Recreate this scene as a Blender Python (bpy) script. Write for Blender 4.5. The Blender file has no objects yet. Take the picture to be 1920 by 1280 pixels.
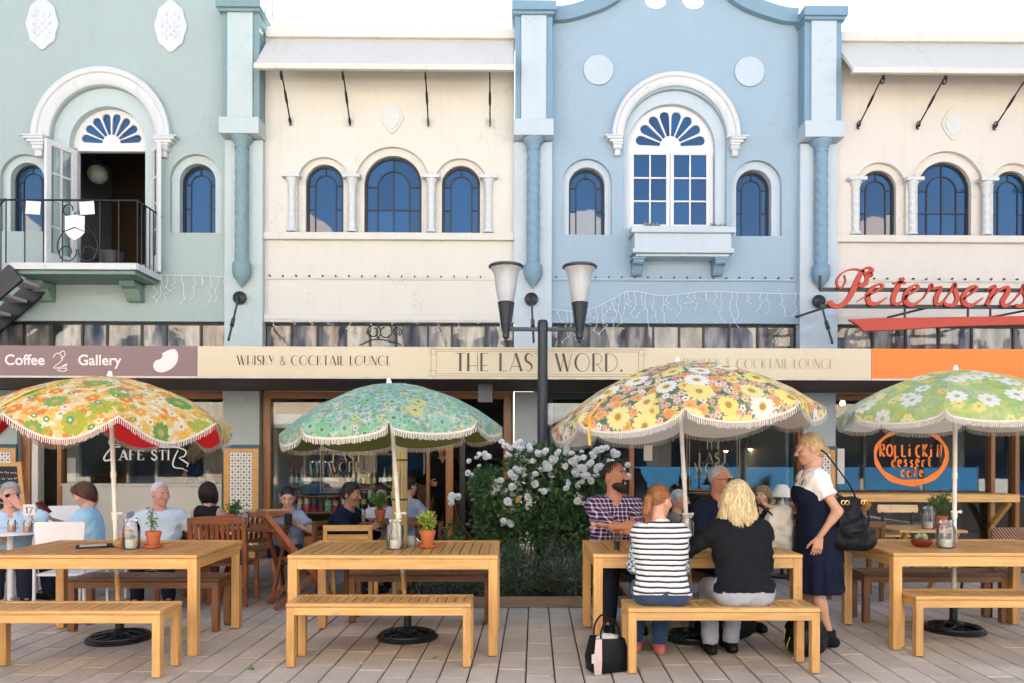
import bpy, bmesh, math, random
import numpy as np
from math import sin, cos, pi, radians, sqrt, atan2
from mathutils import Vector, Matrix
from mathutils.geometry import tessellate_polygon

scene = bpy.context.scene
COL = scene.collection
random.seed(11)
rng = np.random.default_rng(11)

# ------------------------------------------------------------------ camera, sky, sun, exposure
YAW, ROLL = 0.009, 0.0025
cam_data = bpy.data.cameras.new('camera')
cam = bpy.data.objects.new('camera', cam_data)
COL.objects.link(cam)
cam_data.sensor_width = 36.0
cam_data.lens = 26.25
cam_data.shift_y = 0.1068
cam_data.shift_x = -0.0066
cam_data.clip_start = 0.05
cam_data.clip_end = 3000
cam.location = (0, 0, 1.5)
cam.rotation_euler = (Matrix.Rotation(-YAW, 3, 'Z') @ Matrix.Rotation(radians(90), 3, 'X') @ Matrix.Rotation(ROLL, 3, 'Z')).to_euler()
scene.camera = cam

SUN_EL, SUN_AZ = radians(45), radians(12)        # the sun stands behind the row of shops, a little to the right
world = bpy.data.worlds.new('World')
scene.world = world
world.use_nodes = True
wn = world.node_tree.nodes
wl = world.node_tree.links
sky = wn.new('ShaderNodeTexSky')
sky.sky_type = 'NISHITA'
sky.sun_disc = False
sky.sun_elevation = SUN_EL
sky.sun_rotation = SUN_AZ
sky.dust_density = 2.0
sky.air_density = 1.0
sky.ozone_density = 1.0
bg = wn['Background']
bg.inputs['Strength'].default_value = 0.10
wl.new(sky.outputs[0], bg.inputs[0])

sun_data = bpy.data.lights.new('sun', 'SUN')
sun_data.energy = 5.0
sun_data.angle = radians(0.53)
sun_data.color = (1.0, 0.95, 0.87)
sun = bpy.data.objects.new('sun', sun_data)
COL.objects.link(sun)
_d = Vector((sin(SUN_AZ) * cos(SUN_EL), cos(SUN_AZ) * cos(SUN_EL), sin(SUN_EL)))
sun.rotation_euler = _d.to_track_quat('Z', 'Y').to_euler()
sun.location = (0, 30, 40)

vs = scene.view_settings
vs.view_transform = 'Standard'
vs.look = 'None'
vs.gamma = 1.0
vs.use_curve_mapping = False
vs.exposure = 2.1
scene.cycles.max_bounces = 8
scene.cycles.diffuse_bounces = 4
scene.cycles.glossy_bounces = 4
scene.cycles.transparent_max_bounces = 16
scene.cycles.transmission_bounces = 6
scene.cycles.caustics_reflective = False
scene.cycles.caustics_refractive = False
scene.cycles.sample_clamp_indirect = 6.0
scene.cycles.use_denoising = True

# ------------------------------------------------------------------ helpers: objects
def sset(o, label=None, cat=None, group=None, kind=None):
    if label: o['label'] = label
    if cat: o['category'] = cat
    if group: o['group'] = group
    if kind: o['kind'] = kind
    return o

def thing(name, label, cat, loc=(0, 0, 0), rotz=0.0, group=None):
    o = bpy.data.objects.new(name, None)
    o.empty_display_size = 0.1
    COL.objects.link(o)
    o.location = loc
    o.rotation_euler = (0, 0, rotz)
    return sset(o, label, cat, group)

def link(name, mesh, parent=None, mat=None):
    o = bpy.data.objects.new(name, mesh)
    COL.objects.link(o)
    if parent is not None: o.parent = parent
    if mat is not None and len(mesh.materials) == 0: mesh.materials.append(mat)
    return o

def copy_tree(o, parent=None):
    c = o.copy()
    COL.objects.link(c)
    c.parent = parent
    for ch in list(o.children):
        copy_tree(ch, c)
    return c

def origin_of(o):
    v = Vector((0, 0, 0))
    while o is not None:
        v = v + o.location
        o = o.parent
    return v

class MB:
    """collects faces for ONE mesh object"""
    def __init__(s):
        s.v = []; s.f = []; s.uv = None; s.mi = []
    def add(s, vs_, fs, mi=0):
        n = len(s.v)
        s.v.extend([tuple(p) for p in vs_])
        s.f.extend([tuple(i + n for i in f) for f in fs])
        s.mi.extend([mi] * len(fs))
        return s
    def box(s, x0, x1, y0, y1, z0, z1, mi=0):
        return s.add([(x0,y0,z0),(x1,y0,z0),(x1,y1,z0),(x0,y1,z0),(x0,y0,z1),(x1,y0,z1),(x1,y1,z1),(x0,y1,z1)],
                     [(0,3,2,1),(4,5,6,7),(0,1,5,4),(1,2,6,5),(2,3,7,6),(3,0,4,7)], mi)
    def cbox(s, c, d, mi=0):
        return s.box(c[0]-d[0]/2, c[0]+d[0]/2, c[1]-d[1]/2, c[1]+d[1]/2, c[2]-d[2]/2, c[2]+d[2]/2, mi)
    def bar(s, a, b, w, h, up=(0,0,1), mi=0):
        a = Vector(a); b = Vector(b); d = (b - a).normalized()
        u = Vector(up)
        if abs(d.dot(u)) > .98: u = Vector((0,1,0))
        r = d.cross(u).normalized(); u = r.cross(d).normalized()
        vs_ = []
        for p in (a, b):
            for (i, j) in ((-1,-1),(1,-1),(1,1),(-1,1)):
                vs_.append(p + r*(i*w/2) + u*(j*h/2))
        return s.add(vs_, [(0,1,2,3),(7,6,5,4),(0,4,5,1),(1,5,6,2),(2,6,7,3),(3,7,4,0)], mi)
    def tube(s, pts, r, n=8, cap=True, mi=0, flat=1.0):
        pts = [Vector(p) for p in pts]
        if not hasattr(r, '__len__'): r = [r]*len(pts)
        vs_ = []; fs = []
        up = Vector((0,0,1)); prev = None
        for i, p in enumerate(pts):
            d = (pts[min(i+1,len(pts)-1)] - pts[max(i-1,0)])
            if d.length < 1e-9: d = Vector((0,0,1))
            d.normalize()
            if prev is None:
                u = Vector((0,1,0)) if abs(d.z) > .9 else Vector((0,0,1))
            else: u = prev
            rr = d.cross(u)
            if rr.length < 1e-6: rr = d.cross(Vector((1,0,0)))
            rr.normalize(); u = rr.cross(d).normalized(); prev = u
            for k in range(n):
                a = 2*pi*k/n
                vs_.append(p + rr*(cos(a)*r[i]) + u*(sin(a)*r[i]*flat))
        for i in range(len(pts)-1):
            for k in range(n):
                k2 = (k+1) % n
                fs.append((i*n+k, i*n+k2, (i+1)*n+k2, (i+1)*n+k))
        if cap:
            fs.append(tuple(range(n-1,-1,-1)))
            fs.append(tuple((len(pts)-1)*n + k for k in range(n)))
        return s.add(vs_, fs, mi)
    def lathe(s, prof, c=(0,0,0), n=20, mi=0, cap=True):
        vs_ = []; fs = []
        for (r, z) in prof:
            for k in range(n):
                a = 2*pi*k/n
                vs_.append((c[0]+r*cos(a), c[1]+r*sin(a), c[2]+z))
        m = len(prof)
        for i in range(m-1):
            for k in range(n):
                k2 = (k+1) % n
                fs.append((i*n+k, i*n+k2, (i+1)*n+k2, (i+1)*n+k))
        if cap:
            if prof[0][0] > 1e-5: fs.append(tuple(range(n-1,-1,-1)))
            if prof[-1][0] > 1e-5: fs.append(tuple((m-1)*n+k for k in range(n)))
        return s.add(vs_, fs, mi)
    def ball(s, c, r, n=12, m=8, mi=0):
        if not hasattr(r, '__len__'): r = (r, r, r)
        vs_ = []; fs = []
        for i in range(m+1):
            t = pi*i/m
            for k in range(n):
                a = 2*pi*k/n
                vs_.append((c[0]+r[0]*sin(t)*cos(a), c[1]+r[1]*sin(t)*sin(a), c[2]-r[2]*cos(t)))
        for i in range(m):
            for k in range(n):
                k2 = (k+1) % n
                fs.append((i*n+k, i*n+k2, (i+1)*n+k2, (i+1)*n+k))
        return s.add(vs_, fs, mi)
    def plate(s, outer, holes=(), y0=0.0, y1=0.1, back=True, mi=0):
        """flat plate in the x-z plane, front at y0, back at y1, with holes"""
        loops = [list(outer)] + [list(h) for h in holes]
        loops = [l if area2(l) > 0 else l[::-1] for l in loops]
        tri = tessellate_polygon([[Vector((p[0], p[1], 0)) for p in l] for l in loops])
        flat = [p for l in loops for p in l]
        vs_ = [(p[0], y0, p[1]) for p in flat] + [(p[0], y1, p[1]) for p in flat]
        N = len(flat); fs = []
        for t in tri:
            a, b, c = [flat[i] for i in t]
            ccw = (b[0]-a[0])*(c[1]-a[1]) - (b[1]-a[1])*(c[0]-a[0])
            t = tuple(t) if ccw > 0 else tuple(t)[::-1]
            fs.append(t)
            if back: fs.append(tuple(i+N for i in t[::-1]))
        o = 0
        for li, l in enumerate(loops):
            n = len(l)
            for i in range(n):
                j = (i+1) % n
                q = (o+i, o+i+N, o+j+N, o+j)
                fs.append(q if li == 0 else q[::-1])
            o += n
        return s.add(vs_, fs, mi)
    def sweep(s, path, prof, closed=False, mi=0):
        """path: list of (x,z,nx,nz): position and outward normal; prof: list of (out, y) -> ribbon moulding facing -y"""
        vs_ = []; fs = []
        m = len(prof)
        for (x, z, nx, nz) in path:
            for (o_, y) in prof:
                vs_.append((x+nx*o_, y, z+nz*o_))
        L = len(path)
        for i in range(L-1 if not closed else L):
            i2 = (i+1) % L
            for k in range(m-1):
                fs.append((i*m+k, i*m+k+1, i2*m+k+1, i2*m+k))
        if not closed:
            fs.append(tuple(range(m))); fs.append(tuple((L-1)*m+k for k in range(m-1,-1,-1)))
        return s.add(vs_, fs, mi)
    def xform(s, mat):
        s.v = [tuple(mat @ Vector(p)) for p in s.v]
        return s
    def build(s, name, mat, parent=None, smooth=False, world=False, bevel=0.0, seg=2, angle=40, kind=None):
        me = bpy.data.meshes.new(name)
        vv = s.v
        if world and parent is not None:
            o0 = origin_of(parent)
            vv = [(p[0]-o0.x, p[1]-o0.y, p[2]-o0.z) for p in vv]
        me.from_pydata(vv, [], s.f)
        mats = mat if isinstance(mat, (list, tuple)) else [mat]
        for m_ in mats: me.materials.append(m_)
        if len(mats) > 1: me.polygons.foreach_set('material_index', s.mi)
        me.update()
        if smooth:
            me.polygons.foreach_set('use_smooth', [True]*len(me.polygons))
            if smooth != 'all':
                me.set_sharp_from_angle(angle=radians(angle))
        o = link(name, me, parent)
        if bevel > 0:
            b = o.modifiers.new('bevel', 'BEVEL'); b.width = bevel; b.segments = seg; b.limit_method = 'ANGLE'; b.angle_limit = radians(50)
        if kind: o['kind'] = kind
        return o

def area2(l):
    return sum(l[i][0]*l[(i+1)%len(l)][1] - l[(i+1)%len(l)][0]*l[i][1] for i in range(len(l)))

def arch(xc, r, zb, zs, n=20, ry=None):
    ry = ry or r
    return [(xc-r, zb)] + [(xc - r*cos(pi*i/n), zs + ry*sin(pi*i/n)) for i in range(n+1)] + [(xc+r, zb)]

def arc_pts(xc, zc, r, a0, a1, n=12, rz=None):
    rz = rz or r
    return [(xc + r*cos(radians(a0+(a1-a0)*i/n)), zc + rz*sin(radians(a0+(a1-a0)*i/n))) for i in range(n+1)]

def rect(x0, x1, z0, z1):
    return [(x0,z0),(x1,z0),(x1,z1),(x0,z1)]

def spline(pts, n=8):
    """Catmull-Rom through the points (any dimension)"""
    P = [np.array(p, float) for p in pts]
    P = [2*P[0]-P[1]] + P + [2*P[-1]-P[-2]]
    out = []
    for i in range(1, len(P)-2):
        for k in range(n):
            t = k/n
            a, b, c, d = P[i-1], P[i], P[i+1], P[i+2]
            out.append(0.5*((2*b)+(-a+c)*t+(2*a-5*b+4*c-d)*t*t+(-a+3*b-3*c+d)*t**3))
    out.append(P[-2])
    return [tuple(p) for p in out]

# ------------------------------------------------------------------ helpers: materials
def srgb(r, g, b):
    def f(c):
        c = c/255.0
        return c/12.92 if c <= .04045 else ((c+.055)/1.055)**2.4
    return (f(r), f(g), f(b))

class NT:
    def __init__(s, name):
        s.m = bpy.data.materials.new(name); s.m.use_nodes = True
        s.t = s.m.node_tree; s.n = s.t.nodes; s.l = s.t.links
        s.p = s.n['Principled BSDF']; s.out = s.n['Material Output']
    def new(s, t, **kw):
        n = s.n.new(t)
        for k, v in kw.items(): setattr(n, k, v)
        return n
    def val(s, sock, v):
        if hasattr(v, 'is_linked') or isinstance(v, bpy.types.NodeSocket): s.l.new(v, sock)
        else:
            if isinstance(v, (tuple, list)) and len(v) == 3 and sock.type == 'RGBA': v = (*v, 1)
            sock.default_value = v
    def math(s, op, a, b=0.0, clamp=False):
        n = s.new('ShaderNodeMath', operation=op); n.use_clamp = clamp
        s.val(n.inputs[0], a)
        if op not in ('ABSOLUTE','SINE','COSINE','FLOOR','FRACT','SQRT','SIGN'): s.val(n.inputs[1], b)
        return n.outputs[0]
    def mix(s, fac, a, b, mode='MIX'):
        n = s.new('ShaderNodeMix', data_type='RGBA', blend_type=mode)
        s.val(n.inputs[0], fac); s.val(n.inputs[6], a); s.val(n.inputs[7], b)
        return n.outputs[2]
    def noise(s, vec=None, scale=5, detail=3, rough=.5, col=False):
        n = s.new('ShaderNodeTexNoise')
        n.inputs['Scale'].default_value = scale; n.inputs['Detail'].default_value = detail; n.inputs['Roughness'].default_value = rough
        if vec is not None: s.l.new(vec, n.inputs['Vector'])
        return n.outputs['Color'] if col else n.outputs['Fac']
    def ramp(s, fac, stops, interp='LINEAR'):
        n = s.new('ShaderNodeValToRGB'); e = n.color_ramp.elements; n.color_ramp.interpolation = interp
        while len(e) > 1: e.remove(e[0])
        e[0].position = stops[0][0]; e[0].color = (*stops[0][1], 1)
        for (p, c) in stops[1:]:
            x = e.new(p); x.color = (*c, 1)
        s.val(n.inputs[0], fac)
        return n.outputs[0]
    def coord(s, kind='Object'):
        return s.new('ShaderNodeTexCoord').outputs[kind]
    def mapping(s, vec, scale=(1,1,1), loc=(0,0,0), rot=(0,0,0)):
        n = s.new('ShaderNodeMapping'); s.l.new(vec, n.inputs[0])
        n.inputs['Scale'].default_value = scale; n.inputs['Location'].default_value = loc; n.inputs['Rotation'].default_value = rot
        return n.outputs[0]
    def sep(s, vec):
        n = s.new('ShaderNodeSeparateXYZ'); s.l.new(vec, n.inputs[0]); return n.outputs
    def comb(s, x, y, z=0.0):
        n = s.new('ShaderNodeCombineXYZ')
        for i, v in enumerate((x, y, z)): s.val(n.inputs[i], v)
        return n.outputs[0]
    def bump(s, h, strength=.3, dist=.01):
        n = s.new('ShaderNodeBump'); n.inputs['Strength'].default_value = strength; n.inputs['Distance'].default_value = dist
        s.l.new(h, n.inputs['Height']); s.l.new(n.outputs[0], s.p.inputs['Normal'])
        return n
    def base(s, c): s.val(s.p.inputs['Base Color'], c)
    def set(s, **kw):
        names = dict(rough='Roughness', metal='Metallic', spec='Specular IOR Level', trans='Transmission Weight', ior='IOR', sss='Subsurface Weight', sheen='Sheen Weight', coat='Coat Weight', alpha='Alpha')
        for k, v in kw.items(): s.val(s.p.inputs[names[k]], v)
        return s

def shade(c, k): return tuple(min(1.0, x*k) for x in c)

def mat_plain(name, c, rough=.5, var=.12, scale=6.0, bump=.15, bscale=60, metal=0.0, spec=.4, dist=.004):
    """coloured surface with uneven tint and fine relief"""
    t = NT(name); v = t.coord()
    f = t.noise(v, scale, 4, .6)
    col = t.mix(f, shade(c, 1-var), shade(c, 1+var))
    t.base(col); t.set(rough=rough, metal=metal, spec=spec)
    if bump: t.bump(t.noise(v, bscale, 3, .6), bump, dist)
    return t.m

def mat_plaster(name, c, dirt=(.24,.21,.17), amt=.34):
    """painted render: trowel relief, faint streaks running down, blotches"""
    t = NT(name); v = t.coord()
    f = t.noise(v, 1.3, 5, .6)
    col = t.mix(f, shade(c, .93), shade(c, 1.05))
    st = t.noise(t.mapping(v, (5, 5, .35)), 1.6, 5, .65)
    m = t.math('MULTIPLY', t.math('SUBTRACT', st, .52, True), 2.2, True)
    m = t.math('MULTIPLY', m, amt)
    sp = t.math('MULTIPLY', t.math('GREATER_THAN', t.noise(v, 46, 2, .5), .735), .35)
    col = t.mix(t.math('MAXIMUM', m, sp), col, t.mix(.6, c, dirt))
    cr = t.new('ShaderNodeTexVoronoi'); cr.feature = 'DISTANCE_TO_EDGE'; cr.inputs['Scale'].default_value = 1.1
    wp = t.new('ShaderNodeVectorMath', operation='ADD'); t.l.new(v, wp.inputs[0]); t.l.new(t.noise(v, 2.5, 4, .6, col=True), wp.inputs[1]); t.l.new(wp.outputs[0], cr.inputs['Vector'])
    ck = t.math('MULTIPLY', t.math('LESS_THAN', cr.outputs['Distance'], .006), t.math('GREATER_THAN', t.noise(v, .9, 2, .5), .56))
    col = t.mix(t.math('MULTIPLY', ck, .3), col, dirt)
    t.base(col); t.set(rough=.62, spec=.3)
    h = t.math('ADD', t.noise(v, 9, 4, .6), t.math('MULTIPLY', t.noise(v, 75, 2, .5), .35))
    t.bump(h, .38, .014)
    return t.m

def mat_wood(name, c1, c2, axis='y', scale=1.0, rough=.42, rand=.25):
    """planed timber, grain along the given object axis, each piece tinted on its own"""
    t = NT(name); v = t.coord()
    oi = t.new('ShaderNodeObjectInfo')
    off = t.new('ShaderNodeVectorMath', operation='ADD')
    t.l.new(v, off.inputs[0])
    cx = t.comb(t.math('MULTIPLY', oi.outputs['Random'], 37.0), t.math('MULTIPLY', oi.outputs['Random'], 91.0), t.math('MULTIPLY', oi.outputs['Random'], 53.0))
    t.l.new(cx, off.inputs[1])
    sc = {'x': (1.2, 22, 22), 'y': (22, 1.2, 22), 'z': (22, 22, 1.2)}[axis]
    g = t.noise(t.mapping(off.outputs[0], tuple(k*scale for k in sc)), 2.2, 5, .65)
    big = t.noise(off.outputs[0], 2.5, 2, .5)
    col = t.ramp(g, [(.25, c2), (.55, c1), (.8, shade(c1, 1.18))])
    k = t.math('ADD', 1-rand/2, t.math('MULTIPLY', oi.outputs['Random'], rand))
    k = t.math('MULTIPLY', k, t.math('ADD', .85, t.math('MULTIPLY', big, .3)))
    kk = t.new('ShaderNodeVectorMath', operation='SCALE')
    t.l.new(col, kk.inputs[0]); t.l.new(k, kk.inputs['Scale'])
    kn = t.new('ShaderNodeTexVoronoi'); kn.inputs['Scale'].default_value = 2.2; t.l.new(t.mapping(off.outputs[0], tuple((1.0 if q < 5 else 4.0) for q in sc)), kn.inputs['Vector'])
    kf = t.math('MULTIPLY', t.math('SUBTRACT', 1.0, t.math('MULTIPLY', kn.outputs['Distance'], 9.0), True), .7)
    stn = t.math('MULTIPLY', t.math('SUBTRACT', t.noise(off.outputs[0], 7, 4, .7), .58, True), 1.8, True)
    wc = t.mix(t.math('MAXIMUM', kf, stn), kk.outputs[0], shade(c2, .55))
    t.base(wc); t.set(rough=rough, spec=.45)
    t.bump(g, .18, .003)
    return t.m

def mat_glass(name, tint=(.92,.96,.96), rough=0.0, ior=1.5, boost=1.0):
    """thin sheet of clear glass: what lies behind, plus the mirror image at the surface"""
    t = NT(name)
    tr = t.new('ShaderNodeBsdfTransparent'); tr.inputs[0].default_value = (*tint, 1)
    gl = t.new('ShaderNodeBsdfGlossy'); gl.inputs['Roughness'].default_value = rough
    fr = t.new('ShaderNodeFresnel'); fr.inputs[0].default_value = ior
    f = t.math('MULTIPLY', fr.outputs[0], boost, True)
    mx = t.new('ShaderNodeMixShader')
    t.l.new(f, mx.inputs[0]); t.l.new(tr.outputs[0], mx.inputs[1]); t.l.new(gl.outputs[0], mx.inputs[2])
    t.l.new(mx.outputs[0], t.out.inputs[0])
    return t.m

MAT = {}
def mat(k): return MAT[k]
MAT['mint'] = mat_plaster('mint_render', (0.338,0.414,0.404))
MAT['cream'] = mat_plaster('cream_render', (.605,.585,.525), amt=.28)
MAT['cream_warm'] = mat_plaster('warm_cream_render', (.61,.57,.515), amt=.28)
MAT['blue'] = mat_plaster('blue_render', (0.286,0.385,0.462))
MAT['white_trim'] = mat_plaster('white_trim_paint', (0.571,0.591,0.600), amt=.4)
MAT['pale_blue'] = mat_plaster('pale_blue_paint', (0.447,0.519,0.571), amt=.35)
MAT['pale_mint'] = mat_plaster('pale_mint_paint', (0.438,0.515,0.515), amt=.35)
MAT['teal'] = mat_plaster('teal_paint', (.185,.285,.305), amt=.35)
MAT['mid_blue'] = mat_plaster('mid_blue_paint', (0.181,0.290,0.381), amt=.35)
MAT['sage'] = mat_plaster('sage_paint', (0.181,0.272,0.224), amt=.4)
MAT['black_iron'] = mat_plain('black_iron_paint', (.012, .013, .016), .38, .3, 30, .3, 90)
MAT['navy_metal'] = mat_plain('navy_metal_paint', (.014, .02, .032), .35, .2, 20, .2, 90)
MAT['white_joinery'] = mat_plain('white_joinery_paint', (.66,.66,.65), .35, .05, 4, .1, 40)
MAT['lead'] = mat_plain('lead_came', (.015, .017, .02), .4, .3, 40, .2, 80)
MAT['teak'] = mat_wood('teak_slats', (.58, .325, .115), (.38, .19, .06), 'y')
MAT['teak_x'] = mat_wood('teak_rails', (.63, .36, .13), (.46, .24, .08), 'x')
MAT['teak_z'] = mat_wood('teak_legs', (.60, .33, .115), (.43, .215, .068), 'z')
MAT['red_wood_z'] = mat_wood('oiled_hardwood_upright', (.27, .085, .030), (.15, .042, .016), 'z')
MAT['red_wood_x'] = mat_wood('oiled_hardwood_rail', (.27, .085, .030), (.15, .042, .016), 'x')
MAT['brown_wood_x'] = mat_wood('weathered_rail', (.20, .092, .040), (.12, .052, .022), 'x')
MAT['brown_wood_y'] = mat_wood('weathered_slat', (.24, .13, .062), (.15, .078, .036), 'y')
MAT['brown_wood_z'] = mat_wood('weathered_leg', (.22, .092, .036), (.13, .052, .02), 'z')
MAT['door_wood'] = mat_wood('varnished_shopfront_timber', (.30, .125, .042), (.19, .07, .022), 'z', rough=.3)
MAT['door_wood_x'] = mat_wood('varnished_shopfront_rail', (.30, .125, .042), (.19, .07, .022), 'x', rough=.3)
MAT['white_plastic'] = mat_plain('white_plastic', (.72, .72, .74), .4, .04, 8, .05, 50)
MAT['terracotta'] = mat_plain('terracotta', (.46, .125, .045), .75, .22, 18, .3, 70)
MAT['glass'] = mat_glass('clear_glass', boost=1.1)
MAT['steel'] = mat_plain('brushed_steel', (.5, .5, .52), .3, .1, 30, .1, 100, metal=.9)
# ------------------------------------------------------------------ ground
YF = 10.5                     # front plane of the shops
S = YF/1400.0                 # metres that one photo pixel spans on that plane
def FX(px): return (px-960.0)*S
def FZ(py): return 1.5 + (845.0-py)*S

t = NT('paving_joint_sand'); v = t.coord()
t.base(t.mix(t.noise(v, 30, 4, .7), (.035,.028,.024), (.085,.07,.06))); t.set(rough=.95, spec=.1)
t.bump(t.noise(v, 120, 3, .7), .5, .01)
MAT['joint'] = t.m
t = NT('concrete_paver'); v = t.coord()
oi = t.new('ShaderNodeObjectInfo')
geo = t.new('ShaderNodeNewGeometry')
pos = geo.outputs['Position']
a = t.noise(pos, 2.2, 5, .65)
b = t.noise(pos, 130, 3, .7)
col = t.ramp(a, [(.2,(.40,.33,.26)),(.5,(.525,.445,.36)),(.8,(.62,.53,.435))])
col = t.mix(t.math('MULTIPLY', t.math('SUBTRACT', b, .35, True), .9), col, (.33,.27,.22))
wv = t.noise(t.mapping(pos, (1.0, .3, 1)), 1.1, 6, .7)
col = t.mix(t.math('MULTIPLY', t.math('SUBTRACT', wv, .50, True), 2.4, True), col, (.33,.27,.225))
at = t.new('ShaderNodeAttribute'); at.attribute_name = 'tone'
rnd = t.math('ADD', oi.outputs['Random'], at.outputs['Fac'])
k = t.math('ADD', .90, t.math('MULTIPLY', t.math('FRACT', rnd), .19))
kk = t.new('ShaderNodeVectorMath', operation='SCALE'); t.l.new(col, kk.inputs[0]); t.l.new(k, kk.inputs['Scale'])
spot = t.new('ShaderNodeTexVoronoi'); spot.inputs['Scale'].default_value = 3.1; t.l.new(pos, spot.inputs['Vector'])
gum = t.math('LESS_THAN', spot.outputs['Distance'], .055)
t.base(t.mix(t.math('MULTIPLY', gum, .55), kk.outputs[0], (.07,.06,.055))); t.set(rough=.72, spec=.3)
t.bump(t.math('ADD', b, t.math('MULTIPLY', a, 1.5)), .25, .006)
MAT['paver'] = t.m

g = MB(); g.box(-400, 400, -400, 400, -.6, -.014)
ground = g.build('ground', MAT['joint'], kind='structure')
ground['label'] = 'dark sand bed under the grey brown pavers'

PW, PL, GAP = .193, .42, .010
def paver_mesh(name, w, l):
    bm = bmesh.new()
    bmesh.ops.create_cube(bm, size=1)
    bmesh.ops.scale(bm, vec=(w, l, .05), verts=bm.verts)
    bmesh.ops.bevel(bm, geom=[e for e in bm.edges if all(v_.co.z > 0 for v_ in e.verts)], offset=.006, segments=1, affect='EDGES')
    me = bpy.data.meshes.new(name); bm.to_mesh(me); bm.free(); me.materials.append(MAT['paver'])
    return me
pm = paver_mesh('paver', PW-GAP, PL-.0035)
cells = []
SK = .03                       # the courses run a little askew of the shop fronts
for i in range(-44, 45):
    off = random.uniform(0, PL)
    for j in range(-14, 32):
        x = i*PW; y = j*PL + off
        if y < -4.2 or y > 10.72: continue
        # courses left of the lamp lean one way
        xx = x + SK*(y-5)
        cells.append((xx, y))
def vis(c):
    x, y = c
    if y < 4.75: return 1e9
    px = 960 + x*1400/y
    return y if -80 < px < 2000 else 1e8
cells.sort(key=vis)
near = [c for c in cells if vis(c) < 1e7][:300]
far = cells[len(near):]
for (x, y) in near:
    o = link('paver', pm, ground)
    o.location = (x, y, -.0275 + random.uniform(-.0016, .0016))
    o.rotation_euler = (random.uniform(-.004,.004), random.uniform(-.004,.004), random.uniform(-.003,.003) - SK)
fb = MB(); tones = []
for (x, y) in far:
    th = SK; z = -.0275 + random.uniform(-.0014, .0014)
    hl = (PL-.0035)/2
    fb.bar((x-sin(th)*hl, y-cos(th)*hl, z), (x+sin(th)*hl, y+cos(th)*hl, z), PW-GAP, .05)
    tones += [random.random()]*8
o = fb.build('paver_field', MAT['paver'], ground, kind='stuff')
o.data.attributes.new('tone', 'FLOAT', 'POINT').data.foreach_set('value', tones)
# ------------------------------------------------------------------ facades
t = NT('upper_window_glass')            # old wavy glass; blue of the reflected sky is put into its base colour
oi = t.new('ShaderNodeObjectInfo'); t.base(t.mix(oi.outputs['Random'], (.002,.030,.095), (.006,.062,.175))); t.set(rough=.02, spec=1.0)
v = t.coord(); t.bump(t.noise(v, 2.2, 2, .4), .05, .02)
MAT['sky_tint_glass'] = t.m
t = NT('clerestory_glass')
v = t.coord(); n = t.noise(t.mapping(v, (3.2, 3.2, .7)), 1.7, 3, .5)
t.base(t.ramp(n, [(.38,(.03,.03,.028)),(.5,(.16,.15,.14)),(.62,(.34,.31,.28)),(.75,(.10,.10,.10))])); t.set(rough=.04, spec=.8)  # reflections and curtains painted into the panes as pale mottling
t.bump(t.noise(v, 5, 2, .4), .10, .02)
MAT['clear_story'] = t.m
MAT['dark_room'] = mat_plain('dim_room_wall', (.055,.042,.034), .8, .2, 3, 0)
MAT['grey_soffit'] = mat_plain('grey_soffit_boards', (.085,.078,.075), .7, .12, 5, .1, 40)
MAT['roof_iron'] = mat_plain('painted_roof_iron', (.28,.27,.26), .6, .15, 3, .1, 30)
MAT['sill_panel'] = mat_plain('grey_stall_riser', srgb(190,186,180), .5, .06, 4, .1, 40)

XG0, XGC, XCB, XBC, XR = -9.4, FX(462), FX(998), FX(1530), 9.6      # party lines
ZCL0, ZCL1 = 2.92, FZ(607)      # clerestory band
ZTOP = FZ(62)
ZSOF = 2.33                     # canopy soffit

def ring(xc, zs, r, n=24, zb=None):
    """path of an arched moulding with outward normals; optional straight feet down to zb"""
    p = []
    if zb is not None: p += [(xc-r, zb, -1, 0)]
    p += [(xc-r*cos(pi*i/n), zs+r*sin(pi*i/n), -cos(pi*i/n), sin(pi*i/n)) for i in range(n+1)]
    if zb is not None: p += [(xc+r, zb, 1, 0)]
    return p

def pane(parent, poly, y, m, tilt=.006):
    """one sheet of glass, 4 mm thick, each sitting a little out of true"""
    b = MB(); b.plate(poly, (), y, y+.004)
    cx = sum(p[0] for p in poly)/len(poly); cz = sum(p[1] for p in poly)/len(poly)
    ax, az = random.uniform(-tilt, tilt), random.uniform(-tilt, tilt)
    b.v = [(x, yy + (x-cx)*ax + (z-cz)*az, z) for (x, yy, z) in b.v]
    return b.build('pane', m, parent, world=True)

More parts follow.
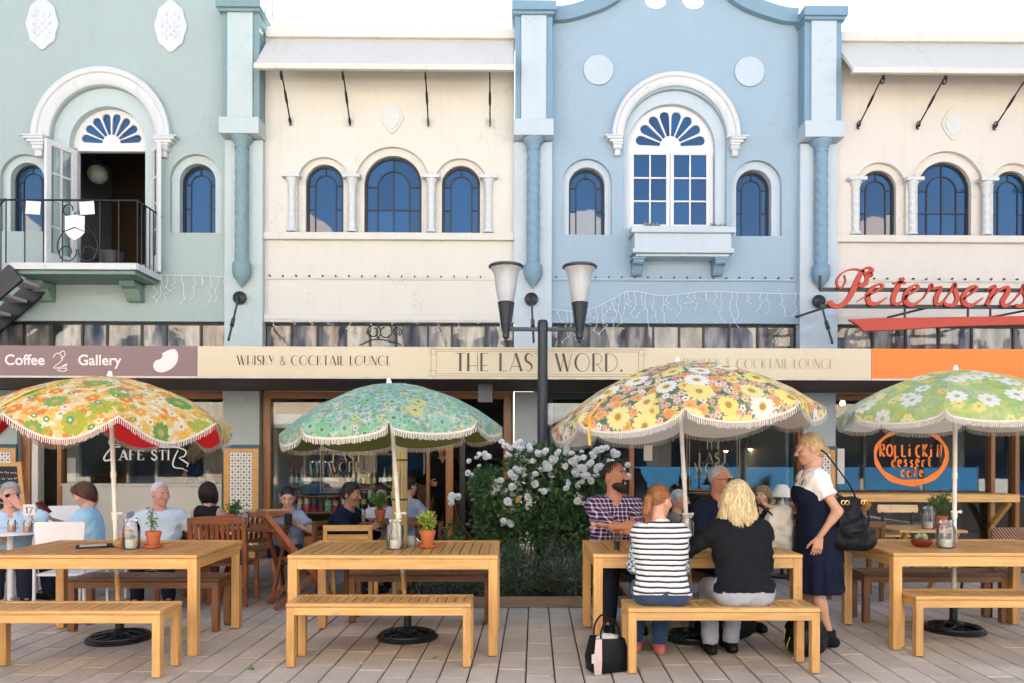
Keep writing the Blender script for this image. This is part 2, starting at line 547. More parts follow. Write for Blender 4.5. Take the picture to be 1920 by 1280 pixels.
def lead_window(bld, px0, px1, pytop, pybot, y, cols=3, rows2=None):
    """arched leadlight: black frame, concentric inner arch, separate panes"""
    x0, x1 = FX(px0), FX(px1); zb = FZ(pybot); r = (x1-x0)/2; xc = (x0+x1)/2; zs = FZ(pytop)-r
    w = thing_part('window', bld)
    ft = .030
    out_ = arch(xc, r, zb, zs); inn = arch(xc, r-ft, zb+ft*.7, zs)
    MB().plate(out_, [inn], y, y+.05).build('frame', MAT['lead'], w, world=True)
    ri = r*.56; bw = .017; zi = zs - r*.05
    b = MB()
    # inner arch came
    b.sweep(ring(xc, zi, ri, 20, zb+ft*.7), [(-bw/2, y+.03), (-bw/2, y+.012), (bw/2, y+.012), (bw/2, y+.03)])
    b.box(xc-bw/2, xc+bw/2, y+.012, y+.03, zi+ri, zs+r-ft)
    zm = zb + (zs-zb)*.52
    for sx in (-1, 1):
        xa, xb = sorted((xc+sx*ri, xc+sx*(r-ft)))
        b.box(xa, xb, y+.013, y+.03, zi-bw/2, zi+bw/2)
        b.box(xa, xb, y+.013, y+.03, zm-bw/2, zm+bw/2)
    if cols == 4:
        b.box(xc-bw/2, xc+bw/2, y+.0125, y+.03, zb+ft*.7, zi+ri)
        b.box(xc-ri, xc+ri, y+.0135, y+.03, zm-bw/2, zm+bw/2)
    b.build('lead_came', MAT['lead'], w, world=True)
    yp = y+.026; m = MAT['sky_tint_glass']; zz = zb+ft*.7
    R = r-ft
    up = lambda a0, a1, rr, zc: arc_pts(xc, zc, rr, a0, a1, 10)
    if cols == 4:
        for sx in (-1, 1):
            a = (90, 180) if sx < 0 else (0, 90)
            pane(w, rect(*sorted((xc, xc+sx*ri)), zz, zm), yp, m)
            pane(w, up(*a, ri, zi) + ([(xc-ri, zm), (xc, zm)] if sx < 0 else [(xc, zm), (xc+ri, zm)]), yp, m)
    else:
        pane(w, arch(xc, ri, zz, zi), yp, m)
    for sx in (-1, 1):
        xa, xb = sorted((xc+sx*ri, xc+sx*R))
        pane(w, rect(xa, xb, zz, zm), yp, m); pane(w, rect(xa, xb, zm, zi), yp, m)
        a = (90, 180) if sx < 0 else (0, 90)
        pane(w, up(*a, R, zs) + up(a[1], a[0], ri, zi), yp, m)
    return w

def thing_part(name, parent):
    o = bpy.data.objects.new(name, None); o.empty_display_size = .05
    COL.objects.link(o); o.parent = parent
    return o

def fanlight(bld, xc, zb, r, y):
    """white fan with eight petal panes"""
    w = thing_part('fanlight', bld)
    holes = []
    r0, r1 = r*.24, r*.80
    for k in range(8):
        a = pi*(k+.5)/8; h = pi/8*.40
        p = []
        c1 = (r1-r*.10)
        for s_, rr in ((-1, r0), (-1, c1)):
            p.append((xc+rr*cos(a+s_*h*(1.0 if rr > r0 else .9)), zb+.035+rr*sin(a+s_*h)))
        pc = (xc+c1*cos(a), zb+.035+c1*sin(a)); hw = c1*sin(h)
        for i in range(1, 8):
            t_ = -pi/2 + pi*i/8
            dx, dz = cos(a), sin(a)
            p.append((pc[0]+dx*hw*cos(t_)-dz*hw*sin(t_)*1, pc[1]+dz*hw*cos(t_)+dx*hw*sin(t_)))
        for s_, rr in ((1, c1), (1, r0)):
            p.append((xc+rr*cos(a+s_*h*(1.0 if rr > r0 else .9)), zb+.035+rr*sin(a+s_*h)))
        holes.append(p)
    half = [(xc-r*cos(pi*i/28), zb+r*sin(pi*i/28)) for i in range(29)]
    half = [(xc-r, zb-.06)] + half + [(xc+r, zb-.06)]
    MB().plate(half, holes, y, y+.05).build('frame', MAT['white_joinery'], w, world=True, smooth=True)
    for h in holes: pane(w, h, y+.03, MAT['sky_tint_glass'])
    return w

def hood(bld, xc, zs, r0, r1, y, m, feet):
    """arched hood moulding on corbels"""
    d = r1-r0
    prof = [(0, y+.0), (0, y-.035), (d*.18, y-.065), (d*.42, y-.075), (d*.62, y-.065), (d*.68, y-.09), (d*.9, y-.105), (d, y-.095), (d, y+.0)]
    b = MB(); b.sweep(ring(xc, zs, r0, 32), prof)
    b.build('arch_moulding', m, bld, world=True, smooth=True, angle=35)
    for sx in (-1, 1):
        b = MB(); x = xc+sx*(r0+d*.55)
        wds = [(.62, 0, .12), (.55, .03, .115), (.46, .07, .10), (.36, .12, .09), (.30, .16, .08), (.30, .22, .075), (.20, .24, .06), (.18, .34, .05)]
        for i in range(len(wds)-1):
            w0, h0, p0 = wds[i]; h1 = wds[i+1][1]
            b.box(x-w0*d*1.15+sx*.02*(3-i if i < 3 else 0), x+w0*d*1.15+sx*.02*(3-i if i < 3 else 0), y-p0-.02, y+.01, zs-h1*feet, zs-h0*feet)
        b.build('corbel', m, bld, world=True, bevel=.008)

def bracket(bld, x, w, y, ztop, zbot, d, m):
    """scrolled console under a ledge; projects d from the wall at y"""
    H = ztop-zbot
    prof = [(0, 0), (-d, 0), (-d, -H*.18), (-d*.92, -H*.30), (-d*.66, -H*.40), (-d*.55, -H*.6), (-d*.42, -H*.85), (-d*.30, -H), (0, -H)]
    b = MB()
    L = [(x-w/2, y+p[0], ztop+p[1]) for p in prof]; R_ = [(x+w/2, y+p[0], ztop+p[1]) for p in prof]
    n = len(prof)
    b.add(L+R_, [tuple(range(n)), tuple(range(2*n-1, n-1, -1))] + [(i, i+n, (i+1) % n+n, (i+1) % n) for i in range(n)])
    b.box(x-w*.62, x+w*.62, y-d*1.05, y, ztop-.0, ztop+.03)
    return b.build('bracket', m, bld, world=True, bevel=.006)

def twisted_column(bld, name, x, y, z0, z1, r, m, turns=9, taper=True, parent_name=None):
    """barley-sugar shaft with a flared capital"""
    b = MB(); n = 30; k = int((z1-z0)/.012)
    vs_ = []; fs = []
    for i in range(k+1):
        z = z0+(z1-z0)*i/k
        for j in range(n):
            a = 2*pi*j/n
            rr = r*(1+(.05 if taper else .06)*sin((5 if taper else 3)*a + 2*pi*turns*(z-z0)/(z1-z0)))
            vs_.append((x+rr*cos(a), y+rr*sin(a), z))
    for i in range(k):
        for j in range(n):
            fs.append((i*n+j, i*n+(j+1) % n, (i+1)*n+(j+1) % n, (i+1)*n+j))
    b.add(vs_, fs)
    b.lathe([(r*1.12, z1-.04), (r*1.12, z1-.02), (r*1.0, z1), (r*1.25, z1+.05), (r*1.7, z1+.09), (r*1.75, z1+.115)], (x, y, 0), 20)
    if taper:
        b.lathe([(.001, z0-.36), (r*.5, z0-.29), (r*1.35, z0-.20), (r*1.35, z0-.17), (r*1.5, z0-.15), (r*1.5, z0-.03), (r*1.1, z0), (r, z0+.02)], (x, y, 0), 8)
    else:
        b.lathe([(r*1.4, z0-.06), (r*1.4, z0-.03), (r*1.05, z0)], (x, y, 0), 20)
    return b.build(name, m, bld, world=True, smooth=True, angle=50)

def pilaster(bld, pc, light, dark, ytop=25, wpx=70, full=True):
    """tall party-wall pilaster: capped head with two dark strips, block, hanging twisted column"""
    x = FX(pc); w = wpx*S; yb = YF-.10
    p = thing_part('pilaster', bld)
    MB().box(x-w/2, x+w/2, yb, YF+.12, ZCL0-.05, FZ(272)).build('backing', light, p, world=True)
    MB().box(x-w*.33, x+w*.33, YF-.26, YF+.1, FZ(240), FZ(ytop+17)).build('shaft', light, p, world=True, bevel=.006)
    for sx in (-1, 1):
        xa, xb = sorted((x+sx*w*.33, x+sx*w*.49))
        b = MB(); b.box(xa, xb, YF-.225, YF+.1, FZ(240), FZ(ytop+17))
        b.build('fluted_strip', dark, p, world=True)
    MB().box(x-w*.52, x+w*.52, YF-.30, YF+.1, FZ(270), FZ(240)).build('block', light, p, world=True, bevel=.008)
    b = MB(); b.box(x-w*.58, x+w*.58, YF-.34, YF+.14, FZ(ytop+17), FZ(ytop)); b.box(x-w*.54, x+w*.54, YF-.30, YF+.14, FZ(ytop+22), FZ(ytop+17)+.001)
    b.build('cap', dark, p, world=True, bevel=.005)
    twisted_column(p, 'twisted_column', x, YF-.17, FZ(500), FZ(287), .087, dark, 11)
    return p

def wall_shell(bld, outer, holes, m, x0, x1):
    """front wall 0.32 m thick plus the rest of the building behind it"""
    MB().plate(outer, holes, YF, YF+.06).build('front_wall', m, bld, world=True)

def body(bld, x0, x1, m, ztop=None):
    """party walls, rear wall, roof and floor of the storey above the shop"""
    zt = ztop or ZTOP
    MB().box(x0+.004, x1-.004, YF+4.5, YF+4.7, 0, zt-.1).build('rear_wall', m, bld, world=True)
    MB().box(x0+.004, x0+.05, YF+.32, YF+4.5, 0, zt-.1).build('side_wall', m, bld, world=True)
    MB().box(x1-.05, x1-.004, YF+.32, YF+4.5, 0, zt-.1).build('side_wall', m, bld, world=True)
    MB().box(x0+.004, x1-.004, YF+.05, YF+4.7, zt-.1, zt-.02).build('roof', MAT['roof_iron'], bld, world=True)
    MB().box(x0+.05, x1-.05, YF+.10, YF+4.5, 2.62, 2.9).build('floor_slab', MAT['dark_room'], bld, world=True)

def clerestory(bld, x0, x1, n, m=None):
    """low band of glazing over the canopy, panes of uneven width in a black frame"""
    w = thing_part('clerestory_window', bld)
    xs = [x0]
    ws = [random.uniform(.8, 1.25) for _ in range(n)]
    for k in ws: xs.append(xs[-1] + (x1-x0)*k/sum(ws))
    b = MB(); y = YF+.05
    b.box(x0, x1, y, y+.05, ZCL1-.03, ZCL1); b.box(x0, x1, y, y+.05, ZCL0, ZCL0+.03)
    for i, x in enumerate(xs):
        b.box(x-.014, x+.014, y-.003, y+.047, ZCL0+.03, ZCL1-.03)
    b.build('frame', MAT['lead'], w, world=True)
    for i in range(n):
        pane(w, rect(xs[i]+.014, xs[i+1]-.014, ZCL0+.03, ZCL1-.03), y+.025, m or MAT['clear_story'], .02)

def band(bld, x0, x1, z0, z1, d, m, name='string_course'):
    MB().box(x0, x1, YF-d, YF+.02, z0, z1).build(name, m, bld, world=True, bevel=.006)

# recess behind each arched window: inner plate set back, frame set back further
def recess_plate(bld, outer, holes, m, y0, y1):
    MB().plate(outer, holes, YF+y0, YF+y1).build('window_reveal', m, bld, world=True)

# ================================================================= mint building
mint = thing('mint_building', 'pale mint two storey building with an iron balcony and open white doors', 'building', (FX(200), YF, 0))
def gable(xc, half, zbase, zpk, flip=False):
    pts = [(1.0, 0), (.93, .01), (.84, .05), (.72, .15), (.62, .30), (.55, .50), (.46, .68), (.33, .84), (.18, .95), (0, 1.0)]
    R_ = [(xc+half*a, zbase+(zpk-zbase)*h) for a, h in spline(pts, 5)]
    L = [(2*xc-x, z) for x, z in R_[::-1]][1:]
    return R_ + L
gx = FX(196)
xg1 = FX(429)
top = [(xg1, FZ(20)), (FX(405), FZ(18)), (FX(403), FZ(-8))] + spline([(FX(395), FZ(-30)), (FX(360), FZ(-75)), (FX(280), FZ(-100)), (gx, FZ(-105))], 5)
topL = [(2*gx-x, z) for x, z in top[::-1]][1:]
xg0 = 2*gx-xg1
outer = [(xg0, ZCL1), (xg1, ZCL1)] + top + topL
holesG = [arch(FX(50), 45*S, FZ(439), FZ(340)), arch(FX(368), 48*S, FZ(440), FZ(341)), arch(gx, 98*S, FZ(500), FZ(265))]
wall_shell(mint, outer, holesG, MAT['mint'], xg0, xg1)
inner = [arch(FX(50), 31.5*S, FZ(439), FZ(339)), arch(FX(368), 33.5*S, FZ(440), FZ(341)), [(FX(130), FZ(500)), (FX(130), FZ(275)), (FX(262), FZ(275)), (FX(262), FZ(500))]]
io = rect(xg0+.01, xg1-.01, ZCL1, FZ(120))
fanhole = arch(FX(199), 71*S, FZ(500), FZ(272))
recess_plate(mint, io, [inner[0], inner[1], fanhole], MAT['pale_mint'], .064, .32)
lead_window(mint, 19, 82, 307, 438, YF+.16); lead_window(mint, 335, 401, 308, 440, YF+.16)
hood(mint, gx, FZ(264), 98*S, 128*S, YF, MAT['white_trim'], .85)
fanlight(mint, FX(199), FZ(270), 71*S, YF+.17)
# door frame of the balcony door and its two open leaves
b = MB()
xa, xb = FX(128), FX(270); zt_ = FZ(275); zb_ = 3.95
b.box(xa, xa+.05, YF+.17, YF+.25, zb_, zt_); b.box(xb-.05, xb, YF+.17, YF+.25, zb_, zt_); b.box(xa+.05, xb-.05, YF+.172, YF+.248, zt_-.035, zt_)
b.build('door_frame', MAT['white_joinery'], mint, world=True)
def french_leaf(parent, w, h, cols, rows, loc, rot):
    d = thing_part('door_leaf', parent)
    o0 = origin_of(parent)
    d.location = Vector(loc) - o0; d.rotation_euler = (0, 0, rot)
    st = .075; b = MB(); mb_ = .026
    b.box(0, st, 0, .045, 0, h); b.box(w-st, w, 0, .045, 0, h); b.box(st, w-st, .001, .044, h-st, h); b.box(st, w-st, .001, .044, 0, st*3.2)
    x0, x1, z0, z1 = st, w-st, st*3.2, h-st
    for i in range(1, cols): x = x0+(x1-x0)*i/cols; b.box(x-mb_/2, x+mb_/2, .008, .036, z0, z1)
    for i in range(1, rows): z = z0+(z1-z0)*i/rows; b.box(x0, x1, .009, .035, z-mb_/2, z+mb_/2)
    b.build('frame', MAT['white_joinery'], d, bevel=.004)
    for i in range(cols):
        for j in range(rows):
            xx0 = x0+(x1-x0)*i/cols+mb_/2; xx1 = x0+(x1-x0)*(i+1)/cols-mb_/2
            zz0 = z0+(z1-z0)*j/rows+mb_/2; zz1 = z0+(z1-z0)*(j+1)/rows-mb_/2
            q = MB(); q.box(xx0, xx1, .02, .024, zz0, zz1); q.build('pane', MAT['glass'], d)
    k = MB(); k.tube([(w-.04, -.03, h*.42), (w-.04, -.03, h*.47)], .008, 6); k.tube([(w-.04, 0, h*.445), (w-.04, -.03, h*.445)], .006, 6); k.build('handle', MAT['steel'], d)
    return d
H_ = zt_-.04-zb_
french_leaf(mint, .46, H_, 2, 4, (xa+.02, YF+.17, zb_+.005), radians(-112))
french_leaf(mint, .46, H_, 2, 4, (xb-.02, YF+.17, zb_+.005), radians(180+132))
# room behind the balcony door
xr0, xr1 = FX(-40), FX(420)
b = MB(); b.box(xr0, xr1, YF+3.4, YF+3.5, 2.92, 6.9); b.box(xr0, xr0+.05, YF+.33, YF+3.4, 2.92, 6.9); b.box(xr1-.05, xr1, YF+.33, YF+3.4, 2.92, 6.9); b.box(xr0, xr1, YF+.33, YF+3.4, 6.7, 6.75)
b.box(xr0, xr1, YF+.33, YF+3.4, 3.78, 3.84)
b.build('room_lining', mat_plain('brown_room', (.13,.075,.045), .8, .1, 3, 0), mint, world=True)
body(mint, xg0, xg1, MAT['mint'], FZ(10))
# balcony
bx0, bx1, by0 = -6.58, -4.92, 9.82
b = MB(); b.box(bx0, bx1, by0, YF, 3.85, 3.94); b.box(bx0+.04, bx1-.04, by0+.04, YF, 3.80, 3.85)
b.build('balcony_slab', MAT['sage'], mint, world=True, bevel=.008)
b = MB(); b.box(bx0+.002, bx1-.002, by0-.012, by0-.001, 3.853, 3.937); b.box(bx1+.001, bx1+.012, by0, YF, 3.853, 3.937); b.build('balcony_edge', MAT['white_trim'], mint, world=True)
for px in (95, 260): bracket(mint, FX(px), .21, YF, 3.80, 3.555, .30, MAT['sage'])
rl = thing_part('balcony_railing', mint)
zr = 4.765
b = MB()
b.tube([(bx0-.15, by0+.02, zr), (bx1, by0+.02, zr), (bx1, YF, zr)], .014, 8); b.build('handrail', MAT['black_iron'], rl, world=True)
bal = MB(); bal.tube([(0,0,3.94), (0,0,zr)], .009, 6)
bme = None
def railbar(x, y):
    global bme
    if bme is None:
        o = bal.build('baluster', MAT['black_iron'], rl); bme = o.data
        o.location = Vector((x, y, 0)) - origin_of(rl)
    else:
        o = link('baluster', bme, rl); o.location = Vector((x, y, 0)) - origin_of(rl)
xs_ = [bx1 - .245*i for i in range(8)]
for x in xs_:
    railbar(x, by0+.02)
for k in range(1, 6): railbar(bx1, by0+.02 + (YF-by0-.02)*k/6)
def scroll(c, r, a0, turns, n=26, sgn=1):
    return [(c[0]+sgn*r*(1-.55*i/n)*cos(a0+turns*2*pi*i/n), c[1], c[2]+r*(1-.55*i/n)*sin(a0+turns*2*pi*i/n)) for i in range(n+1)]
b = MB()
sx_ = FX(147)*9.82/10.5
for s_ in (-1, 1):
    b.tube(scroll((sx_+s_*.11, by0+.02, zr-.12), .10, radians(200), 1.0, sgn=s_), .008, 6)
    b.tube(scroll((sx_+s_*.14, by0+.02, 4.08), .13, radians(-200), 1.1, sgn=s_), .008, 6)
    b.tube(spline([(sx_+s_*.02, by0+.02, zr-.2), (sx_+s_*.12, by0+.02, 4.45), (sx_+s_*.26, by0+.02, 4.2), (sx_+s_*.22, by0+.02, 4.0)], 6), .008, 6)
b.build('scrollwork', MAT['black_iron'], rl, world=True)
b = MB(); sh = [(-.13,.15),(-.10,.15),(0,.165),(.10,.15),(.13,.15),(.125,.02),(.13,-.06),(.08,-.12),(0,-.17),(-.08,-.12),(-.13,-.06),(-.125,.02)]
b.plate([(sx_-.02+p[0]*1.0, 4.40+p[1]*1.0) for p in sh], (), by0-.01, by0+.0)
b.build('shield', MAT['white_joinery'], rl, world=True)
b = MB(); b.bar((sx_-.15, by0-.014, 4.345), (sx_-.02, by0-.014, 4.40), .008, .010); b.bar((sx_-.02, by0-.014, 4.40), (sx_+.11, by0-.014, 4.345), .008, .010); b.build('chevron', MAT['black_iron'], rl, world=True)
# plaques
def plaque(px, py, bld, m):
    pts = []
    for i in range(48):
        a = 2*pi*i/48
        rx, rz = 29*S*(1+.05*cos(8*a)), 47*S*(1+.04*cos(6*a+pi))
        pts.append((FX(px)+rx*cos(a)*(1-.12*abs(sin(a))**4), FZ(py)+rz*sin(a)))
    p = thing_part('wall_plaque', bld)
    MB().plate(pts, (), YF-.035, YF+.01).build('cartouche', m, p, world=True, bevel=.008)
    b = MB()
    for i in range(-2, 3):
        for j in range(-3, 4):
            if (i/2.6)**2+(j/3.6)**2 < 1 and (i+j) % 2 == 0:
                b.ball((FX(px)+i*7*S, YF-.036, FZ(py)+j*7.5*S), (.022, .012, .032), 8, 6)
    b.build('lattice', m, p, world=True, smooth=True)
plaque(84, 53, mint, MAT['white_trim']); plaque(322, 56, mint, MAT['white_trim'])
band(mint, xg0, xg1, FZ(607), FZ(592), .05, MAT['mint'])
clerestory(mint, xg0+.1, FX(425), 8)
pilaster(mint, 462, MAT['pale_mint'], MAT['teal'], 26)

# ================================================================= cream building between the pilasters
def cream_building(name, label, pl, pr, wins, cols_px, awn, brackets, plq, m, clp):
    xl, xr = FX(pl), FX(pr)
    bld = thing(name, label, 'building', ((xl+xr)/2, YF, 0))
    zw = FZ(440)
    outer_holes = []; inner_holes = []
    for (a, c, top_, bot, grow) in wins:
        r = (c-a)/2*S; xc = FX((a+c)/2); zs = FZ(top_)-r
        outer_holes.append(arch(xc, r+grow*S, zw, zs-.02)); inner_holes.append(arch(xc, r+.004, zw, zs))
    wall_shell(bld, rect(xl, xr, ZCL1, ZTOP), outer_holes, m, xl, xr)
    recess_plate(bld, rect(xl+.01, xr-.01, ZCL1, FZ(200)), inner_holes, m, .064, .2)
    for (a, c, top_, bot, grow) in wins:
        lead_window(bld, a, c, top_, 440, YF+.12, 4 if c-a > 90 else 3)
    for px in cols_px:
        twisted_column(bld, 'window_column', FX(px), YF-.01, FZ(438)+.06, FZ(352), .052, MAT['white_trim'], 5, taper=False)
        MB().box(FX(px)-.125, FX(px)+.125, YF-.11, YF+.02, FZ(352)+.10, FZ(352)+.15).build('abacus', MAT['white_trim'], bld, world=True, bevel=.006)
    band(bld, xl, xr, FZ(453), FZ(440), .07, m, 'window_sill')
    band(bld, xl, xr, FZ(607), FZ(592), .05, m)
    band(bld, xl, xr, FZ(527), FZ(522), .015, m)
    body(bld, xl, xr, m)
    clerestory(bld, FX(clp[0]), FX(clp[1]), clp[2])
    # diamond plaque
    x, z = FX(plq[0]), FZ(plq[1])
    p = thing_part('wall_plaque', bld)
    MB().plate([(x+.17*cos(a)*(1-.2*abs(sin(2*a))), z+.235*sin(a)*(1-.15*abs(sin(2*a)))) for a in [2*pi*i/40 for i in range(40)]], (), YF-.02, YF+.01).build('border', m, p, world=True, bevel=.006)
    MB().plate([(x+.12*cos(a)*(1-.15*abs(sin(2*a))), z+.185*sin(a)*(1-.12*abs(sin(2*a)))) for a in [2*pi*i/40 for i in range(40)]], (), YF-.032, YF-.018).build('medallion', MAT['white_trim'], p, world=True, bevel=.006)
    # hood roof
    aw = thing_part('window_hood', bld)
    x0, x1 = awn
    b = MB(); b.box(x0-.02, x1+.02, YF-.06, YF+.3, FZ(76), FZ(58)); b.build('ridge_board', m, aw, world=True, bevel=.006)
    b = MB(); yb, zb2, yf_, zf = YF+.0, FZ(76), 9.95, 6.63
    b.add([(x0,yb,zb2),(x1,yb,zb2),(x1,yf_,zf),(x0,yf_,zf),(x0,yb,zb2-.09),(x1,yb,zb2-.09),(x1,yf_,zf-.05),(x0,yf_,zf-.05)],
          [(0,3,2,1),(4,5,6,7),(3,7,6,2),(0,4,7,3),(1,2,6,5),(0,1,5,4)])
    b.build('slope', mat_plaster(name+'_hood_top', (.62,.585,.51)), aw, world=True)
    MB().box(x0-.01, x1+.01, yf_-.03, yf_+.03, zf-.075, zf+.0).build('fascia_board', m, aw, world=True, bevel=.004)
    for (xt, xw) in brackets:
        b = MB()
        b.tube(spline([(xt, 9.98, 6.54), (xt+(xw-xt)*.25, 10.12, 6.42), (xt+(xw-xt)*.6, 10.3, 6.24), (xw, YF-.01, 6.06)], 5), [.010]*7+[.018]*3+[.010]*6, 8)
        def scr(c, r, s0):
            return [(c[0], c[1]+r*(1-.6*i/20)*cos(s0+1.3*2*pi*i/20), c[2]+r*(1-.6*i/20)*sin(s0+1.3*2*pi*i/20)) for i in range(21)]
        b.tube(scr((xt, 10.0, 6.49), .06, radians(90)), .010, 6); b.tube(scr((xw, YF-.06, 6.09), .06, radians(270)), .010, 6)
        b.build('iron_stay', MAT['black_iron'], aw, world=True, smooth=True)
    return bld
cream = cream_building('cream_building', 'cream two storey building with three arched blue windows and a sloping hood', 497, 963,
    [(571,641,308,439,14), (681,788,291,439,17), (827,898,309,439,14)], (548, 660, 808, 915), (FX(503), FX(961)),
    [(-3.09,-3.11), (-2.27,-2.28), (-1.17,-1.185), (-.31,-.32)], (734, 222), MAT['cream'], (497, 962, 9))
cream2 = cream_building('cream_building', 'warm cream two storey building behind the red script sign on the right', 1566, 2240,
    [(1618,1686,313,440,15), (1728,1829,296,440,20), (1872,1940,313,440,15)], (1605, 1712, 1852, 1955), (4.55, 9.5),
    [(4.97,4.86), (5.81,5.70), (6.92,6.79), (7.7, 7.6)], (1789, 228), MAT['cream_warm'], (1566, 2200, 9))

# ================================================================= blue building
bluec = FX(1263)
blue = thing('blue_building', 'pale blue two storey building with curved gable and white arched window', 'building', (bluec, YF, 0))
xl, xr = FX(1032), FX(1497)
prof = [(1035,26), (1060,24), (1095,14), (1130,0), (1160,-22), (1195,-58), (1230,-86), (1264,-96)]
Lp = [(FX(x), FZ(y)) for x, y in spline(prof, 5)]
Rp = [(2*bluec-x, z) for x, z in Lp[::-1]][1:]
outer = [(xl, ZCL1), (xr, ZCL1)] + [(xr, FZ(27))] + Rp[::-1][0:0] + Rp[::-1][::-1][::-1]
outer = [(xl, ZCL1), (xr, ZCL1), (xr, FZ(27))] + [p for p in (Lp+Rp)[::-1] if xl < p[0] < xr] + [(xl, FZ(27))]
quat = []
for px in (1228, 1299): quat.append([(FX(px)+20*S*cos(a), FZ(-2)+16*S*sin(a)) for a in [2*pi*i/24 for i in range(24)]])
holesB = [arch(FX(1100), 46*S, FZ(440), FZ(343)), arch(FX(1419), 47*S, FZ(441), FZ(345)), arch(FX(1265), 97*S, FZ(428), FZ(262))]
wall_shell(blue, outer, holesB + quat, MAT['blue'], xl, xr)
recess_plate(blue, rect(xl+.01, xr-.01, ZCL1, FZ(120)), [arch(FX(1100), 34*S, FZ(440), FZ(344)), arch(FX(1416), 33.5*S, FZ(441), FZ(346)), arch(FX(1260), 83*S, FZ(428), FZ(272))], MAT['pale_blue'], .064, .32)
lead_window(blue, 1066, 1133, 310, 440, YF+.16); lead_window(blue, 1383, 1448, 313, 441, YF+.16)
hood(blue, FX(1265), FZ(258), 97*S, 120*S, YF, MAT['white_trim'], .80)
fanlight(blue, FX(1260), FZ(270), 83*S, YF+.15)
fw = thing_part('french_window', blue)
xa, xb = FX(1178), FX(1342); zt_, zb_ = FZ(274), FZ(427)
b = MB(); b.box(xa, xa+.045, YF+.151, YF+.22, zb_, zt_); b.box(xb-.045, xb, YF+.151, YF+.22, zb_, zt_); b.box(xa+.045, xb-.045, YF+.152, YF+.22, zb_, zb_+.05)
b.build('frame', MAT['white_joinery'], fw, world=True)
xm = (xa+xb)/2
for (u0, u1) in ((xa+.045, xm-.004), (xm+.004, xb-.045)):
    hs = []; st = .05; mb_ = .022
    w0, w1, z0, z1 = u0+st, u1-st, zb_+.05+st, zt_-st
    for i in range(2):
        for j in range(3):
            hs.append(rect(w0+(w1-w0)*i/2+mb_/2*(i > 0), w0+(w1-w0)*(i+1)/2-mb_/2*(i < 1), z0+(z1-z0)*j/3+mb_/2*(j > 0), z0+(z1-z0)*(j+1)/3-mb_/2*(j < 2)))
    MB().plate(rect(u0, u1, zb_+.05, zt_), hs, YF+.155, YF+.20).build('sash', MAT['white_joinery'], fw, world=True, bevel=.003)
    for h in hs: pane(fw, h, YF+.18, MAT['sky_tint_glass'], .004)
# flower ledge
ld = thing_part('window_ledge', blue)
x0, x1 = FX(1176), FX(1367)
b = MB()
b.box(x0, x1, YF-.34, YF+.0, FZ(447)-.005, FZ(436)); b.box(x0+.05, x1-.05, YF-.29, YF, FZ(475), FZ(447)); b.box(x0+.02, x1-.02, YF-.32, YF, FZ(484), FZ(475)); b.box(x0+.07, x1-.07, YF-.27, YF, FZ(489), FZ(484))
b.build('trough', MAT['pale_blue'], ld, world=True, bevel=.01)
for px in (1192, 1343): bracket(ld, FX(px), .15, YF, FZ(489)-.03, FZ(518), .24, MAT['mid_blue'])
# quatrefoil reveals and gable coping
co = MB()
path = []
PP = [p for p in Lp+Rp]
for i, (x, z) in enumerate(PP):
    a = PP[max(i-1, 0)]; c = PP[min(i+1, len(PP)-1)]
    tx, tz = c[0]-a[0], c[1]-a[1]; L_ = sqrt(tx*tx+tz*tz)
    path.append((x, z, -tz/L_, tx/L_))
co.sweep(path, [(-.14, YF-.003), (-.14, YF-.10), (-.02, YF-.14), (.035, YF-.14), (.035, YF+.2), (-.14, YF+.2)])
co.build('gable_coping', MAT['mid_blue'], blue, world=True, smooth=True, angle=35)
for px, py in ((1120, 132), (1404, 133)):
    MB().plate([(FX(px)+28*S*cos(a), FZ(py)+28*S*sin(a)) for a in [2*pi*i/40 for i in range(40)]], (), YF-.03, YF+.01).build('roundel', MAT['pale_blue'], blue, world=True, bevel=.008)
band(blue, xl, xr, FZ(607), FZ(592), .05, MAT['blue']); band(blue, xl, xr, FZ(527), FZ(522), .02, MAT['blue'])
clerestory(blue, FX(1034), FX(1494), 8)
body(blue, xl, xr, MAT['blue'], FZ(20))
pilaster(blue, 998, MAT['pale_blue'], MAT['mid_blue'], 27)
pilaster(blue, 1531, MAT['pale_blue'], MAT['mid_blue'], 33)
# ------------------------------------------------------------------ the row across the street (it bounces the sun back and shows in the glass)
MAT['far_cream'] = mat_plaster('opposite_cream_render', srgb(240, 232, 214))
MAT['far_peach'] = mat_plaster('opposite_peach_render', srgb(240, 216, 196))
MAT['far_white'] = mat_plaster('opposite_white_render', srgb(238, 236, 230))
def opposite(x0, x1, m, label, gabled):
    yb = -4.2; w = x1-x0; xc = (x0+x1)/2
    bld = thing('opposite_building', label, 'building', (xc, yb, 0), group='row across the street')
    zt = 8.3 if not gabled else 8.0
    if gabled:
        g_ = gable(xc, w/2, zt, zt+1.7)
        outer = [(x0, 0), (x1, 0)] + g_
    else: outer = rect(x0, x1, 0, zt)
    holes = [arch(xc+d*w*.27, .45 if d else .62, 4.3, 5.35) for d in (-1, 0, 1)]
    holes += [rect(x0+.4, xc-.5, .6, 2.3), rect(xc+.5, x1-.4, .6, 2.3), rect(xc-.45, xc+.45, .02, 2.25)]
    b = MB(); b.plate(outer, holes, yb-.25, yb); b.build('front_wall', m, bld, world=True)
    for h in holes:
        b = MB(); b.plate(h, (), yb-.2, yb-.15); b.build('window', MAT['sky_tint_glass'], bld, world=True)
    b = MB(); b.box(x0, x1, yb, yb+1.6, 2.35, 2.6); b.build('canopy', MAT['far_white'], bld, world=True)
    b = MB(); b.box(x0, x1, yb-5, yb-.26, 0, zt-.3); b.build('rear_block', m, bld, world=True)
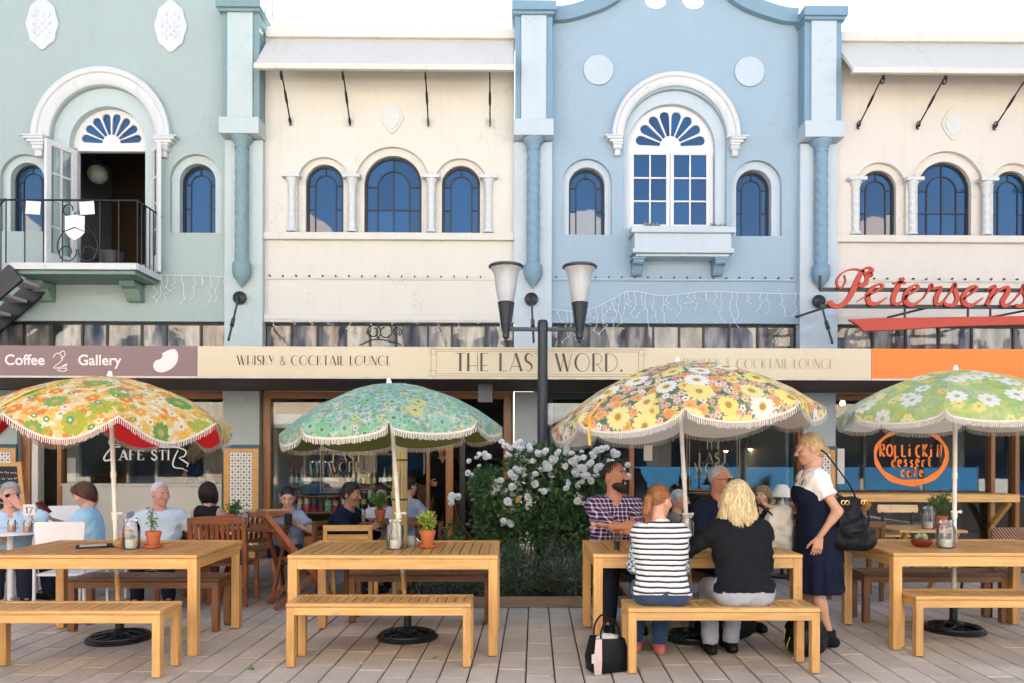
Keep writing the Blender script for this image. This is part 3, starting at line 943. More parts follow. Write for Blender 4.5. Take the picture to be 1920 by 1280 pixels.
_o = [(-20,-15,'far_white',1,'white building across the street, leftmost of that row'), (-15,-10,'far_cream',0,'flat topped cream building across the street, left part of row'),
      (-10,-5,'far_peach',1,'peach building with curved gable across the street'), (-5,0,'far_cream',0,'flat topped cream building behind the camera, left of middle'),
      (0,5,'far_white',1,'white gabled building behind the camera, right of middle'), (5,10,'far_cream',0,'flat topped cream building across the street, right part of row'),
      (10,15,'far_peach',1,'peach gabled building across the street, right end'), (15,20,'far_white',0,'flat white building across the street, rightmost of that row')]
for (a, c, m_, g_, l_) in _o: opposite(a+.01, c-.01, MAT[m_], l_, g_)

MAT['windbreak'] = mat_plain('blue_canvas', (.06,.30,.62), .7, .15, 2, .2, 30)
ORD8 = ['first','second','third','fourth','fifth','sixth','seventh','eighth']
for i in range(7):  # unseen screens, added for the blue band mirrored in the shop glass
    x = 2.6+i*1.9
    o = thing('windbreak', 'blue canvas cafe windbreak across the street, %s from the left' % ORD8[i], 'windbreak', (x, -2.6, 0), 0, 'windbreaks across the street')
    MB().box(-.85,.85,-.01,.01,.12,1.02).build('canvas', MAT['windbreak'], o)
    for sx in (-1, 1): b = MB(); b.tube([(sx*.88,0,0),(sx*.88,0,1.1)], .02, 8); b.build('post', MAT['steel'], o)
# ------------------------------------------------------------------ canopies over the pavement
YC = 8.5
FSS = 8.46/1400
def SX(px): return (px-960.0)*FSS
def SZ(py): return 1.5+(845.0-py)*FSS
ZC1 = SZ(650)
t = NT('soffit_lining'); v = t.coord()
ln = t.math('LESS_THAN', t.math('FRACT', t.math('MULTIPLY', t.sep(v)[0], 1.1)), .012)
t.base(t.mix(ln, t.mix(t.noise(v, 2, 4, .6), (.10,.09,.088), (.15,.135,.13)), (.03,.03,.03))); t.set(rough=.7, spec=.3)
MAT['soffit'] = t.m
def canopy(x0, x1, label):
    c = thing('canopy', label, 'canopy', ((x0+x1)/2, 9.5, ZSOF), group='verandah canopies')
    MB().box(x0, x1, YC+.005, YF-.005, ZSOF+.01, ZSOF+.05).build('soffit', MAT['soffit'], c, world=True)
    b = MB(); b.add([(x0,YC+.03,ZC1-.03),(x1,YC+.03,ZC1-.03),(x1,YF-.01,ZC1+.16),(x0,YF-.01,ZC1+.16)], [(0,1,2,3)])
    b.add([(x0,YC+.03,ZC1-.05),(x1,YC+.03,ZC1-.05),(x1,YF-.01,ZC1+.14),(x0,YF-.01,ZC1+.14)], [(3,2,1,0)])
    b.build('roof_sheet', MAT['roof_iron'], c, world=True)
    MB().box(x0, x1, YC+.0, YC+.03, ZSOF+.051, ZC1-.031).build('fascia_frame', MAT['black_iron'], c, world=True)
    MB().box(x0, x1, YC-.045, YC+.004, ZSOF-.012, ZSOF+.008).build('gutter_edge', mat_plain('rusty_white_edge', (.55,.5,.45), .6, .35, 7, .2, 30), c, world=True)
    return c
canopy(XG0, SX(372)-.005, 'dark canopy under the brown coffee sign')
canopy(SX(372), SX(1637)-.005, 'long canopy under the cream whisky lounge sign')
canopy(SX(1637), 9.4, 'canopy under the orange sign on the right')

# ------------------------------------------------------------------ lettering
def ribbon(mb, pts, w, y, n=0, mi=0):
    """flat stroke in the x-z plane; w is one width or one per point"""
    pts = [(p[0], p[1]) for p in pts]
    if not hasattr(w, '__len__'): w = [w]*len(pts)
    vs_ = []
    for i, p in enumerate(pts):
        a = pts[max(i-1, 0)]; c = pts[min(i+1, len(pts)-1)]
        tx, tz = c[0]-a[0], c[1]-a[1]; L_ = sqrt(tx*tx+tz*tz) or 1
        nx, nz = -tz/L_, tx/L_
        for s_ in (1, -1): vs_.append((p[0]+nx*w[i]/2*s_, y, p[1]+nz*w[i]/2*s_))
    k = len(pts)
    fs = [(2*i, 2*i+1, 2*i+3, 2*i+2) for i in range(k-1)]
    mb.add(vs_, fs, mi)
def ribbon3(mb, pts, w, y, d):
    """the same with thickness d behind y"""
    n0 = len(mb.v); ribbon(mb, pts, w, y); k = len(mb.v)-n0
    back = [(p[0], y+d, p[2]) for p in mb.v[n0:]]
    m = len(pts)
    fs = [(2*i+2, 2*i+3, 2*i+1, 2*i) for i in range(m-1)]
    mb.add(back, fs)
    for i in range(m-1):
        for e in (0, 1):
            q = (n0+2*i+e, n0+2*i+2+e, n0+k+2*i+2+e, n0+k+2*i+e)
            mb.f.append(q if e == 0 else q[::-1]); mb.mi.append(0)
    for i in (0, m-1):
        mb.f.append((n0+2*i, n0+2*i+1, n0+k+2*i+1, n0+k+2*i)); mb.mi.append(0)
K, N = .13, .03          # thick and thin strokes of the deco face
def _arc(cx, cz, rx, rz, a0, a1, n=16): return [(cx+rx*cos(radians(a0+(a1-a0)*i/n)), cz+rz*sin(radians(a0+(a1-a0)*i/n))) for i in range(n+1)]
def _o(cx, cz, rx, rz, a0=0, a1=360, n=28):
    p = _arc(cx, cz, rx, rz, a0, a1, n)
    w = [N + (K-N)*max(0, -cos(radians(a0+(a1-a0)*i/n)))**1.5 for i in range(n+1)]
    return (p, w)
DECO = {
 'T': (.56, [([(.30,0),(.30,1)],K), ([(.0,.985),(.60,.985)],N)]),
 'H': (.62, [([(.06,0),(.06,1)],K), ([(.60,0),(.60,1)],N), ([(.06,.30),(.60,.30)],N)]),
 'E': (.48, [([(.06,0),(.06,1)],K), ([(.06,.985),(.46,.985)],N), ([(.06,.32),(.42,.32)],N), ([(.06,.015),(.46,.015)],N)]),
 'L': (.44, [([(.06,0),(.06,1)],K), ([(.06,.015),(.44,.015)],N)]),
 'A': (.74, [([(.02,0),(.38,1)],N), ([(.36,1),(.70,0)],K), ([(.12,.26),(.60,.26)],N)]),
 'S': (.46, [([(.44,.84)]+_arc(.24,.74,.19,.25,50,230,10)+[(.30,.45)]+_arc(.22,.24,.19,.23,60,-140,10), [N,N,N,.05,.07,.09,.11,.12,K,K,K,K,K,K,.12,.11,.09,.07,.05,N,N,N,N,N][:24])]),
 'W': (1.0, [([(.02,1),(.30,0)],K), ([(.30,0),(.52,1)],N), ([(.44,1),(.70,0)],K), ([(.70,0),(.94,1)],N)]),
 'O': (.86, [_o(.42,.5,.40,.5)]),
 'C': (.78, [_o(.42,.5,.40,.5,45,315)]),
 'G': (.80, [_o(.42,.5,.40,.5,45,330), ([(.50,.38),(.78,.38)],N), ([(.76,.38),(.76,.16)],N)]),
 'R': (.60, [([(.06,0),(.06,1)],K), (_arc(.28,.70,.26,.29,90,-90,12),N), ([(.06,.985),(.28,.985)],N), ([(.06,.41),(.28,.41)],N), ([(.26,.41),(.58,0)],N)]),
 'D': (.72, [([(.06,0),(.06,1)],K), (_arc(.22,.5,.48,.485,90,-90,18),N), ([(.06,.985),(.22,.985)],N), ([(.06,.015),(.22,.015)],N)]),
 'I': (.20, [([(.08,0),(.08,1)],K)]),
 'K': (.56, [([(.06,0),(.06,1)],K), ([(.50,1),(.10,.36)],N), ([(.18,.48),(.56,0)],N)]),
 'N': (.66, [([(.04,0),(.04,1)],N), ([(.05,1),(.58,0)],K), ([(.60,0),(.60,1)],N)]),
 'U': (.64, [([(.06,1),(.06,.28)],K), (_arc(.33,.27,.27,.26,180,360,12),N), ([(.60,.27),(.60,1)],N)]),
 'Y': (.60, [([(.02,1),(.30,.40)],K), ([(.58,1),(.30,.40)],N), ([(.30,.42),(.30,0)],N)]),
 '&': (.66, [([(.62,.40),(.44,.06),(.26,.01),(.08,.10),(.06,.28),(.22,.50),(.38,.68),(.36,.92),(.22,.98),(.12,.84),(.20,.62),(.60,.02)], .06)]),
 '.': (.18, [([(.02,.06),(.14,.06)],.12)]), ' ': (.34, []),
}
def deco_text(mb, s, x0, x1, z0, z1, y, gap=.14, parts=None):
    h = z1-z0
    tot = sum(DECO[c][0]+gap for c in s)-gap
    sx = (x1-x0)/tot
    x = x0
    for c in s:
        adv, st = DECO[c]
        if parts is not None: mb = MB()
        for pts, w in st:
            ww = [k*h for k in w] if hasattr(w, '__len__') else w*h
            pp = [(x+p[0]*sx, z0+p[1]*h) for p in pts]
            if hasattr(w, '__len__') and len(w) != len(pp): ww = [N*2*h]*len(pp)
            ribbon(mb, pp, ww, y)
        if parts is not None and mb.f: mb.build('letter', parts[1], parts[0], world=True)
        x += (adv+gap)*sx
def text_obj(name, s, parent, m, x, z, y, size, bold=0.0, align='LEFT', shear=0.0, sp=1.0):
    c = bpy.data.curves.new(name, 'FONT'); c.body = s; c.size = size; c.offset = bold; c.align_x = align; c.shear = shear; c.space_character = sp
    o = bpy.data.objects.new(name, c); COL.objects.link(o)
    dg = bpy.context.evaluated_depsgraph_get()
    me = bpy.data.meshes.new_from_object(o.evaluated_get(dg))
    bpy.data.objects.remove(o)
    bm = bmesh.new(); bm.from_mesh(me); left = set(bm.verts); o0 = origin_of(parent)
    while left:
        st = [left.pop()]; isl = set(st)
        while st:
            v_ = st.pop()
            for e in v_.link_edges:
                w_ = e.other_vert(v_)
                if w_ in left: left.discard(w_); isl.add(w_); st.append(w_)
        idx = {v_: i for i, v_ in enumerate(isl)}
        b = MB(); b.add([(x+v_.co.x, y, z+v_.co.y) for v_ in isl], [tuple(idx[v_] for v_ in f.verts) for f in bm.faces if f.verts[0] in isl])
        b.build('letter', m, parent, world=True)
    bm.free()

MAT['ink'] = mat_plain('black_gold_lettering', (.03,.024,.016), .3, .5, 9, 0)
MAT['gold_ink'] = mat_plain('worn_gold_lettering', (.30,.21,.10), .35, .3, 9, 0)
MAT['fade_ink'] = mat_plain('faded_lettering', (.36,.28,.17), .4, .2, 9, 0)
MAT['pink_white'] = mat_plain('off_white_vinyl', srgb(226,208,206), .5, .05, 9, 0)
def board_mat(name, c, rust, streak=.5):
    t = NT(name); v = t.coord()
    col = t.mix(t.noise(v, 1.5, 4, .6), shade(c, .94), shade(c, 1.05))
    s1 = t.noise(t.mapping(v, (9, 9, .5)), 2.0, 5, .7)
    col = t.mix(t.math('MULTIPLY', t.math('SUBTRACT', s1, .60, True), 3.0*streak, True), col, rust)
    t.base(col); t.set(rough=.38, spec=.45); t.bump(t.noise(v, 3, 3, .5), .12, .02)
    return t.m
def sign_board(px0, px1, label, m):
    x0, x1 = SX(px0), SX(px1)
    s = thing('sign_board', label, 'sign', ((x0+x1)/2, 8.48, ZSOF+.01), group='fascia signs along the canopies')
    MB().box(x0, x1, 8.46, 8.497, ZSOF+.01, ZC1).build('board', m, s, world=True)
    return s
sg = sign_board(-420, 371, 'brown fascia sign reading Coffee Gallery with a white bean emblem', board_mat('brown_sign_paint', srgb(118,94,98), (.24,.13,.08), .8))
yl = 8.456
text_obj('lettering', 'Coffee', sg, MAT['pink_white'], SX(14), SZ(686), yl, 26*FSS*1.06, .003)
text_obj('lettering', 'Gallery', sg, MAT['pink_white'], SX(150), SZ(686), yl, 26*FSS*1.06, .003)
b = MB()
for pts in ([(104,672),(112,664),(122,672),(118,680),(108,688),(106,692),(118,690),(128,684)], [(112,694),(122,692),(130,694),(124,698),(112,696)], [(116,664),(124,660),(126,668),(118,674)], [(122,690),(130,684),(127,691)]):
    ribbon(b, [(SX(p[0]), SZ(p[1])) for p in spline(pts, 6)], .009, yl)
b.build('steaming_cup_emblem', MAT['pink_white'], sg, world=True)
bean = spline([(306,664),(318,658),(330,656),(336,666),(334,680),(324,692),(308,699),(296,697),(290,688),(294,678),(304,674),(308,668)], 5)
b = MB(); b.plate([(SX(p[0]), SZ(p[1])) for p in bean], (), yl, yl+.003); b.build('bean_emblem', MAT['pink_white'], sg, world=True)
sg = sign_board(372, 1636, 'long cream fascia sign reading The Last Word whisky and cocktail lounge', board_mat('cream_sign_paint', (.55,.485,.355), (.33,.20,.10), .55))
deco_text(None, 'WHISKY & COCKTAIL LOUNGE', SX(446), SX(733), SZ(685), SZ(667), yl, parts=(sg, MAT['ink']))
deco_text(None, 'WHISKY & COCKTAIL LOUNGE', SX(1282), SX(1565), SZ(688), SZ(670), yl, parts=(sg, MAT['fade_ink']))
deco_text(None, 'THE LAST WORD.', SX(853), SX(1168), SZ(695), SZ(661), yl, parts=(sg, MAT['ink']))
b = MB()
def frame_lines(b, x0, x1, z0, z1, y, w):
    for (p, q) in (((x0,z0),(x1,z0)), ((x1,z0),(x1,z1)), ((x1,z1),(x0,z1)), ((x0,z1),(x0,z0))): ribbon(b, [p, q], w, y)
frame_lines(b, SX(808), SX(1207), SZ(704), SZ(654), yl, .006)
frame_lines(b, SX(818), SX(1197), SZ(700), SZ(658), yl+.001, .006)
frame_lines(b, SX(804), SX(816), SZ(664), SZ(652), yl+.002, .004); frame_lines(b, SX(1199), SX(1211), SZ(664), SZ(652), yl+.002, .004)
frame_lines(b, SX(804), SX(816), SZ(706), SZ(694), yl+.002, .004); frame_lines(b, SX(1199), SX(1211), SZ(706), SZ(694), yl+.002, .004)
b.build('deco_border', MAT['gold_ink'], sg, world=True)
sg = sign_board(1637, 2390, 'bright orange fascia sign on the right canopy', board_mat('orange_sign_paint', srgb(248,112,20), (.62,.20,.05), .4))

# red script sign over the right canopy
ys = 9.3; PS = ys/1400
def PXs(X): return (1480+X/3.282-960)*PS
def PZs(Y): return 1.5+(845-(330+Y/3.282))*PS
script = thing('script_sign', 'large red script letters reading Petersens on a black iron frame', 'sign', (PXs(300), ys, ZC1+.1))
MAT['sign_red'] = mat_plain('red_sign_paint', (.42,.045,.022), .5, .18, 6, .1, 40)
LET = {
 'P': [([(520,590,10),(512,600,26),(500,588,30),(518,572,20),(500,554,12),(468,566,14),(436,612,26),(402,690,30),(366,756,28),(318,792,24),(276,790,28),(258,770,30),(252,760,14)],),
       ([(345,600,6),(352,640,8),(330,678,10),(306,672,12),(302,630,12),(336,586,9),(400,564,9),(456,576,14),(486,612,20),(478,652,24),(446,664,26),(430,650,14)],)],
 'e': [([(424,766,4),(470,738,9),(540,704,12),(584,672,16),(566,656,12),(524,676,18),(492,726,28),(504,772,28),(552,776,16),(612,738,5)],)],
 't': [([(716,618,16),(690,650,24),(656,722,28),(650,768,24),(684,776,14),(744,728,5)],), ([(650,652,12),(690,644,14),(728,648,12)],)],
 'e2': [([(716,736,9),(776,704,12),(806,674,16),(790,660,12),(752,682,18),(724,730,28),(736,774,28),(782,780,16),(846,734,5)],)],
 'r': [([(836,742,5),(872,690,12),(888,660,20),(894,682,14),(930,676,16),(946,680,16),(920,732,26),(916,774,22),(944,774,12),(984,738,5)],)],
 's': [([(970,748,5),(1012,694,12),(1034,652,18),(1034,690,22),(1048,742,24),(1026,782,20),(980,782,18),(966,762,14)],)],
 'e3': [([(1078,750,9),(1136,712,12),(1168,680,16),(1152,664,12),(1114,686,18),(1086,734,28),(1098,776,28),(1144,782,16),(1210,738,5)],)],
 'n': [([(1236,686,10),(1282,664,16),(1268,708,24),(1232,784,24)],), ([(1246,752,8),(1310,690,14),(1360,672,18),(1362,704,24),(1330,762,26),(1350,788,18),(1406,750,5)],)],
 's2': [([(1396,756,5),(1446,700,12),(1466,658,18),(1466,696,22),(1480,748,24),(1456,786,20),(1412,786,18)],)],
}
for k_, strokes in LET.items():
    b = MB()
    for (pp,) in strokes:
        sp = spline(pp, 7)
        ribbon3(b, [(PXs(p[0]), PZs(p[1])) for p in sp], [max(3, p[2])*1.12/3.282*PS for p in sp], ys, .035)
    b.build('letter', MAT['sign_red'], script, world=True)
b = MB()
for Y in (686, 790): b.bar((PXs(205), ys+.06, PZs(Y)), (PXs(1700), ys+.06, PZs(Y)), .04, .045)
for X in (735, 1130, 1270): b.bar((PXs(X), ys+.06, PZs(790)), (PXs(X), ys+.06, PZs(862)), .02, .02)
b.bar((PXs(205), ys+.06, PZs(686)), (PXs(205), ys+.06, PZs(600)+.0), .03, .03)
for X in (260, 900, 1600): b.bar((PXs(X), ys+.06, PZs(790)), (PXs(X), YF-.02, PZs(760)), .025, .025)
b.build('frame', MAT['black_iron'], script, world=True)
b = MB(); b.plate([(PXs(p[0]), PZs(p[1])) for p in [(378,872),(560,864),(900,858),(1500,846),(1800,842),(1800,892),(1500,900),(1000,915),(640,940),(470,944),(440,912)]], (), ys+.03, ys+.08)
b.build('underline_swash', MAT['sign_red'], script, world=True, bevel=.004)

# canopy stay rods with round wall plates
def stay(px, py, px2, py2, label, rod_y=8.62):
    o = thing('canopy_stay', label, 'stay rod', (FX(px), YF-.1, FZ(py)), group='canopy stay rods')
    b = MB(); c = (FX(px), YF-.14, FZ(py))
    b.lathe([(.001,-.06),(.05,-.055),(.085,-.02),(.095,.0),(.085,.03),(.04,.05),(.001,.055)], (0,0,0), 18)
    b.xform(Matrix.Translation(c) @ Matrix.Rotation(radians(90), 4, 'X')); b.build('wall_rose', MAT['black_iron'], o, world=True, smooth=True)
    zc = ZC1+.02; yy = 8.75
    e = ((px2-960)/1400*yy, yy, 1.5+(845-py2)/1400*yy)
    b = MB(); c2 = Vector((c[0], YF-.18, c[2])); ev = Vector(e); md = c2.lerp(ev, .55); m2 = c2.lerp(ev, .70)
    b.tube([c2, md, md, m2, m2, ev], [.014,.014,.026,.026,.014,.014], 8); b.build('rod', MAT['black_iron'], o, world=True)
stay(457, 565, 430, 640, 'black stay rod beside the mint pilaster'); stay(995, 565, 1000, 640, 'black stay rod behind the street lamp'); stay(1529, 567, 1562, 640, 'black stay rod beside the red script sign')

# ------------------------------------------------------------------ ground floor shopfronts
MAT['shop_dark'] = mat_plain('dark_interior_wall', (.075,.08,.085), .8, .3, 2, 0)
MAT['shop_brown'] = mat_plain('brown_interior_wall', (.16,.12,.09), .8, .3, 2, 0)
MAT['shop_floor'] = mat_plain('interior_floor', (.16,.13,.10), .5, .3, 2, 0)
MAT['teal_door'] = mat_plain('dark_teal_paint', (.012,.035,.042), .35, .2, 6, .1, 30)
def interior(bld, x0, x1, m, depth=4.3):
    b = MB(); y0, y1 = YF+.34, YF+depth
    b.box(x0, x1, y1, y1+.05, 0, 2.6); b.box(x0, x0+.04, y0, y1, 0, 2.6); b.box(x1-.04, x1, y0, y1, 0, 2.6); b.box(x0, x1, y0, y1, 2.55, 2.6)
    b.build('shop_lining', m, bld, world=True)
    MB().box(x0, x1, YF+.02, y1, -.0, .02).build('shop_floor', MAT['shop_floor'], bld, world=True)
def post(bld, px0, px1, y0=YF-.02, y1=YF+.12, z0=0.02, z1=ZSOF, m='door_wood', name='door_post'):
    return MB().box(FX(px0), FX(px1), y0, y1, z0, z1).build(name, MAT[m], bld, world=True, bevel=.006)
def shop_glass(bld, px0, px1, py0, py1, y=YF+.05):
    return MB().box(FX(px0), FX(px1), y, y+.006, FZ(py1), FZ(py0)).build('shop_window', MAT['glass'], bld, world=True)
def lintel(bld, x0, x1, m):
    MB().box(x0, x1, YF+.0, YF+.34, ZSOF-.0, ZCL0-.003).build('shop_lintel', m, bld, world=True)
# tiled piers
t = NT('patterned_glazed_tile'); v = t.coord(); s_ = t.sep(v)
P_ = .0785
u = t.math('ABSOLUTE', t.math('DIVIDE', s_[0], P_)); w_ = t.math('ABSOLUTE', t.math('DIVIDE', s_[2], P_))
d0 = t.math('ADD', u, w_)
dc = t.math('ADD', t.math('SUBTRACT', .5, u), t.math('SUBTRACT', .5, w_))
dm = t.math('MINIMUM', t.math('ADD', t.math('SUBTRACT', .5, u), w_), t.math('ADD', u, t.math('SUBTRACT', .5, w_)))
c_ = t.mix(t.math('LESS_THAN', d0, .26), (.78,.77,.72), (.02,.035,.22))
c_ = t.mix(t.math('LESS_THAN', dc, .20), c_, (.02,.035,.16))
c_ = t.mix(t.math('LESS_THAN', dm, .15), c_, (.55,.22,.03))
c_ = t.mix(t.math('LESS_THAN', d0, .09), c_, (.75,.7,.6))
t.base(c_); t.set(rough=.15, spec=.5)
MAT['tile'] = t.m
MAT['tile_border'] = mat_plain('ochre_border_tile', (.62,.33,.10), .25, .2, 14, .1, 60)
MAT['grout'] = mat_plain('tile_grout', (.45,.43,.40), .9, .1, 20, .2, 80)
tb = MB(); q = .0375; tb.add([(-q,0,-q),(q,0,-q),(q,0,q),(-q,0,q),(-q+.002,-.004,-q+.002),(q-.002,-.004,-q+.002),(q-.002,-.004,q-.002),(-q+.002,-.004,q-.002)], [(4,5,6,7),(0,1,5,4),(1,2,6,5),(2,3,7,6),(3,0,4,7)])
tile_me = [None]
def pier(bld, pc, wpx, mtop, mframe, tiles=True):
    p = thing_part('tiled_pier', bld); x = FX(pc); w = wpx*S
    MB().box(x-w/2, x+w/2, YF-.10, YF+.30, 0, ZSOF).build('pier', mtop, p, world=True)
    zt = FZ(838); z0 = .03
    b = MB(); b.box(x-w/2-.012, x+w/2+.012, YF-.135, YF-.101, zt-.02, zt+.03)
    for sx in (-1, 1): b.box(*sorted((x+sx*w/2, x+sx*(w/2+.014))), YF-.13, YF-.095, z0, zt-.02)
    b.build('frame', mframe, p, world=True)
    if not tiles: return p
    nx = int((w-.11)/P_); nz = int((zt-z0-.12)/P_)
    wx = nx*P_; wz = nz*P_; zc0 = zt-.075-wz
    MB().box(x-w/2+.003, x+w/2-.003, YF-.108, YF-.1005, z0, zt-.02).build('grout_bed', MAT['grout'], p, world=True)
    b = MB()
    for sx in (-1, 1): b.box(*sorted((x+sx*(wx/2+.002), x+sx*(w/2-.004))), YF-.1135, YF-.1085, z0, zt-.021)
    b.box(x-wx/2, x+wx/2, YF-.1135, YF-.1085, zt-.072, zt-.021); b.box(x-wx/2, x+wx/2, YF-.1135, YF-.1085, z0, zc0-.003)
    b.build('ochre_border', MAT['tile_border'], p, world=True)
    for i in range(nx):
        for j in range(nz):
            if tile_me[0] is None:
                o = tb.build('tile', MAT['tile'], p); tile_me[0] = o.data
            else: o = link('tile', tile_me[0], p)
            o.location = Vector((x-wx/2+P_*(i+.5), YF-.109, zc0+P_*(j+.5))) - origin_of(p)
    return p
MAT['navy_frame'] = mat_plain('navy_frame_paint', srgb(44,84,108), .4, .1, 6, 0)
pier(mint, 459, 66, MAT['pale_mint'], MAT['navy_frame'])
pier(mint, 15, 62, MAT['pale_mint'], MAT['navy_frame'])
pier(blue, 990, 52, MAT['pale_blue'], MAT['navy_frame'])
pier(blue, 1533, 60, MAT['pale_blue'], MAT['navy_frame'])

# cafe at the left
lintel(mint, xg0, xg1, MAT['mint'])
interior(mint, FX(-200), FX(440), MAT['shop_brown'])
MB().box(FX(-250), FX(-18), YF+.0, YF+.3, 0, ZSOF).build('side_shop_wall', MAT['pale_mint'], mint, world=True)
post(mint, 48, 64); post(mint, 66, 78, m='white_joinery'); post(mint, 113, 121); post(mint, 420, 427, m='white_joinery')
post(mint, 44, 430, YF-.015, YF+.10, FZ(748), ZSOF-.002, 'door_wood_x', 'head_rail')
MB().box(FX(121), FX(420), YF+.0, YF+.12, .02, FZ(912)).build('stall_riser', MAT['sill_panel'], mint, world=True)
MB().box(FX(121), FX(420), YF-.03, YF+.14, FZ(912), FZ(907)).build('window_board', MAT['sill_panel'], mint, world=True, bevel=.004)
shop_glass(mint, 121, 420, 748, 907)
# whisky lounge left bay
lintel(cream, FX(497), FX(963), MAT['cream'])
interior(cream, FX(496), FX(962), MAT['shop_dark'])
post(cream, 495, 509); post(cream, 748, 756); post(cream, 800, 806); post(cream, 836, 850); post(cream, 944, 958)
post(cream, 495, 958, YF-.015, YF+.10, FZ(747), ZSOF-.002, 'door_wood_x', 'head_rail')
MB().box(FX(509), FX(748), YF+.0, YF+.10, .02, FZ(1005)).build('stall_riser', MAT['door_wood_x'], cream, world=True)
shop_glass(cream, 509, 748, 747, 1004); shop_glass(cream, 756, 800, 747, 1040, YF+.04)
MB().box(FX(862), FX(872), YF-.0, YF+.5, .02, 2.2).build('open_door', MAT['black_iron'], cream, world=True)
b = MB()
for k in range(9): b.box(FX(874), FX(940), YF+.4+k*.22, YF+.66+k*.22, .16+k*.2, .20+k*.2)
b.build('inner_stairs', mat_plain('brown_stair_timber', (.075,.04,.025), .5, .2, 5, 0), cream, world=True)
# whisky lounge right bay
lintel(blue, FX(1024), FX(1505), MAT['blue'])
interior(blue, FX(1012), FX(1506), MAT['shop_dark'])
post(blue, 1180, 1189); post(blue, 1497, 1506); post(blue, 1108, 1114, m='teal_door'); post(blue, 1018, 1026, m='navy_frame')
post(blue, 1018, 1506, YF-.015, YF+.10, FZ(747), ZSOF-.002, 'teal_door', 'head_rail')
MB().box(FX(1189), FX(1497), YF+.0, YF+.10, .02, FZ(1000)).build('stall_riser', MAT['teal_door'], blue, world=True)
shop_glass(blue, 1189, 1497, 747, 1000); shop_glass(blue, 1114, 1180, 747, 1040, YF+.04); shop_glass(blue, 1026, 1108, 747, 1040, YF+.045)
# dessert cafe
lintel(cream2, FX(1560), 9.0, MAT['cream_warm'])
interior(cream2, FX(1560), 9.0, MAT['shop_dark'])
post(cream2, 1862, 1870); post(cream2, 1908, 1916); post(cream2, 1563, 1568, m='door_wood')
post(cream2, 1560, 2150, YF-.015, YF+.10, FZ(747), ZSOF-.002, 'door_wood_x', 'head_rail')
shop_glass(cream2, 1568, 1862, 747, 1040); shop_glass(cream2, 1870, 1908, 747, 1040, YF+.06); shop_glass(cream2, 1916, 2150, 747, 1040, YF+.05)

# cafe lettering on the left window
def gl_text(bld, m): 
    return thing('window_lettering', *m)
wl_ = thing('window_lettering', 'white swash lettering reading Cafe Stir on the left window', 'lettering', (FX(275), YF+.04, FZ(880)))
b = MB(); yg = YF+.044
def serif(b, c, x, w, h, z, y):
    T_, n_ = w*.24, w*.07
    def L(p, ww): ribbon(b, [(x+q_[0]*w, z+q_[1]*h) for q_ in p], ww, y)
    def foot(cx, cz): L([(cx-.2, cz), (cx+.2, cz)], n_)
    if c == 'A': L([(.05,0),(.5,1)], n_*1.2); L([(.48,1),(.9,0)], T_); L([(.2,.3),(.75,.3)], n_); foot(.05,.02); foot(.92,.02)
    if c == 'F': L([(.25,0),(.25,1)], T_); L([(.1,.97),(.9,.97)], n_); L([(.25,.52),(.7,.52)], n_); L([(.9,.97),(.9,.78)], n_); foot(.25,.02)
    if c == 'E': L([(.25,0),(.25,1)], T_); L([(.1,.97),(.85,.97)], n_); L([(.25,.52),(.7,.52)], n_); L([(.1,.02),(.9,.02)], n_); L([(.85,.97),(.85,.78)], n_); L([(.9,.02),(.9,.24)], n_)
    if c == 'S': L(spline([(.85,.78),(.55,.98),(.2,.82),(.35,.58),(.7,.42),(.82,.2),(.5,.0),(.12,.2)], 5), T_*.8)
    if c == 'T': L([(.5,0),(.5,1)], T_); L([(.0,.97),(1,.97)], n_); L([(.02,.97),(.02,.76)], n_); L([(.98,.97),(.98,.76)], n_); foot(.5,.02)
    if c == 'I': L([(.5,0),(.5,1)], T_*1.1); foot(.5,.02); foot(.5,.98)
zc = FZ(863)
for c, px0, px1 in (('A',224,241),('F',241,256),('E',256,272),('S',282,297),('T',298,312),('I',310,322)):
    serif(b, c, FX(px0), (px1-px0)*S*.96, 19*S, zc, yg)
def sw(pts, ws):
    sp = spline([(FX(p[0]), FZ(p[1]), w) for p, w in zip(pts, ws)], 8); ribbon(b, [(p[0], p[1]) for p in sp], [p[2]*S for p in sp], yg)
sw([(232,832),(238,826),(228,823),(210,824),(204,830),(212,838),(226,838),(216,834),(204,846),(196,858),(198,864),(206,863),(216,856)], [1.2,2,2.4,2,1.6,2.2,2,1,2.6,3.2,3.2,2.4,1.2])
sw([(298,840),(316,838),(336,840),(348,846),(346,855),(336,859),(344,864),(352,870),(350,876)], [.8,1.8,2.2,3,2.6,1.6,2.6,2.4,1])
sw([(334,844),(328,856),(324,870),(328,877),(342,879),(352,884)], [2,2.6,3,2.2,1.6,.8])
b.build('swash_letters', MAT['white_joinery'], wl_, world=True)
# gold lettering on the lounge windows
def lounge(pxc, label):
    o = thing('window_lettering', label, 'lettering', (FX(pxc), YF+.04, FZ(900)), group='gold window lettering')
    b = MB(); y = YF+.046
    deco_text(b, 'THE', FX(pxc-16), FX(pxc+16), FZ(840), FZ(825), y)
    deco_text(b, 'LAST', FX(pxc-27), FX(pxc+27), FZ(866), FZ(847), y)
    deco_text(b, 'WORD.', FX(pxc-35), FX(pxc+35), FZ(885), FZ(866), y)
    deco_text(b, 'WHISKY & COCKTAIL', FX(pxc-34), FX(pxc+40), FZ(896), FZ(889), y)
    for k in (0, 5):
        frame_lines(b, FX(pxc-50+k), FX(pxc+50-k), FZ(922-k), FZ(810+k), y+.001, .008)
    b.build('gold_letters', MAT['fade_ink'], o, world=True)
lounge(650, 'gold lettering reading The Last Word behind the green parasol'); lounge(1340, 'gold lettering reading The Last Word behind the seated group')
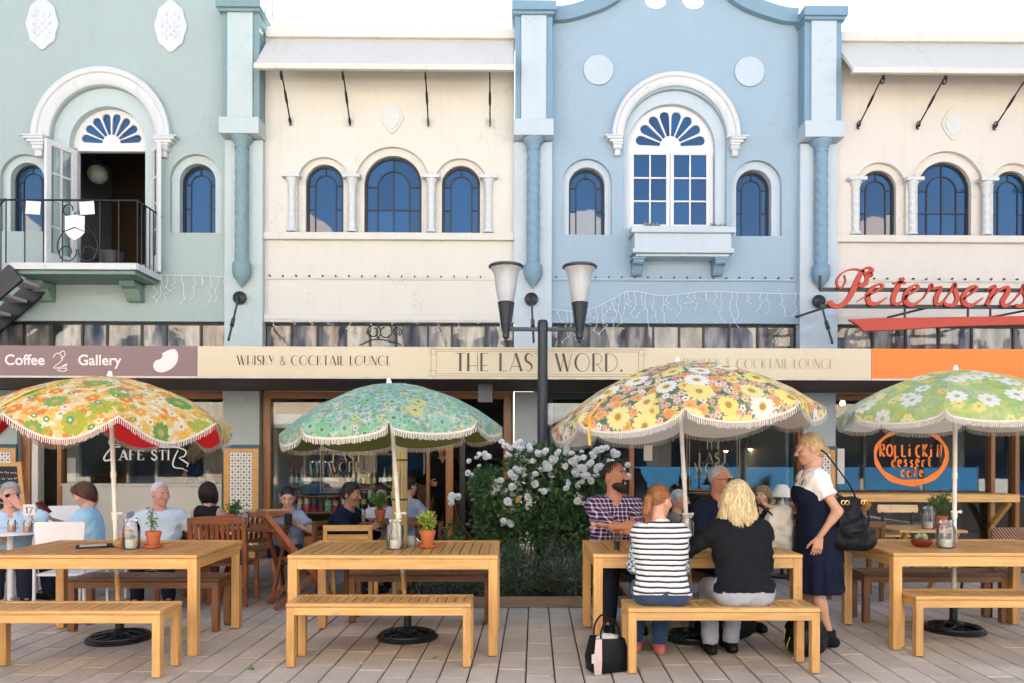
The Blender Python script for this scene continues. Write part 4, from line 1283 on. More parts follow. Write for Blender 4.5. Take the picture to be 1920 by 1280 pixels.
# orange ring lettering
MAT['orange_vinyl'] = mat_plain('orange_vinyl', (.95,.235,.03), .45, .08, 8, 0)
ro = thing('window_lettering', 'orange hand lettering reading Rollickin dessert cafe inside an oval ring', 'lettering', (FX(1715), YF+.04, FZ(905)))
b = MB(); xc, zc = FX(1715), FZ(852)
ov = [(xc+68*S*cos(a)*(1+.02*sin(3*a)), zc+51*S*sin(a)) for a in [2*pi*i/60 for i in range(61)]]
ribbon(b, ov, [(6.5+5.5*max(0, cos(a*2*pi/60 + pi/2.2))+1.5*sin(a))*S for a in range(61)], yg)
b.build('oval_ring', MAT['orange_vinyl'], ro, world=True)
FAT = {'R':[[(.1,0),(.1,1),(.6,.95),(.65,.6),(.15,.5),(.7,0)]], 'O':[_arc(.42,.5,.38,.45,0,360,18)], 'L':[[(.15,1),(.15,.05),(.65,.05)]], 'i':[[(.2,0),(.2,.65)],[(.14,.9),(.26,.9)]],
       'C':[_arc(.50,.5,.40,.45,70,290,14)], 'K':[[(.12,0),(.12,1)],[(.6,1),(.15,.45),(.65,0)]], 'N':[[(.1,0),(.1,1),(.62,0),(.62,1)]],
       'd':[_arc(.35,.32,.28,.3,0,360,14),[(.62,1),(.62,0)]], 'e':[[(.1,.35),(.6,.38)]+_arc(.35,.33,.26,.3,10,300,12)], 's':[[(.55,.55),(.3,.62),(.15,.48),(.5,.25),(.45,.05),(.1,.08)]],
       'r':[[(.15,0),(.15,.62)],[(.15,.4),(.35,.6),(.55,.58)]], 't':[[(.3,.95),(.3,.1),(.55,.03)],[(.05,.62),(.6,.62)]], 'a':[_arc(.35,.3,.27,.28,0,360,14),[(.62,.6),(.62,0)]], 'f':[[(.6,.9),(.35,.95),(.28,.7),(.28,0)],[(.08,.55),(.55,.55)]], 'c':[_arc(.38,.32,.28,.3,50,310,12)]}
def fat(b, s, x0, x1, z0, h, wgt):
    st = (x1-x0)/len(s)
    for i, c in enumerate(s):
        jz = random.uniform(-.06,.06)*h
        for p in FAT[c]: ribbon(b, [(x0+st*(i+q_[0]*1.0), z0+jz+q_[1]*h) for q_ in p], wgt, yg-.0005*i)
b = MB(); fat(b, 'ROLLiCKiN', FX(1655), FX(1777), FZ(854), 23*S, 3.9*S); fat(b, 'dessert', FX(1678), FX(1757), FZ(872), 20*S, 3.2*S); fat(b, 'cafe', FX(1695), FX(1742), FZ(891), 18*S, 3.6*S)
b.build('hand_letters', MAT['orange_vinyl'], ro, world=True)
# timber bar ledge
led = thing('bar_ledge', 'thick timber bar ledge along the dessert cafe window', 'ledge', (FX(1735), YF-.2, 0))
MB().box((1572-960)/1400*10.15, (1905-960)/1400*10.15, 10.0, 10.46, 1.5-93/1400*10.1-.0, 1.5-78/1400*10.1).build('ledge_top', MAT['teak_x'], led, world=True, bevel=.01)
for px in (1605, 1860): 
    b = MB(); b.bar((FX(px), 10.08, .82), (FX(px), YF-.02, .45), .06, .07); b.bar((FX(px), YF-.05, .25), (FX(px), YF-.05, .82), .06, .06); b.build('strut', MAT['teak_z'], led, world=True)
# ------------------------------------------------------------------ slatted tables and benches
def slat_table(name, label, cat, x0, y0, L, D, H, nsl, leg, apron, mats, group, rot=0.0, brackets=True):
    """x0,y0: near left corner. top frame + loose slats, apron, four legs"""
    ms, mx, mz = [MAT[k] for k in mats]
    o = thing(name, label, cat, (x0+L/2, y0+D/2, 0), rot, group)
    th = .026; fr = .072 if L > 1.4 else .055
    hx, hy = L/2, D/2
    b = MB(); b.box(-hx, hx, -hy, -hy+fr, H-th, H); b.build('top_rail', mx, o, bevel=.004)
    b = MB(); b.box(-hx, hx, hy-fr, hy, H-th, H); b.build('top_rail', mx, o, bevel=.004)
    for s_ in (-1, 1):
        b = MB(); b.box(*sorted((s_*hx, s_*(hx-fr))), -hy+fr+.002, hy-fr-.002, H-th, H); b.build('top_rail', ms, o, bevel=.004)
    w = (L-2*fr)/nsl
    b = MB(); b.box(-w/2+.004, w/2-.004, -hy+fr+.002, hy-fr-.002, -th, 0)
    so = b.build('slat', ms, o, bevel=.003)
    for i in range(nsl):
        s_ = so if i == 0 else so.copy()
        if i: COL.objects.link(s_)
        s_.location = (-hx+fr+w*(i+.5), random.uniform(-.0008,.0008), H-.002+random.uniform(-.0012,.0012))
    za = H-th-.003
    b = MB(); b.box(-hx+leg, hx-leg, -hy+.006, -hy+.030, za-apron, za); b.build('apron', mx, o, bevel=.003)
    b = MB(); b.box(-hx+leg, hx-leg, hy-.030, hy-.006, za-apron, za); b.build('apron', mx, o, bevel=.003)
    for s_ in (-1, 1):
        b = MB(); b.box(*sorted((s_*(hx-.006), s_*(hx-.030))), -hy+leg, hy-leg, za-apron, za); b.build('apron', ms, o, bevel=.003)
    b = MB(); b.box(-leg/2, leg/2, -leg/2, leg/2, .006, za); lo = b.build('leg', mz, o, bevel=.004)
    k = 0
    for sx in (-1, 1):
        for sy in (-1, 1):
            l_ = lo if k == 0 else lo.copy()
            if k: COL.objects.link(l_)
            k += 1
            l_.location = (sx*(hx-leg/2-.002), sy*(hy-leg/2-.002), 0)
    b = MB(); b.box(-leg*.3, leg*.3, -leg*.3, leg*.3, 0, .0058)
    if brackets:
        for sx in (-1, 1):
            b = MB(); xx = sx*(hx-.0015)
            b.box(*sorted((xx, xx+sx*.004)), hy-leg*.85, hy-leg*.15, za-apron-.10, za-apron+.03)
            br = b.build('corner_plate', MAT['black_iron'], o)
            b = MB()
            for q in range(4): b.ball((xx+sx*.005, hy-leg*.5, za-apron-.08+q*.03), (.003,.005,.005), 6, 4)
            b.build('screws', MAT['steel'], br)
    return o
TK = ('teak', 'teak_x', 'teak_z'); BR = ('brown_wood_y', 'brown_wood_x', 'brown_wood_z')
slat_table('picnic_table', 'slatted teak table under the orange and yellow parasol at left', 'table', -3.83, 5.45, 1.54, .92, .74, 19, .068, .075, TK, 'slatted teak tables')
slat_table('picnic_table', 'empty slatted teak table under the green patterned parasol', 'table', -1.635, 5.45, 1.535, .92, .74, 19, .068, .075, TK, 'slatted teak tables')
slat_table('picnic_table', 'slatted teak table with people sitting round it', 'table', .605, 5.52, 1.555, .90, .74, 19, .068, .075, TK, 'slatted teak tables')
slat_table('picnic_table', 'slatted teak table cut off by the right edge of the photo', 'table', 2.885, 5.62, 1.54, .90, .74, 19, .068, .075, TK, 'slatted teak tables')
FB = 'slatted benches'
slat_table('bench', 'light teak bench at the lower left corner', 'bench', -3.56, 4.93, 1.25, .33, .445, 18, .056, .055, TK, FB, 0, False)
slat_table('bench', 'empty light teak bench in front of the middle left table', 'bench', -1.56, 5.17, 1.28, .34, .445, 18, .056, .055, TK, FB, 0, False)
slat_table('bench', 'teak bench carrying the two women with their backs turned', 'bench', .785, 5.02, 1.30, .33, .445, 18, .056, .055, TK, FB, 0, False)
slat_table('bench', 'light teak bench at the right edge of the photo', 'bench', 2.96, 5.44, 1.28, .32, .445, 18, .056, .055, TK, FB, 0, False)
slat_table('bench', 'weathered brown bench behind the left table', 'bench', -3.66, 6.18, 1.24, .32, .445, 18, .056, .055, BR, FB, 0, False)
slat_table('bench', 'weathered brown bench behind the empty table', 'bench', -1.42, 6.50, 1.24, .30, .445, 18, .056, .055, BR, FB, 0, False)
slat_table('bench', 'brown bench under the two men at the busy table', 'bench', .78, 6.50, 1.30, .32, .445, 18, .056, .055, BR, FB, 0, False)
slat_table('bench', 'weathered brown bench behind the right table', 'bench', 3.08, 6.50, 1.27, .30, .445, 18, .056, .055, BR, FB, 0, False)

# ------------------------------------------------------------------ parasols with printed cloth
def flower(t, uv, scale, npet, r0, depth, off, seed=0.0, rnd=.65):
    """one layer of printed flowers: returns petal mask, heart mask, random value of each flower"""
    m = t.mapping(uv, (scale, scale, 1), (off, off*1.7, 0))
    v = t.new('ShaderNodeTexVoronoi'); v.voronoi_dimensions = '2D'; v.inputs['Scale'].default_value = 1.0; v.inputs['Randomness'].default_value = rnd
    t.l.new(m, v.inputs['Vector'])
    d = t.new('ShaderNodeVectorMath', operation='SUBTRACT'); t.l.new(m, d.inputs[0]); t.l.new(v.outputs['Position'], d.inputs[1])
    s_ = t.sep(d.outputs[0]); rv = t.sep(v.outputs['Color'])
    ang = t.math('ARCTAN2', s_[1], s_[0])
    ang = t.math('ADD', ang, t.math('MULTIPLY', rv[0], 6.28))
    lob = t.math('ABSOLUTE', t.math('COSINE', t.math('MULTIPLY', ang, npet/2.0)))
    rp = t.math('MULTIPLY', t.math('ADD', 1-depth, t.math('MULTIPLY', t.math('SQRT', lob), depth)), t.math('MULTIPLY', r0, t.math('ADD', .8, t.math('MULTIPLY', rv[1], .3))))
    dist = v.outputs['Distance']
    petal = t.math('LESS_THAN', dist, rp)
    heart = t.math('LESS_THAN', dist, r0*.26)
    rib = t.math('LESS_THAN', lob, .16)
    return petal, heart, rv[2], rib, t.math('DIVIDE', dist, r0)
def print_mat(name, ground, layers, light_haze=.24):
    """ground: two colours; layers: dicts scale, n, r, depth, off, cols (petal colours), heart, keep"""
    t = NT(name); uvn = t.new('ShaderNodeUVMap'); uvn.uv_map = 'print'; uv = uvn.outputs[0]
    g_ = t.noise(uv, 16, 3, .6)
    col = t.ramp(g_, [(.3, ground[0]), (.48, ground[1]), (.62, ground[2])], 'CONSTANT' if len(ground) > 3 else 'LINEAR')
    for L in layers:
        p, h, r, rib, dd = flower(t, uv, L['s'], L['n'], L['r'], L['d'], L['o'])
        cs = L['c']
        pc = t.ramp(r, [(i/len(cs), c) for i, c in enumerate(cs)], 'CONSTANT')
        pc = t.mix(t.math('MULTIPLY', rib, .35), pc, L.get('vein', ground[0]))
        pc = t.mix(t.math('MULTIPLY', t.math('LESS_THAN', dd, .42), .6), pc, L.get('mid', cs[0]))
        keep = t.math('LESS_THAN', t.math('FRACT', t.math('MULTIPLY', r, 7.31)), L.get('k', 1.1))
        col = t.mix(t.math('MULTIPLY', p, keep), col, pc)
        col = t.mix(t.math('MULTIPLY', h, keep), col, L['h'])
    w = t.noise(uv, 3, 3, .5)
    col = t.mix(t.math('MULTIPLY', w, light_haze*2), col, (.84,.84,.80)); dk = t.new('ShaderNodeVectorMath', operation='SCALE'); t.l.new(col, dk.inputs[0]); dk.inputs['Scale'].default_value = .80; col = dk.outputs[0]  # pale haze of bright light on the cloth is mixed into the print
    t.base(col); t.set(rough=.9, spec=.05)
    wv = t.noise(t.mapping(uv, (1,1,1)), 9, 3, .5); t.bump(wv, .35, .02)
    # sunlit cloth lets a little light through
    trn = t.new('ShaderNodeBsdfTranslucent'); t.l.new(col, trn.inputs[0])
    mx = t.new('ShaderNodeMixShader'); mx.inputs[0].default_value = .28
    t.l.new(t.p.outputs[0], mx.inputs[1]); t.l.new(trn.outputs[0], mx.inputs[2]); t.l.new(mx.outputs[0], t.out.inputs[0])
    return t.m
Y_, O_, W_, G_, L_g = (.80,.50,.06), (.82,.23,.05), (.85,.82,.74), (.13,.34,.07), (.40,.48,.05)
pm1 = print_mat('orange_yellow_print', ((.82,.50,.08), (.84,.62,.22), (.86,.80,.66)), [
    dict(s=6.5, n=6, r=.40, d=.35, o=.3, c=(O_, (.85,.38,.08), Y_, (.86,.55,.12)), h=(.85,.65,.1), k=.8),
    dict(s=9, n=5, r=.34, d=.4, o=4.1, c=(L_g, O_, (.8,.3,.06), W_), h=(.7,.2,.05), k=.55),
    dict(s=3.4, n=11, r=.33, d=.3, o=8.7, c=(G_, (.20,.42,.10), L_g), h=(.62,.42,.12), k=.62, mid=(.3,.42,.08)),
    dict(s=7, n=5, r=.20, d=.15, o=13.0, c=(W_, G_, (.1,.35,.15)), h=(.8,.78,.6), k=.5)], light_haze=.04)
pm2 = print_mat('green_teal_print', ((.10,.17,.14), (.22,.40,.30), (.55,.60,.50)), [
    dict(s=17, n=5, r=.42, d=.5, o=.3, c=((.10,.42,.30), (.45,.52,.14), (.12,.24,.20), (.55,.60,.48), (.10,.40,.16)), h=(.05,.08,.08), k=.95),
    dict(s=11, n=7, r=.36, d=.45, o=3.3, c=((.10,.48,.36), (.16,.50,.28), (.50,.55,.12), (.20,.52,.46)), h=(.06,.13,.10), k=.7, vein=(.05,.12,.10)),
    dict(s=5.2, n=9, r=.33, d=.35, o=9.3, c=((.12,.48,.20), (.22,.54,.36), (.13,.46,.38), (.60,.58,.08)), h=(.04,.12,.06), k=.62, vein=(.07,.22,.10), mid=(.30,.58,.34))], light_haze=.18)
pm3 = print_mat('yellow_orange_daisy_print', ((.04,.13,.09), (.10,.24,.14), (.74,.46,.32)), [
    dict(s=15, n=5, r=.46, d=.4, o=.3, c=((.84,.46,.36), (.86,.60,.48), (.84,.40,.26), (.84,.70,.20), (.86,.84,.76)), h=(.6,.18,.10), k=.90, vein=(.7,.24,.16)),
    dict(s=7.5, n=5, r=.42, d=.3, o=5.3, c=((.86,.34,.10), (.86,.70,.22), (.86,.42,.16)), h=(.7,.3,.06), k=.60, vein=(.7,.24,.06)),
    dict(s=4.4, n=15, r=.46, d=.32, o=2.9, c=((.87,.74,.20), (.88,.86,.82), (.87,.76,.26), (.88,.86,.80), (.87,.80,.34)), h=(.50,.30,.05), k=.84, vein=(.80,.56,.14), mid=(.87,.66,.26))], light_haze=.05)
pm4 = print_mat('white_daisy_lime_print', ((.20,.42,.14), (.34,.50,.10), (.52,.58,.10)), [
    dict(s=8, n=6, r=.42, d=.35, o=.3, c=((.80,.66,.10), (.40,.52,.08), (.22,.46,.20), (.82,.72,.16)), h=(.5,.42,.05), k=.85, vein=(.5,.48,.1)),
    dict(s=5.0, n=8, r=.43, d=.4, o=6.3, c=(W_, (.86,.85,.82), (.84,.76,.20), (.86,.85,.80)), h=(.36,.52,.14), k=.80, vein=(.55,.62,.42), mid=(.84,.84,.74))], light_haze=.22)
MAT['fringe'] = mat_plain('cream_cotton_fringe', (.52,.49,.44), .9, .3, 40, .4, 200)
MAT['pole_white'] = mat_plain('chipped_white_pole', (.70,.68,.63), .45, .25, 12, .2, 60)
MAT['cast_iron'] = mat_plain('black_cast_iron', (.010,.014,.016), .32, .3, 30, .3, 80)

def parasol(label, base, top, R, h, m, lining, tilt, spin, flapk, pole_low='teak_z', nseg=8, strap=None, scal=1.0, notch=1.0, pw=.6):
    """base: foot of the pole; top: apex; tilt: (about x, about y); printed canopy of eight gores with scalloped valance"""
    o = thing('parasol', label, 'parasol', (base[0], base[1], 0), 0, 'printed parasols over the tables')
    ax, ay, az = top[0]-base[0], top[1]-base[1], top[2]
    # base: cast ring with spokes
    b = MB(); b.lathe([(.215,.0),(.245,.0),(.245,.012),(.232,.018),(.232,.026),(.218,.030),(.216,.040),(.200,.042),(.190,.034),(.190,.01)], n=40)
    b.lathe([(.075,.03),(.075,.06),(.05,.07),(.032,.09),(.030,.22),(.026,.24),(.02,.24)], n=20)
    for k in range(8):
        a = 2*pi*k/8
        b.tube(spline([(.06*cos(a),.06*sin(a),.055), (.12*cos(a+.25),.12*sin(a+.25),.05), (.20*cos(a),.20*sin(a),.03)], 4), .008, 6)
        b.tube([(.13*cos(a+.2),.13*sin(a+.2),.045), (.20*cos(a+.4),.20*sin(a+.4),.032)], .006, 6)
    b.build('base', MAT['cast_iron'], o, smooth=True, angle=40)
    f = lambda z: (ax*z/az, ay*z/az, z)
    b = MB(); b.tube([f(.06), f(.52)], .019, 12); b.build('lower_pole', MAT[pole_low], o, smooth=True)
    b = MB(); b.tube([f(.50), f(az-.03)], .0175, 12); b.tube([f(.95), f(1.0)], .023, 12); b.tube([f(1.28), f(1.33)], .021, 12); b.build('pole', MAT['pole_white'], o, smooth=True)
    b = MB(); c = f(1.0); b.tube([(c[0]-.03,c[1],c[2]), (c[0]+.045,c[1],c[2])], .008, 8); b.ball((c[0]+.05, c[1], c[2]), .014, 8, 6); b.build('tilt_knob', MAT['pole_white'], o, smooth=True)
    TM = Matrix.Translation((ax, ay, az)) @ Matrix.Rotation(tilt[0], 4, 'X') @ Matrix.Rotation(tilt[1], 4, 'Y') @ Matrix.Rotation(spin, 4, 'Z')
    NA, NR, NV = 24, 14, 4
    nang = nseg*NA
    def surf(a, s):
        """s 0..1 along the gore, >1 valance"""
        g_ = (a*nseg/(2*pi)) % 1.0
        e = sin(pi*g_)
        gv = cos(pi/nseg)/cos(2*pi/nseg*(g_-.5))
        if s <= 1:
            r = R*s*(1 - (1-gv)*(s**1.2)*.95)
            z = -h*(.42*s**1.25+.58*s**2.6) - .018*e*sin(pi*min(s,1))*1.0
            return Vector((r*cos(a), r*sin(a), z))
        rr = R*(1-(1-gv)*.95)
        fl = flapk*(notch*(e**pw)+ (1-notch)*.9)
        k = (s-1)
        w = .012*sin(9*a+1.3)*k
        r = rr + .012*k + w
        return Vector((r*cos(a), r*sin(a), -h - fl*k))
    vs_ = []; fs = []; uvs = []
    ss = [i/NR for i in range(NR+1)] + [1+(i+1)/NV for i in range(NV)]
    for j, s in enumerate(ss):
        for k in range(nang):
            a = 2*pi*k/nang
            p = surf(a, s); vs_.append(p)
            sl = min(s, 1)*R*1.08 + max(0, s-1)*flapk
            uvs.append((sl*cos(a), sl*sin(a)))
    for j in range(len(ss)-1):
        for k in range(nang):
            k2 = (k+1) % nang
            fs.append((j*nang+k, j*nang+k2, (j+1)*nang+k2, (j+1)*nang+k)[::-1] if j else (k2+nang, k+nang, k))
    b = MB(); b.add(vs_, fs); b.xform(TM)
    cn = b.build('canopy', m, o, smooth='all')
    ul = cn.data.uv_layers.new(name='print')
    li = np.zeros(len(cn.data.loops), int); cn.data.loops.foreach_get('vertex_index', li)
    ul.data.foreach_set('uv', np.array(uvs, float)[li].ravel())
    # lining
    b = MB(); b.add([v_ + Vector((0,0,-.004)) - Vector((v_.x, v_.y, 0)).normalized()*.003 if v_.length > 1e-6 else v_+Vector((0,0,-.004)) for v_ in vs_], [q[::-1] for q in fs]); b.xform(TM)
    b.build('lining', lining, o, smooth='all')
    # ribs
    for k in range(nseg):
        a = 2*pi*k/nseg
        b = MB(); b.tube([surf(a, s)+Vector((0,0,-.012)) for s in (.02,.3,.6,.85,1.0)], .0035, 6); b.xform(TM); b.build('rib', MAT['steel'], o)
    # piping along the gores, fringe along the scallops
    b = MB()
    for k in range(nseg):
        a = 2*pi*k/nseg
        b.tube([surf(a, s)+Vector((0,0,.001)) for s in (.02,.2,.4,.6,.8,1.0)], .003, 5)
    b.xform(TM); b.build('seams', m, o)
    b = MB(); nf = 460
    for k in range(nf):
        a = 2*pi*k/nf; p = surf(a, 2.0); g_ = surf(a+.01, 2.0)-p; q = surf(a, 1.9)
        dn = (p-q); dn = dn.normalized() if dn.length > .004 else Vector((0,0,-1))
        dn = (dn+Vector((0,0,-1.5))).normalized()
        L_ = random.uniform(.034, .046)*scal; tw = g_.normalized()*.0040
        out = Vector((cos(a), sin(a), 0))*random.uniform(-.002,.006)
        b.add([p-tw-dn*.012, p+tw-dn*.012, p+tw*.7+dn*L_+out, p-tw*.7+dn*L_+out], [(0,1,2,3)])
    b.xform(TM); b.build('fringe', MAT['fringe'], o, kind='stuff')
    b = MB()
    for k in range(0, nang+1):
        a = 2*pi*k/nang; p = surf(a, 2.0); q = surf(a, 1.9); d = p-q; d = d.normalized() if d.length > .004 else Vector((0,0,-1)); r_ = Vector((cos(a),sin(a),0))
        b.v += [tuple(p-d*.010+r_*.003), tuple(p+d*.004+r_*.003)]
        if k: b.f.append((2*k-2, 2*k-1, 2*k+1, 2*k)); b.mi.append(0)
    b.xform(TM); b.build('fringe_braid', MAT['fringe'], o)
    b = MB(); b.lathe([(.022,-.012),(.026,.0),(.020,.014),(.017,.030),(.012,.042),(.001,.046)], n=14); b.xform(TM); b.build('finial', MAT['white_plastic'], o, smooth=True)
    if strap:
        a, s0, s1, wd, m2 = strap
        b = MB(); pts = [surf(a, s0 + (1.75-s0)*i/8) + Vector((0,0,.008)) for i in range(9)]
        e = pts[-1]; pts += [e+Vector((cos(a)*.01, sin(a)*.01, -s1*k/4)) for k in range(1, 5)]
        tang = Vector((-sin(a), cos(a), 0))*wd
        for i, p in enumerate(pts):
            b.v += [tuple(p-tang), tuple(p+tang)]
            if i: b.f.append((2*i-2, 2*i-1, 2*i+1, 2*i)); b.mi.append(0)
        b.xform(TM); so = b.build('tie_strap', m2, o)
        so.data.uv_layers.new(name='print')
        sd = so.modifiers.new('thick', 'SOLIDIFY'); sd.thickness = .002
    return o
MAT['lining_red'] = mat_plain('red_lining', (.62,.02,.03), .8, .1, 8, 0)
MAT['lining_green'] = mat_plain('olive_lining', (.12,.14,.04), .8, .1, 8, 0)
MAT['lining_white'] = mat_plain('off_white_lining', (.66,.65,.62), .8, .08, 8, 0)
MAT['strap_yellow'] = mat_plain('yellow_strap', (.66,.50,.05), .8, .2, 60, 0)
MAT['strap_orange'] = mat_plain('orange_strap', (.78,.40,.05), .8, .2, 60, 0)
parasol('orange, yellow and green flowered parasol with red lining at left', (-3.12, 5.97), (-3.19, 5.95, 2.085), .935, .37, pm1, MAT['lining_red'], (-.03, .015), radians(-13), .165, pw=.95, strap=(radians(-100+13-16), .62, .12, .022, MAT['strap_yellow']))
parasol('teal green patterned parasol leaning over the empty table', (-.84, 6.03), (-.985, 5.98, 2.04), .865, .37, pm2, MAT['lining_green'], (-.05, -.06), radians(8), .115, 'teak_z', notch=.8, pw=.30)
parasol('big yellow and orange daisy parasol over the busy table', (1.46, 6.0), (1.32, 5.95, 2.215), 1.055, .45, pm3, MAT['lining_white'], (-.05, -.075), radians(-12), .135, strap=(radians(-142+12), .75, .14, .012, MAT['strap_orange']), notch=.85, pw=.5)
parasol('white daisy and lime green parasol at right', (3.73, 6.27), (3.725, 6.24, 2.19), .935, .37, pm4, MAT['lining_white'], (-.02, .01), radians(10), .12, 'pole_white', notch=.8, pw=.35)

# ------------------------------------------------------------------ street lamp
lamp = thing('street_lamp', 'navy street lamp post with two frosted tulip lanterns', 'street lamp', (.318, 7.8, -.07))
b = MB(); b.lathe([(.11,.07),(.11,.32),(.07,.37),(.058,.41),(.052,2.80),(.056,2.82),(.056,2.90),(.045,2.93),(.001,2.935)], n=20); b.build('post', MAT['navy_metal'], lamp, smooth=True)
b = MB(); b.bar((-.40,0,2.835), (.40,0,2.835), .035, .04); b.build('cross_arm', MAT['navy_metal'], lamp, bevel=.005)
t = NT('frosted_lantern'); t.base(t.mix(t.noise(t.mapping(t.coord(), (14,14,2)), 2, 3, .6), (.52,.53,.56), (.82,.83,.85))); t.set(rough=.3, trans=.45, spec=.5); MAT['frosted'] = t.m
for sx in (-1, 1):
    x = sx*.385
    h_ = thing_part('lantern', lamp); h_.location = (x, 0, 0)
    b = MB(); b.lathe([(.004,2.70),(.018,2.715),(.018,2.735),(.036,2.75),(.036,2.80),(.045,2.83),(.065,2.98),(.086,3.095),(.09,3.11),(.08,3.12)], n=18)
    for k in range(9):
        a = 2*pi*k/9; b.bar((.05*cos(a),.05*sin(a),2.85), (.084*cos(a),.084*sin(a),3.09), .006, .012)
    b.build('stem', MAT['navy_metal'], h_, smooth=True)
    b = MB(); b.lathe([(.078,3.115),(.088,3.16),(.105,3.24),(.116,3.32),(.126,3.40),(.145,3.445),(.168,3.475)], n=28, cap=False); b.build('tulip_glass', MAT['frosted'], h_, smooth=True)
    b = MB(); b.lathe([(.166,3.472),(.182,3.478),(.184,3.492),(.172,3.505),(.10,3.515),(.001,3.52)], n=28); b.build('lid', MAT['navy_metal'], h_, smooth=True)

# ------------------------------------------------------------------ chairs
def chair(label, loc, rot, mats, style='vertical', w=.44, seat=.40, top=.88, nsl=8, rake=.14, fold=False, cat='chair', name='chair', arch_top=0.0):
    """faces -y in its own frame: the backrest is at +y"""
    mx, mz = MAT[mats[0]], MAT[mats[1]]
    o = thing(name, label, cat, loc, rot, 'chairs on the pavement')
    d = .42; hw = w/2
    yb = d/2
    back = lambda z: yb + (z-seat)/(top-seat)*rake if z > seat else yb
    if fold:
        for s_ in (-1, 1):
            b = MB(); b.bar((s_*hw, back(top), top-.03), (s_*hw, -d/2-.06, .0), .028, .05, up=(0,1,0)); b.build('back_leg', mz, o, bevel=.004)
            b = MB(); b.bar((s_*(hw-.035), -d/2+.03, seat-.01), (s_*(hw-.035), d/2+.12, .0), .026, .05, up=(0,1,0)); b.build('cross_leg', mz, o, bevel=.004)
    else:
        for s_ in (-1, 1):
            b = MB(); b.bar((s_*hw, -d/2+.02, 0), (s_*hw, -d/2+.02, seat), .04, .04); b.build('leg', mz, o, bevel=.004)
            b = MB(); b.bar((s_*hw, yb, 0), (s_*hw, yb, seat), .04, .04); b.bar((s_*hw, yb, seat), (s_*hw, back(top), top-.02), .04, .035, up=(0,1,0)); b.build('leg', mz, o, bevel=.004)
    n = 7
    for i in range(n):
        y = -d/2 + d*(i+.5)/n
        b = MB(); b.box(-hw+.02, hw-.02, y-d/n/2+.004, y+d/n/2-.004, seat-.008, seat+.012); b.build('seat_slat', mx, o)
    b = MB(); b.box(-hw+.02, hw-.02, -d/2+.0, -d/2+.022, seat-.06, seat-.0085); b.build('seat_rail', mx, o, bevel=.003)
    bf = lambda z: back(z)
    if fold: 
        k_ = (back(top)+d/2+.06)/(top-.03); bf = lambda z: -d/2-.06 + k_*z
    b = MB(); zt = top
    pts = [(-hw-.02, zt-.055), (-hw-.02, zt)] + [(-hw-.02 + (w+.04)*i/10, zt+arch_top*sin(pi*i/10)) for i in range(1, 10)] + [(hw+.02, zt), (hw+.02, zt-.055)]
    b.plate(pts, (), bf(zt-.03)-.016, bf(zt-.03)+.016); b.build('top_rail', mx, o, bevel=.004)
    zlow = seat+.10
    if style == 'vertical':
        b = MB(); b.box(-hw+.02, hw-.02, bf(zlow)-.012, bf(zlow)+.012, zlow-.025, zlow+.02); b.build('lower_rail', mx, o, bevel=.003)
        for i in range(nsl):
            x = -hw+.03 + (w-.06)*(i+.5)/nsl
            b = MB(); b.bar((x, bf(zlow+.02), zlow+.02), (x, bf(zt-.056), zt-.056), (w-.06)/nsl*.62, .012, up=(0,1,0)); b.build('back_slat', mz, o)
    else:
        for i in range(nsl):
            z = zlow + (zt-.07-zlow)*(i+.3)/nsl
            b = MB(); b.bar((-hw+.02, bf(z), z), (hw-.02, bf(z), z), .014, .05, up=(0,.2,1)); b.build('back_slat', mx, o)
    return o
RW = ('red_wood_x', 'red_wood_z'); TW = ('teak_x', 'teak_z'); BW = ('brown_wood_x', 'brown_wood_z')
def at(px, py, D): return ((px-960)/1400*D, D, 1.5-(py-845)/1400*D)
# backs are turned towards the camera for the nearer chairs (rot = pi)
chair('red hardwood chair with curved top rail behind the left table', (-2.82, 7.38, 0), radians(184), RW, 'vertical', .50, .40, .86, 9, .06, arch_top=.02)
chair('dark folding chair seen side-on beside the tiled pier', (-2.72, 8.15, 0), radians(205), RW, 'vertical', .46, .44, .86, 8, .10, fold=True)
chair('orange hardwood folding chair tipped beside the smiling woman', (-2.02, 7.35, 0), radians(118), RW, 'vertical', .44, .44, .93, 6, .20, fold=True)
chair('honey teak chair with horizontal back slats behind the empty table', (-1.56, 7.30, 0), radians(183), TW, 'horizontal', .42, .44, .80, 3, .03)
chair('pale timber chair with upright slats left of the right parasol pole', (3.52, 7.75, 0), radians(170), BW, 'vertical', .50, .44, .80, 9, .05)
chair('folding chair with crossed legs behind the standing woman', (2.62, 7.15, 0), radians(140), RW, 'vertical', .44, .44, .88, 7, .14, fold=True)
chair('yellow chair under the smiling woman', (-2.80, 8.72, 0), radians(35), TW, 'horizontal', .44, .37, .80, 3, .06)
chair('chair under the man in the navy jacket', (-1.72, 7.85, 0), radians(60), BW, 'horizontal', .44, .37, .76, 3, .05)
chair('chair under the dark haired woman facing the camera', (-1.42, 8.82, 0), radians(10), RW, 'horizontal', .44, .37, .76, 3, .05)
chair('chair under the woman with the dark bob', (-3.42, 8.30, 0), radians(180), RW, 'vertical', .46, .37, .76, 8, .05)
chair('chair under the white haired man', (-3.25, 7.50, 0), radians(15), RW, 'horizontal', .46, .37, .76, 3, .03)
chair('chair under the woman with the light brown bob', (2.95, 8.75, 0), radians(30), RW, 'vertical', .46, .37, .76, 8, .05)
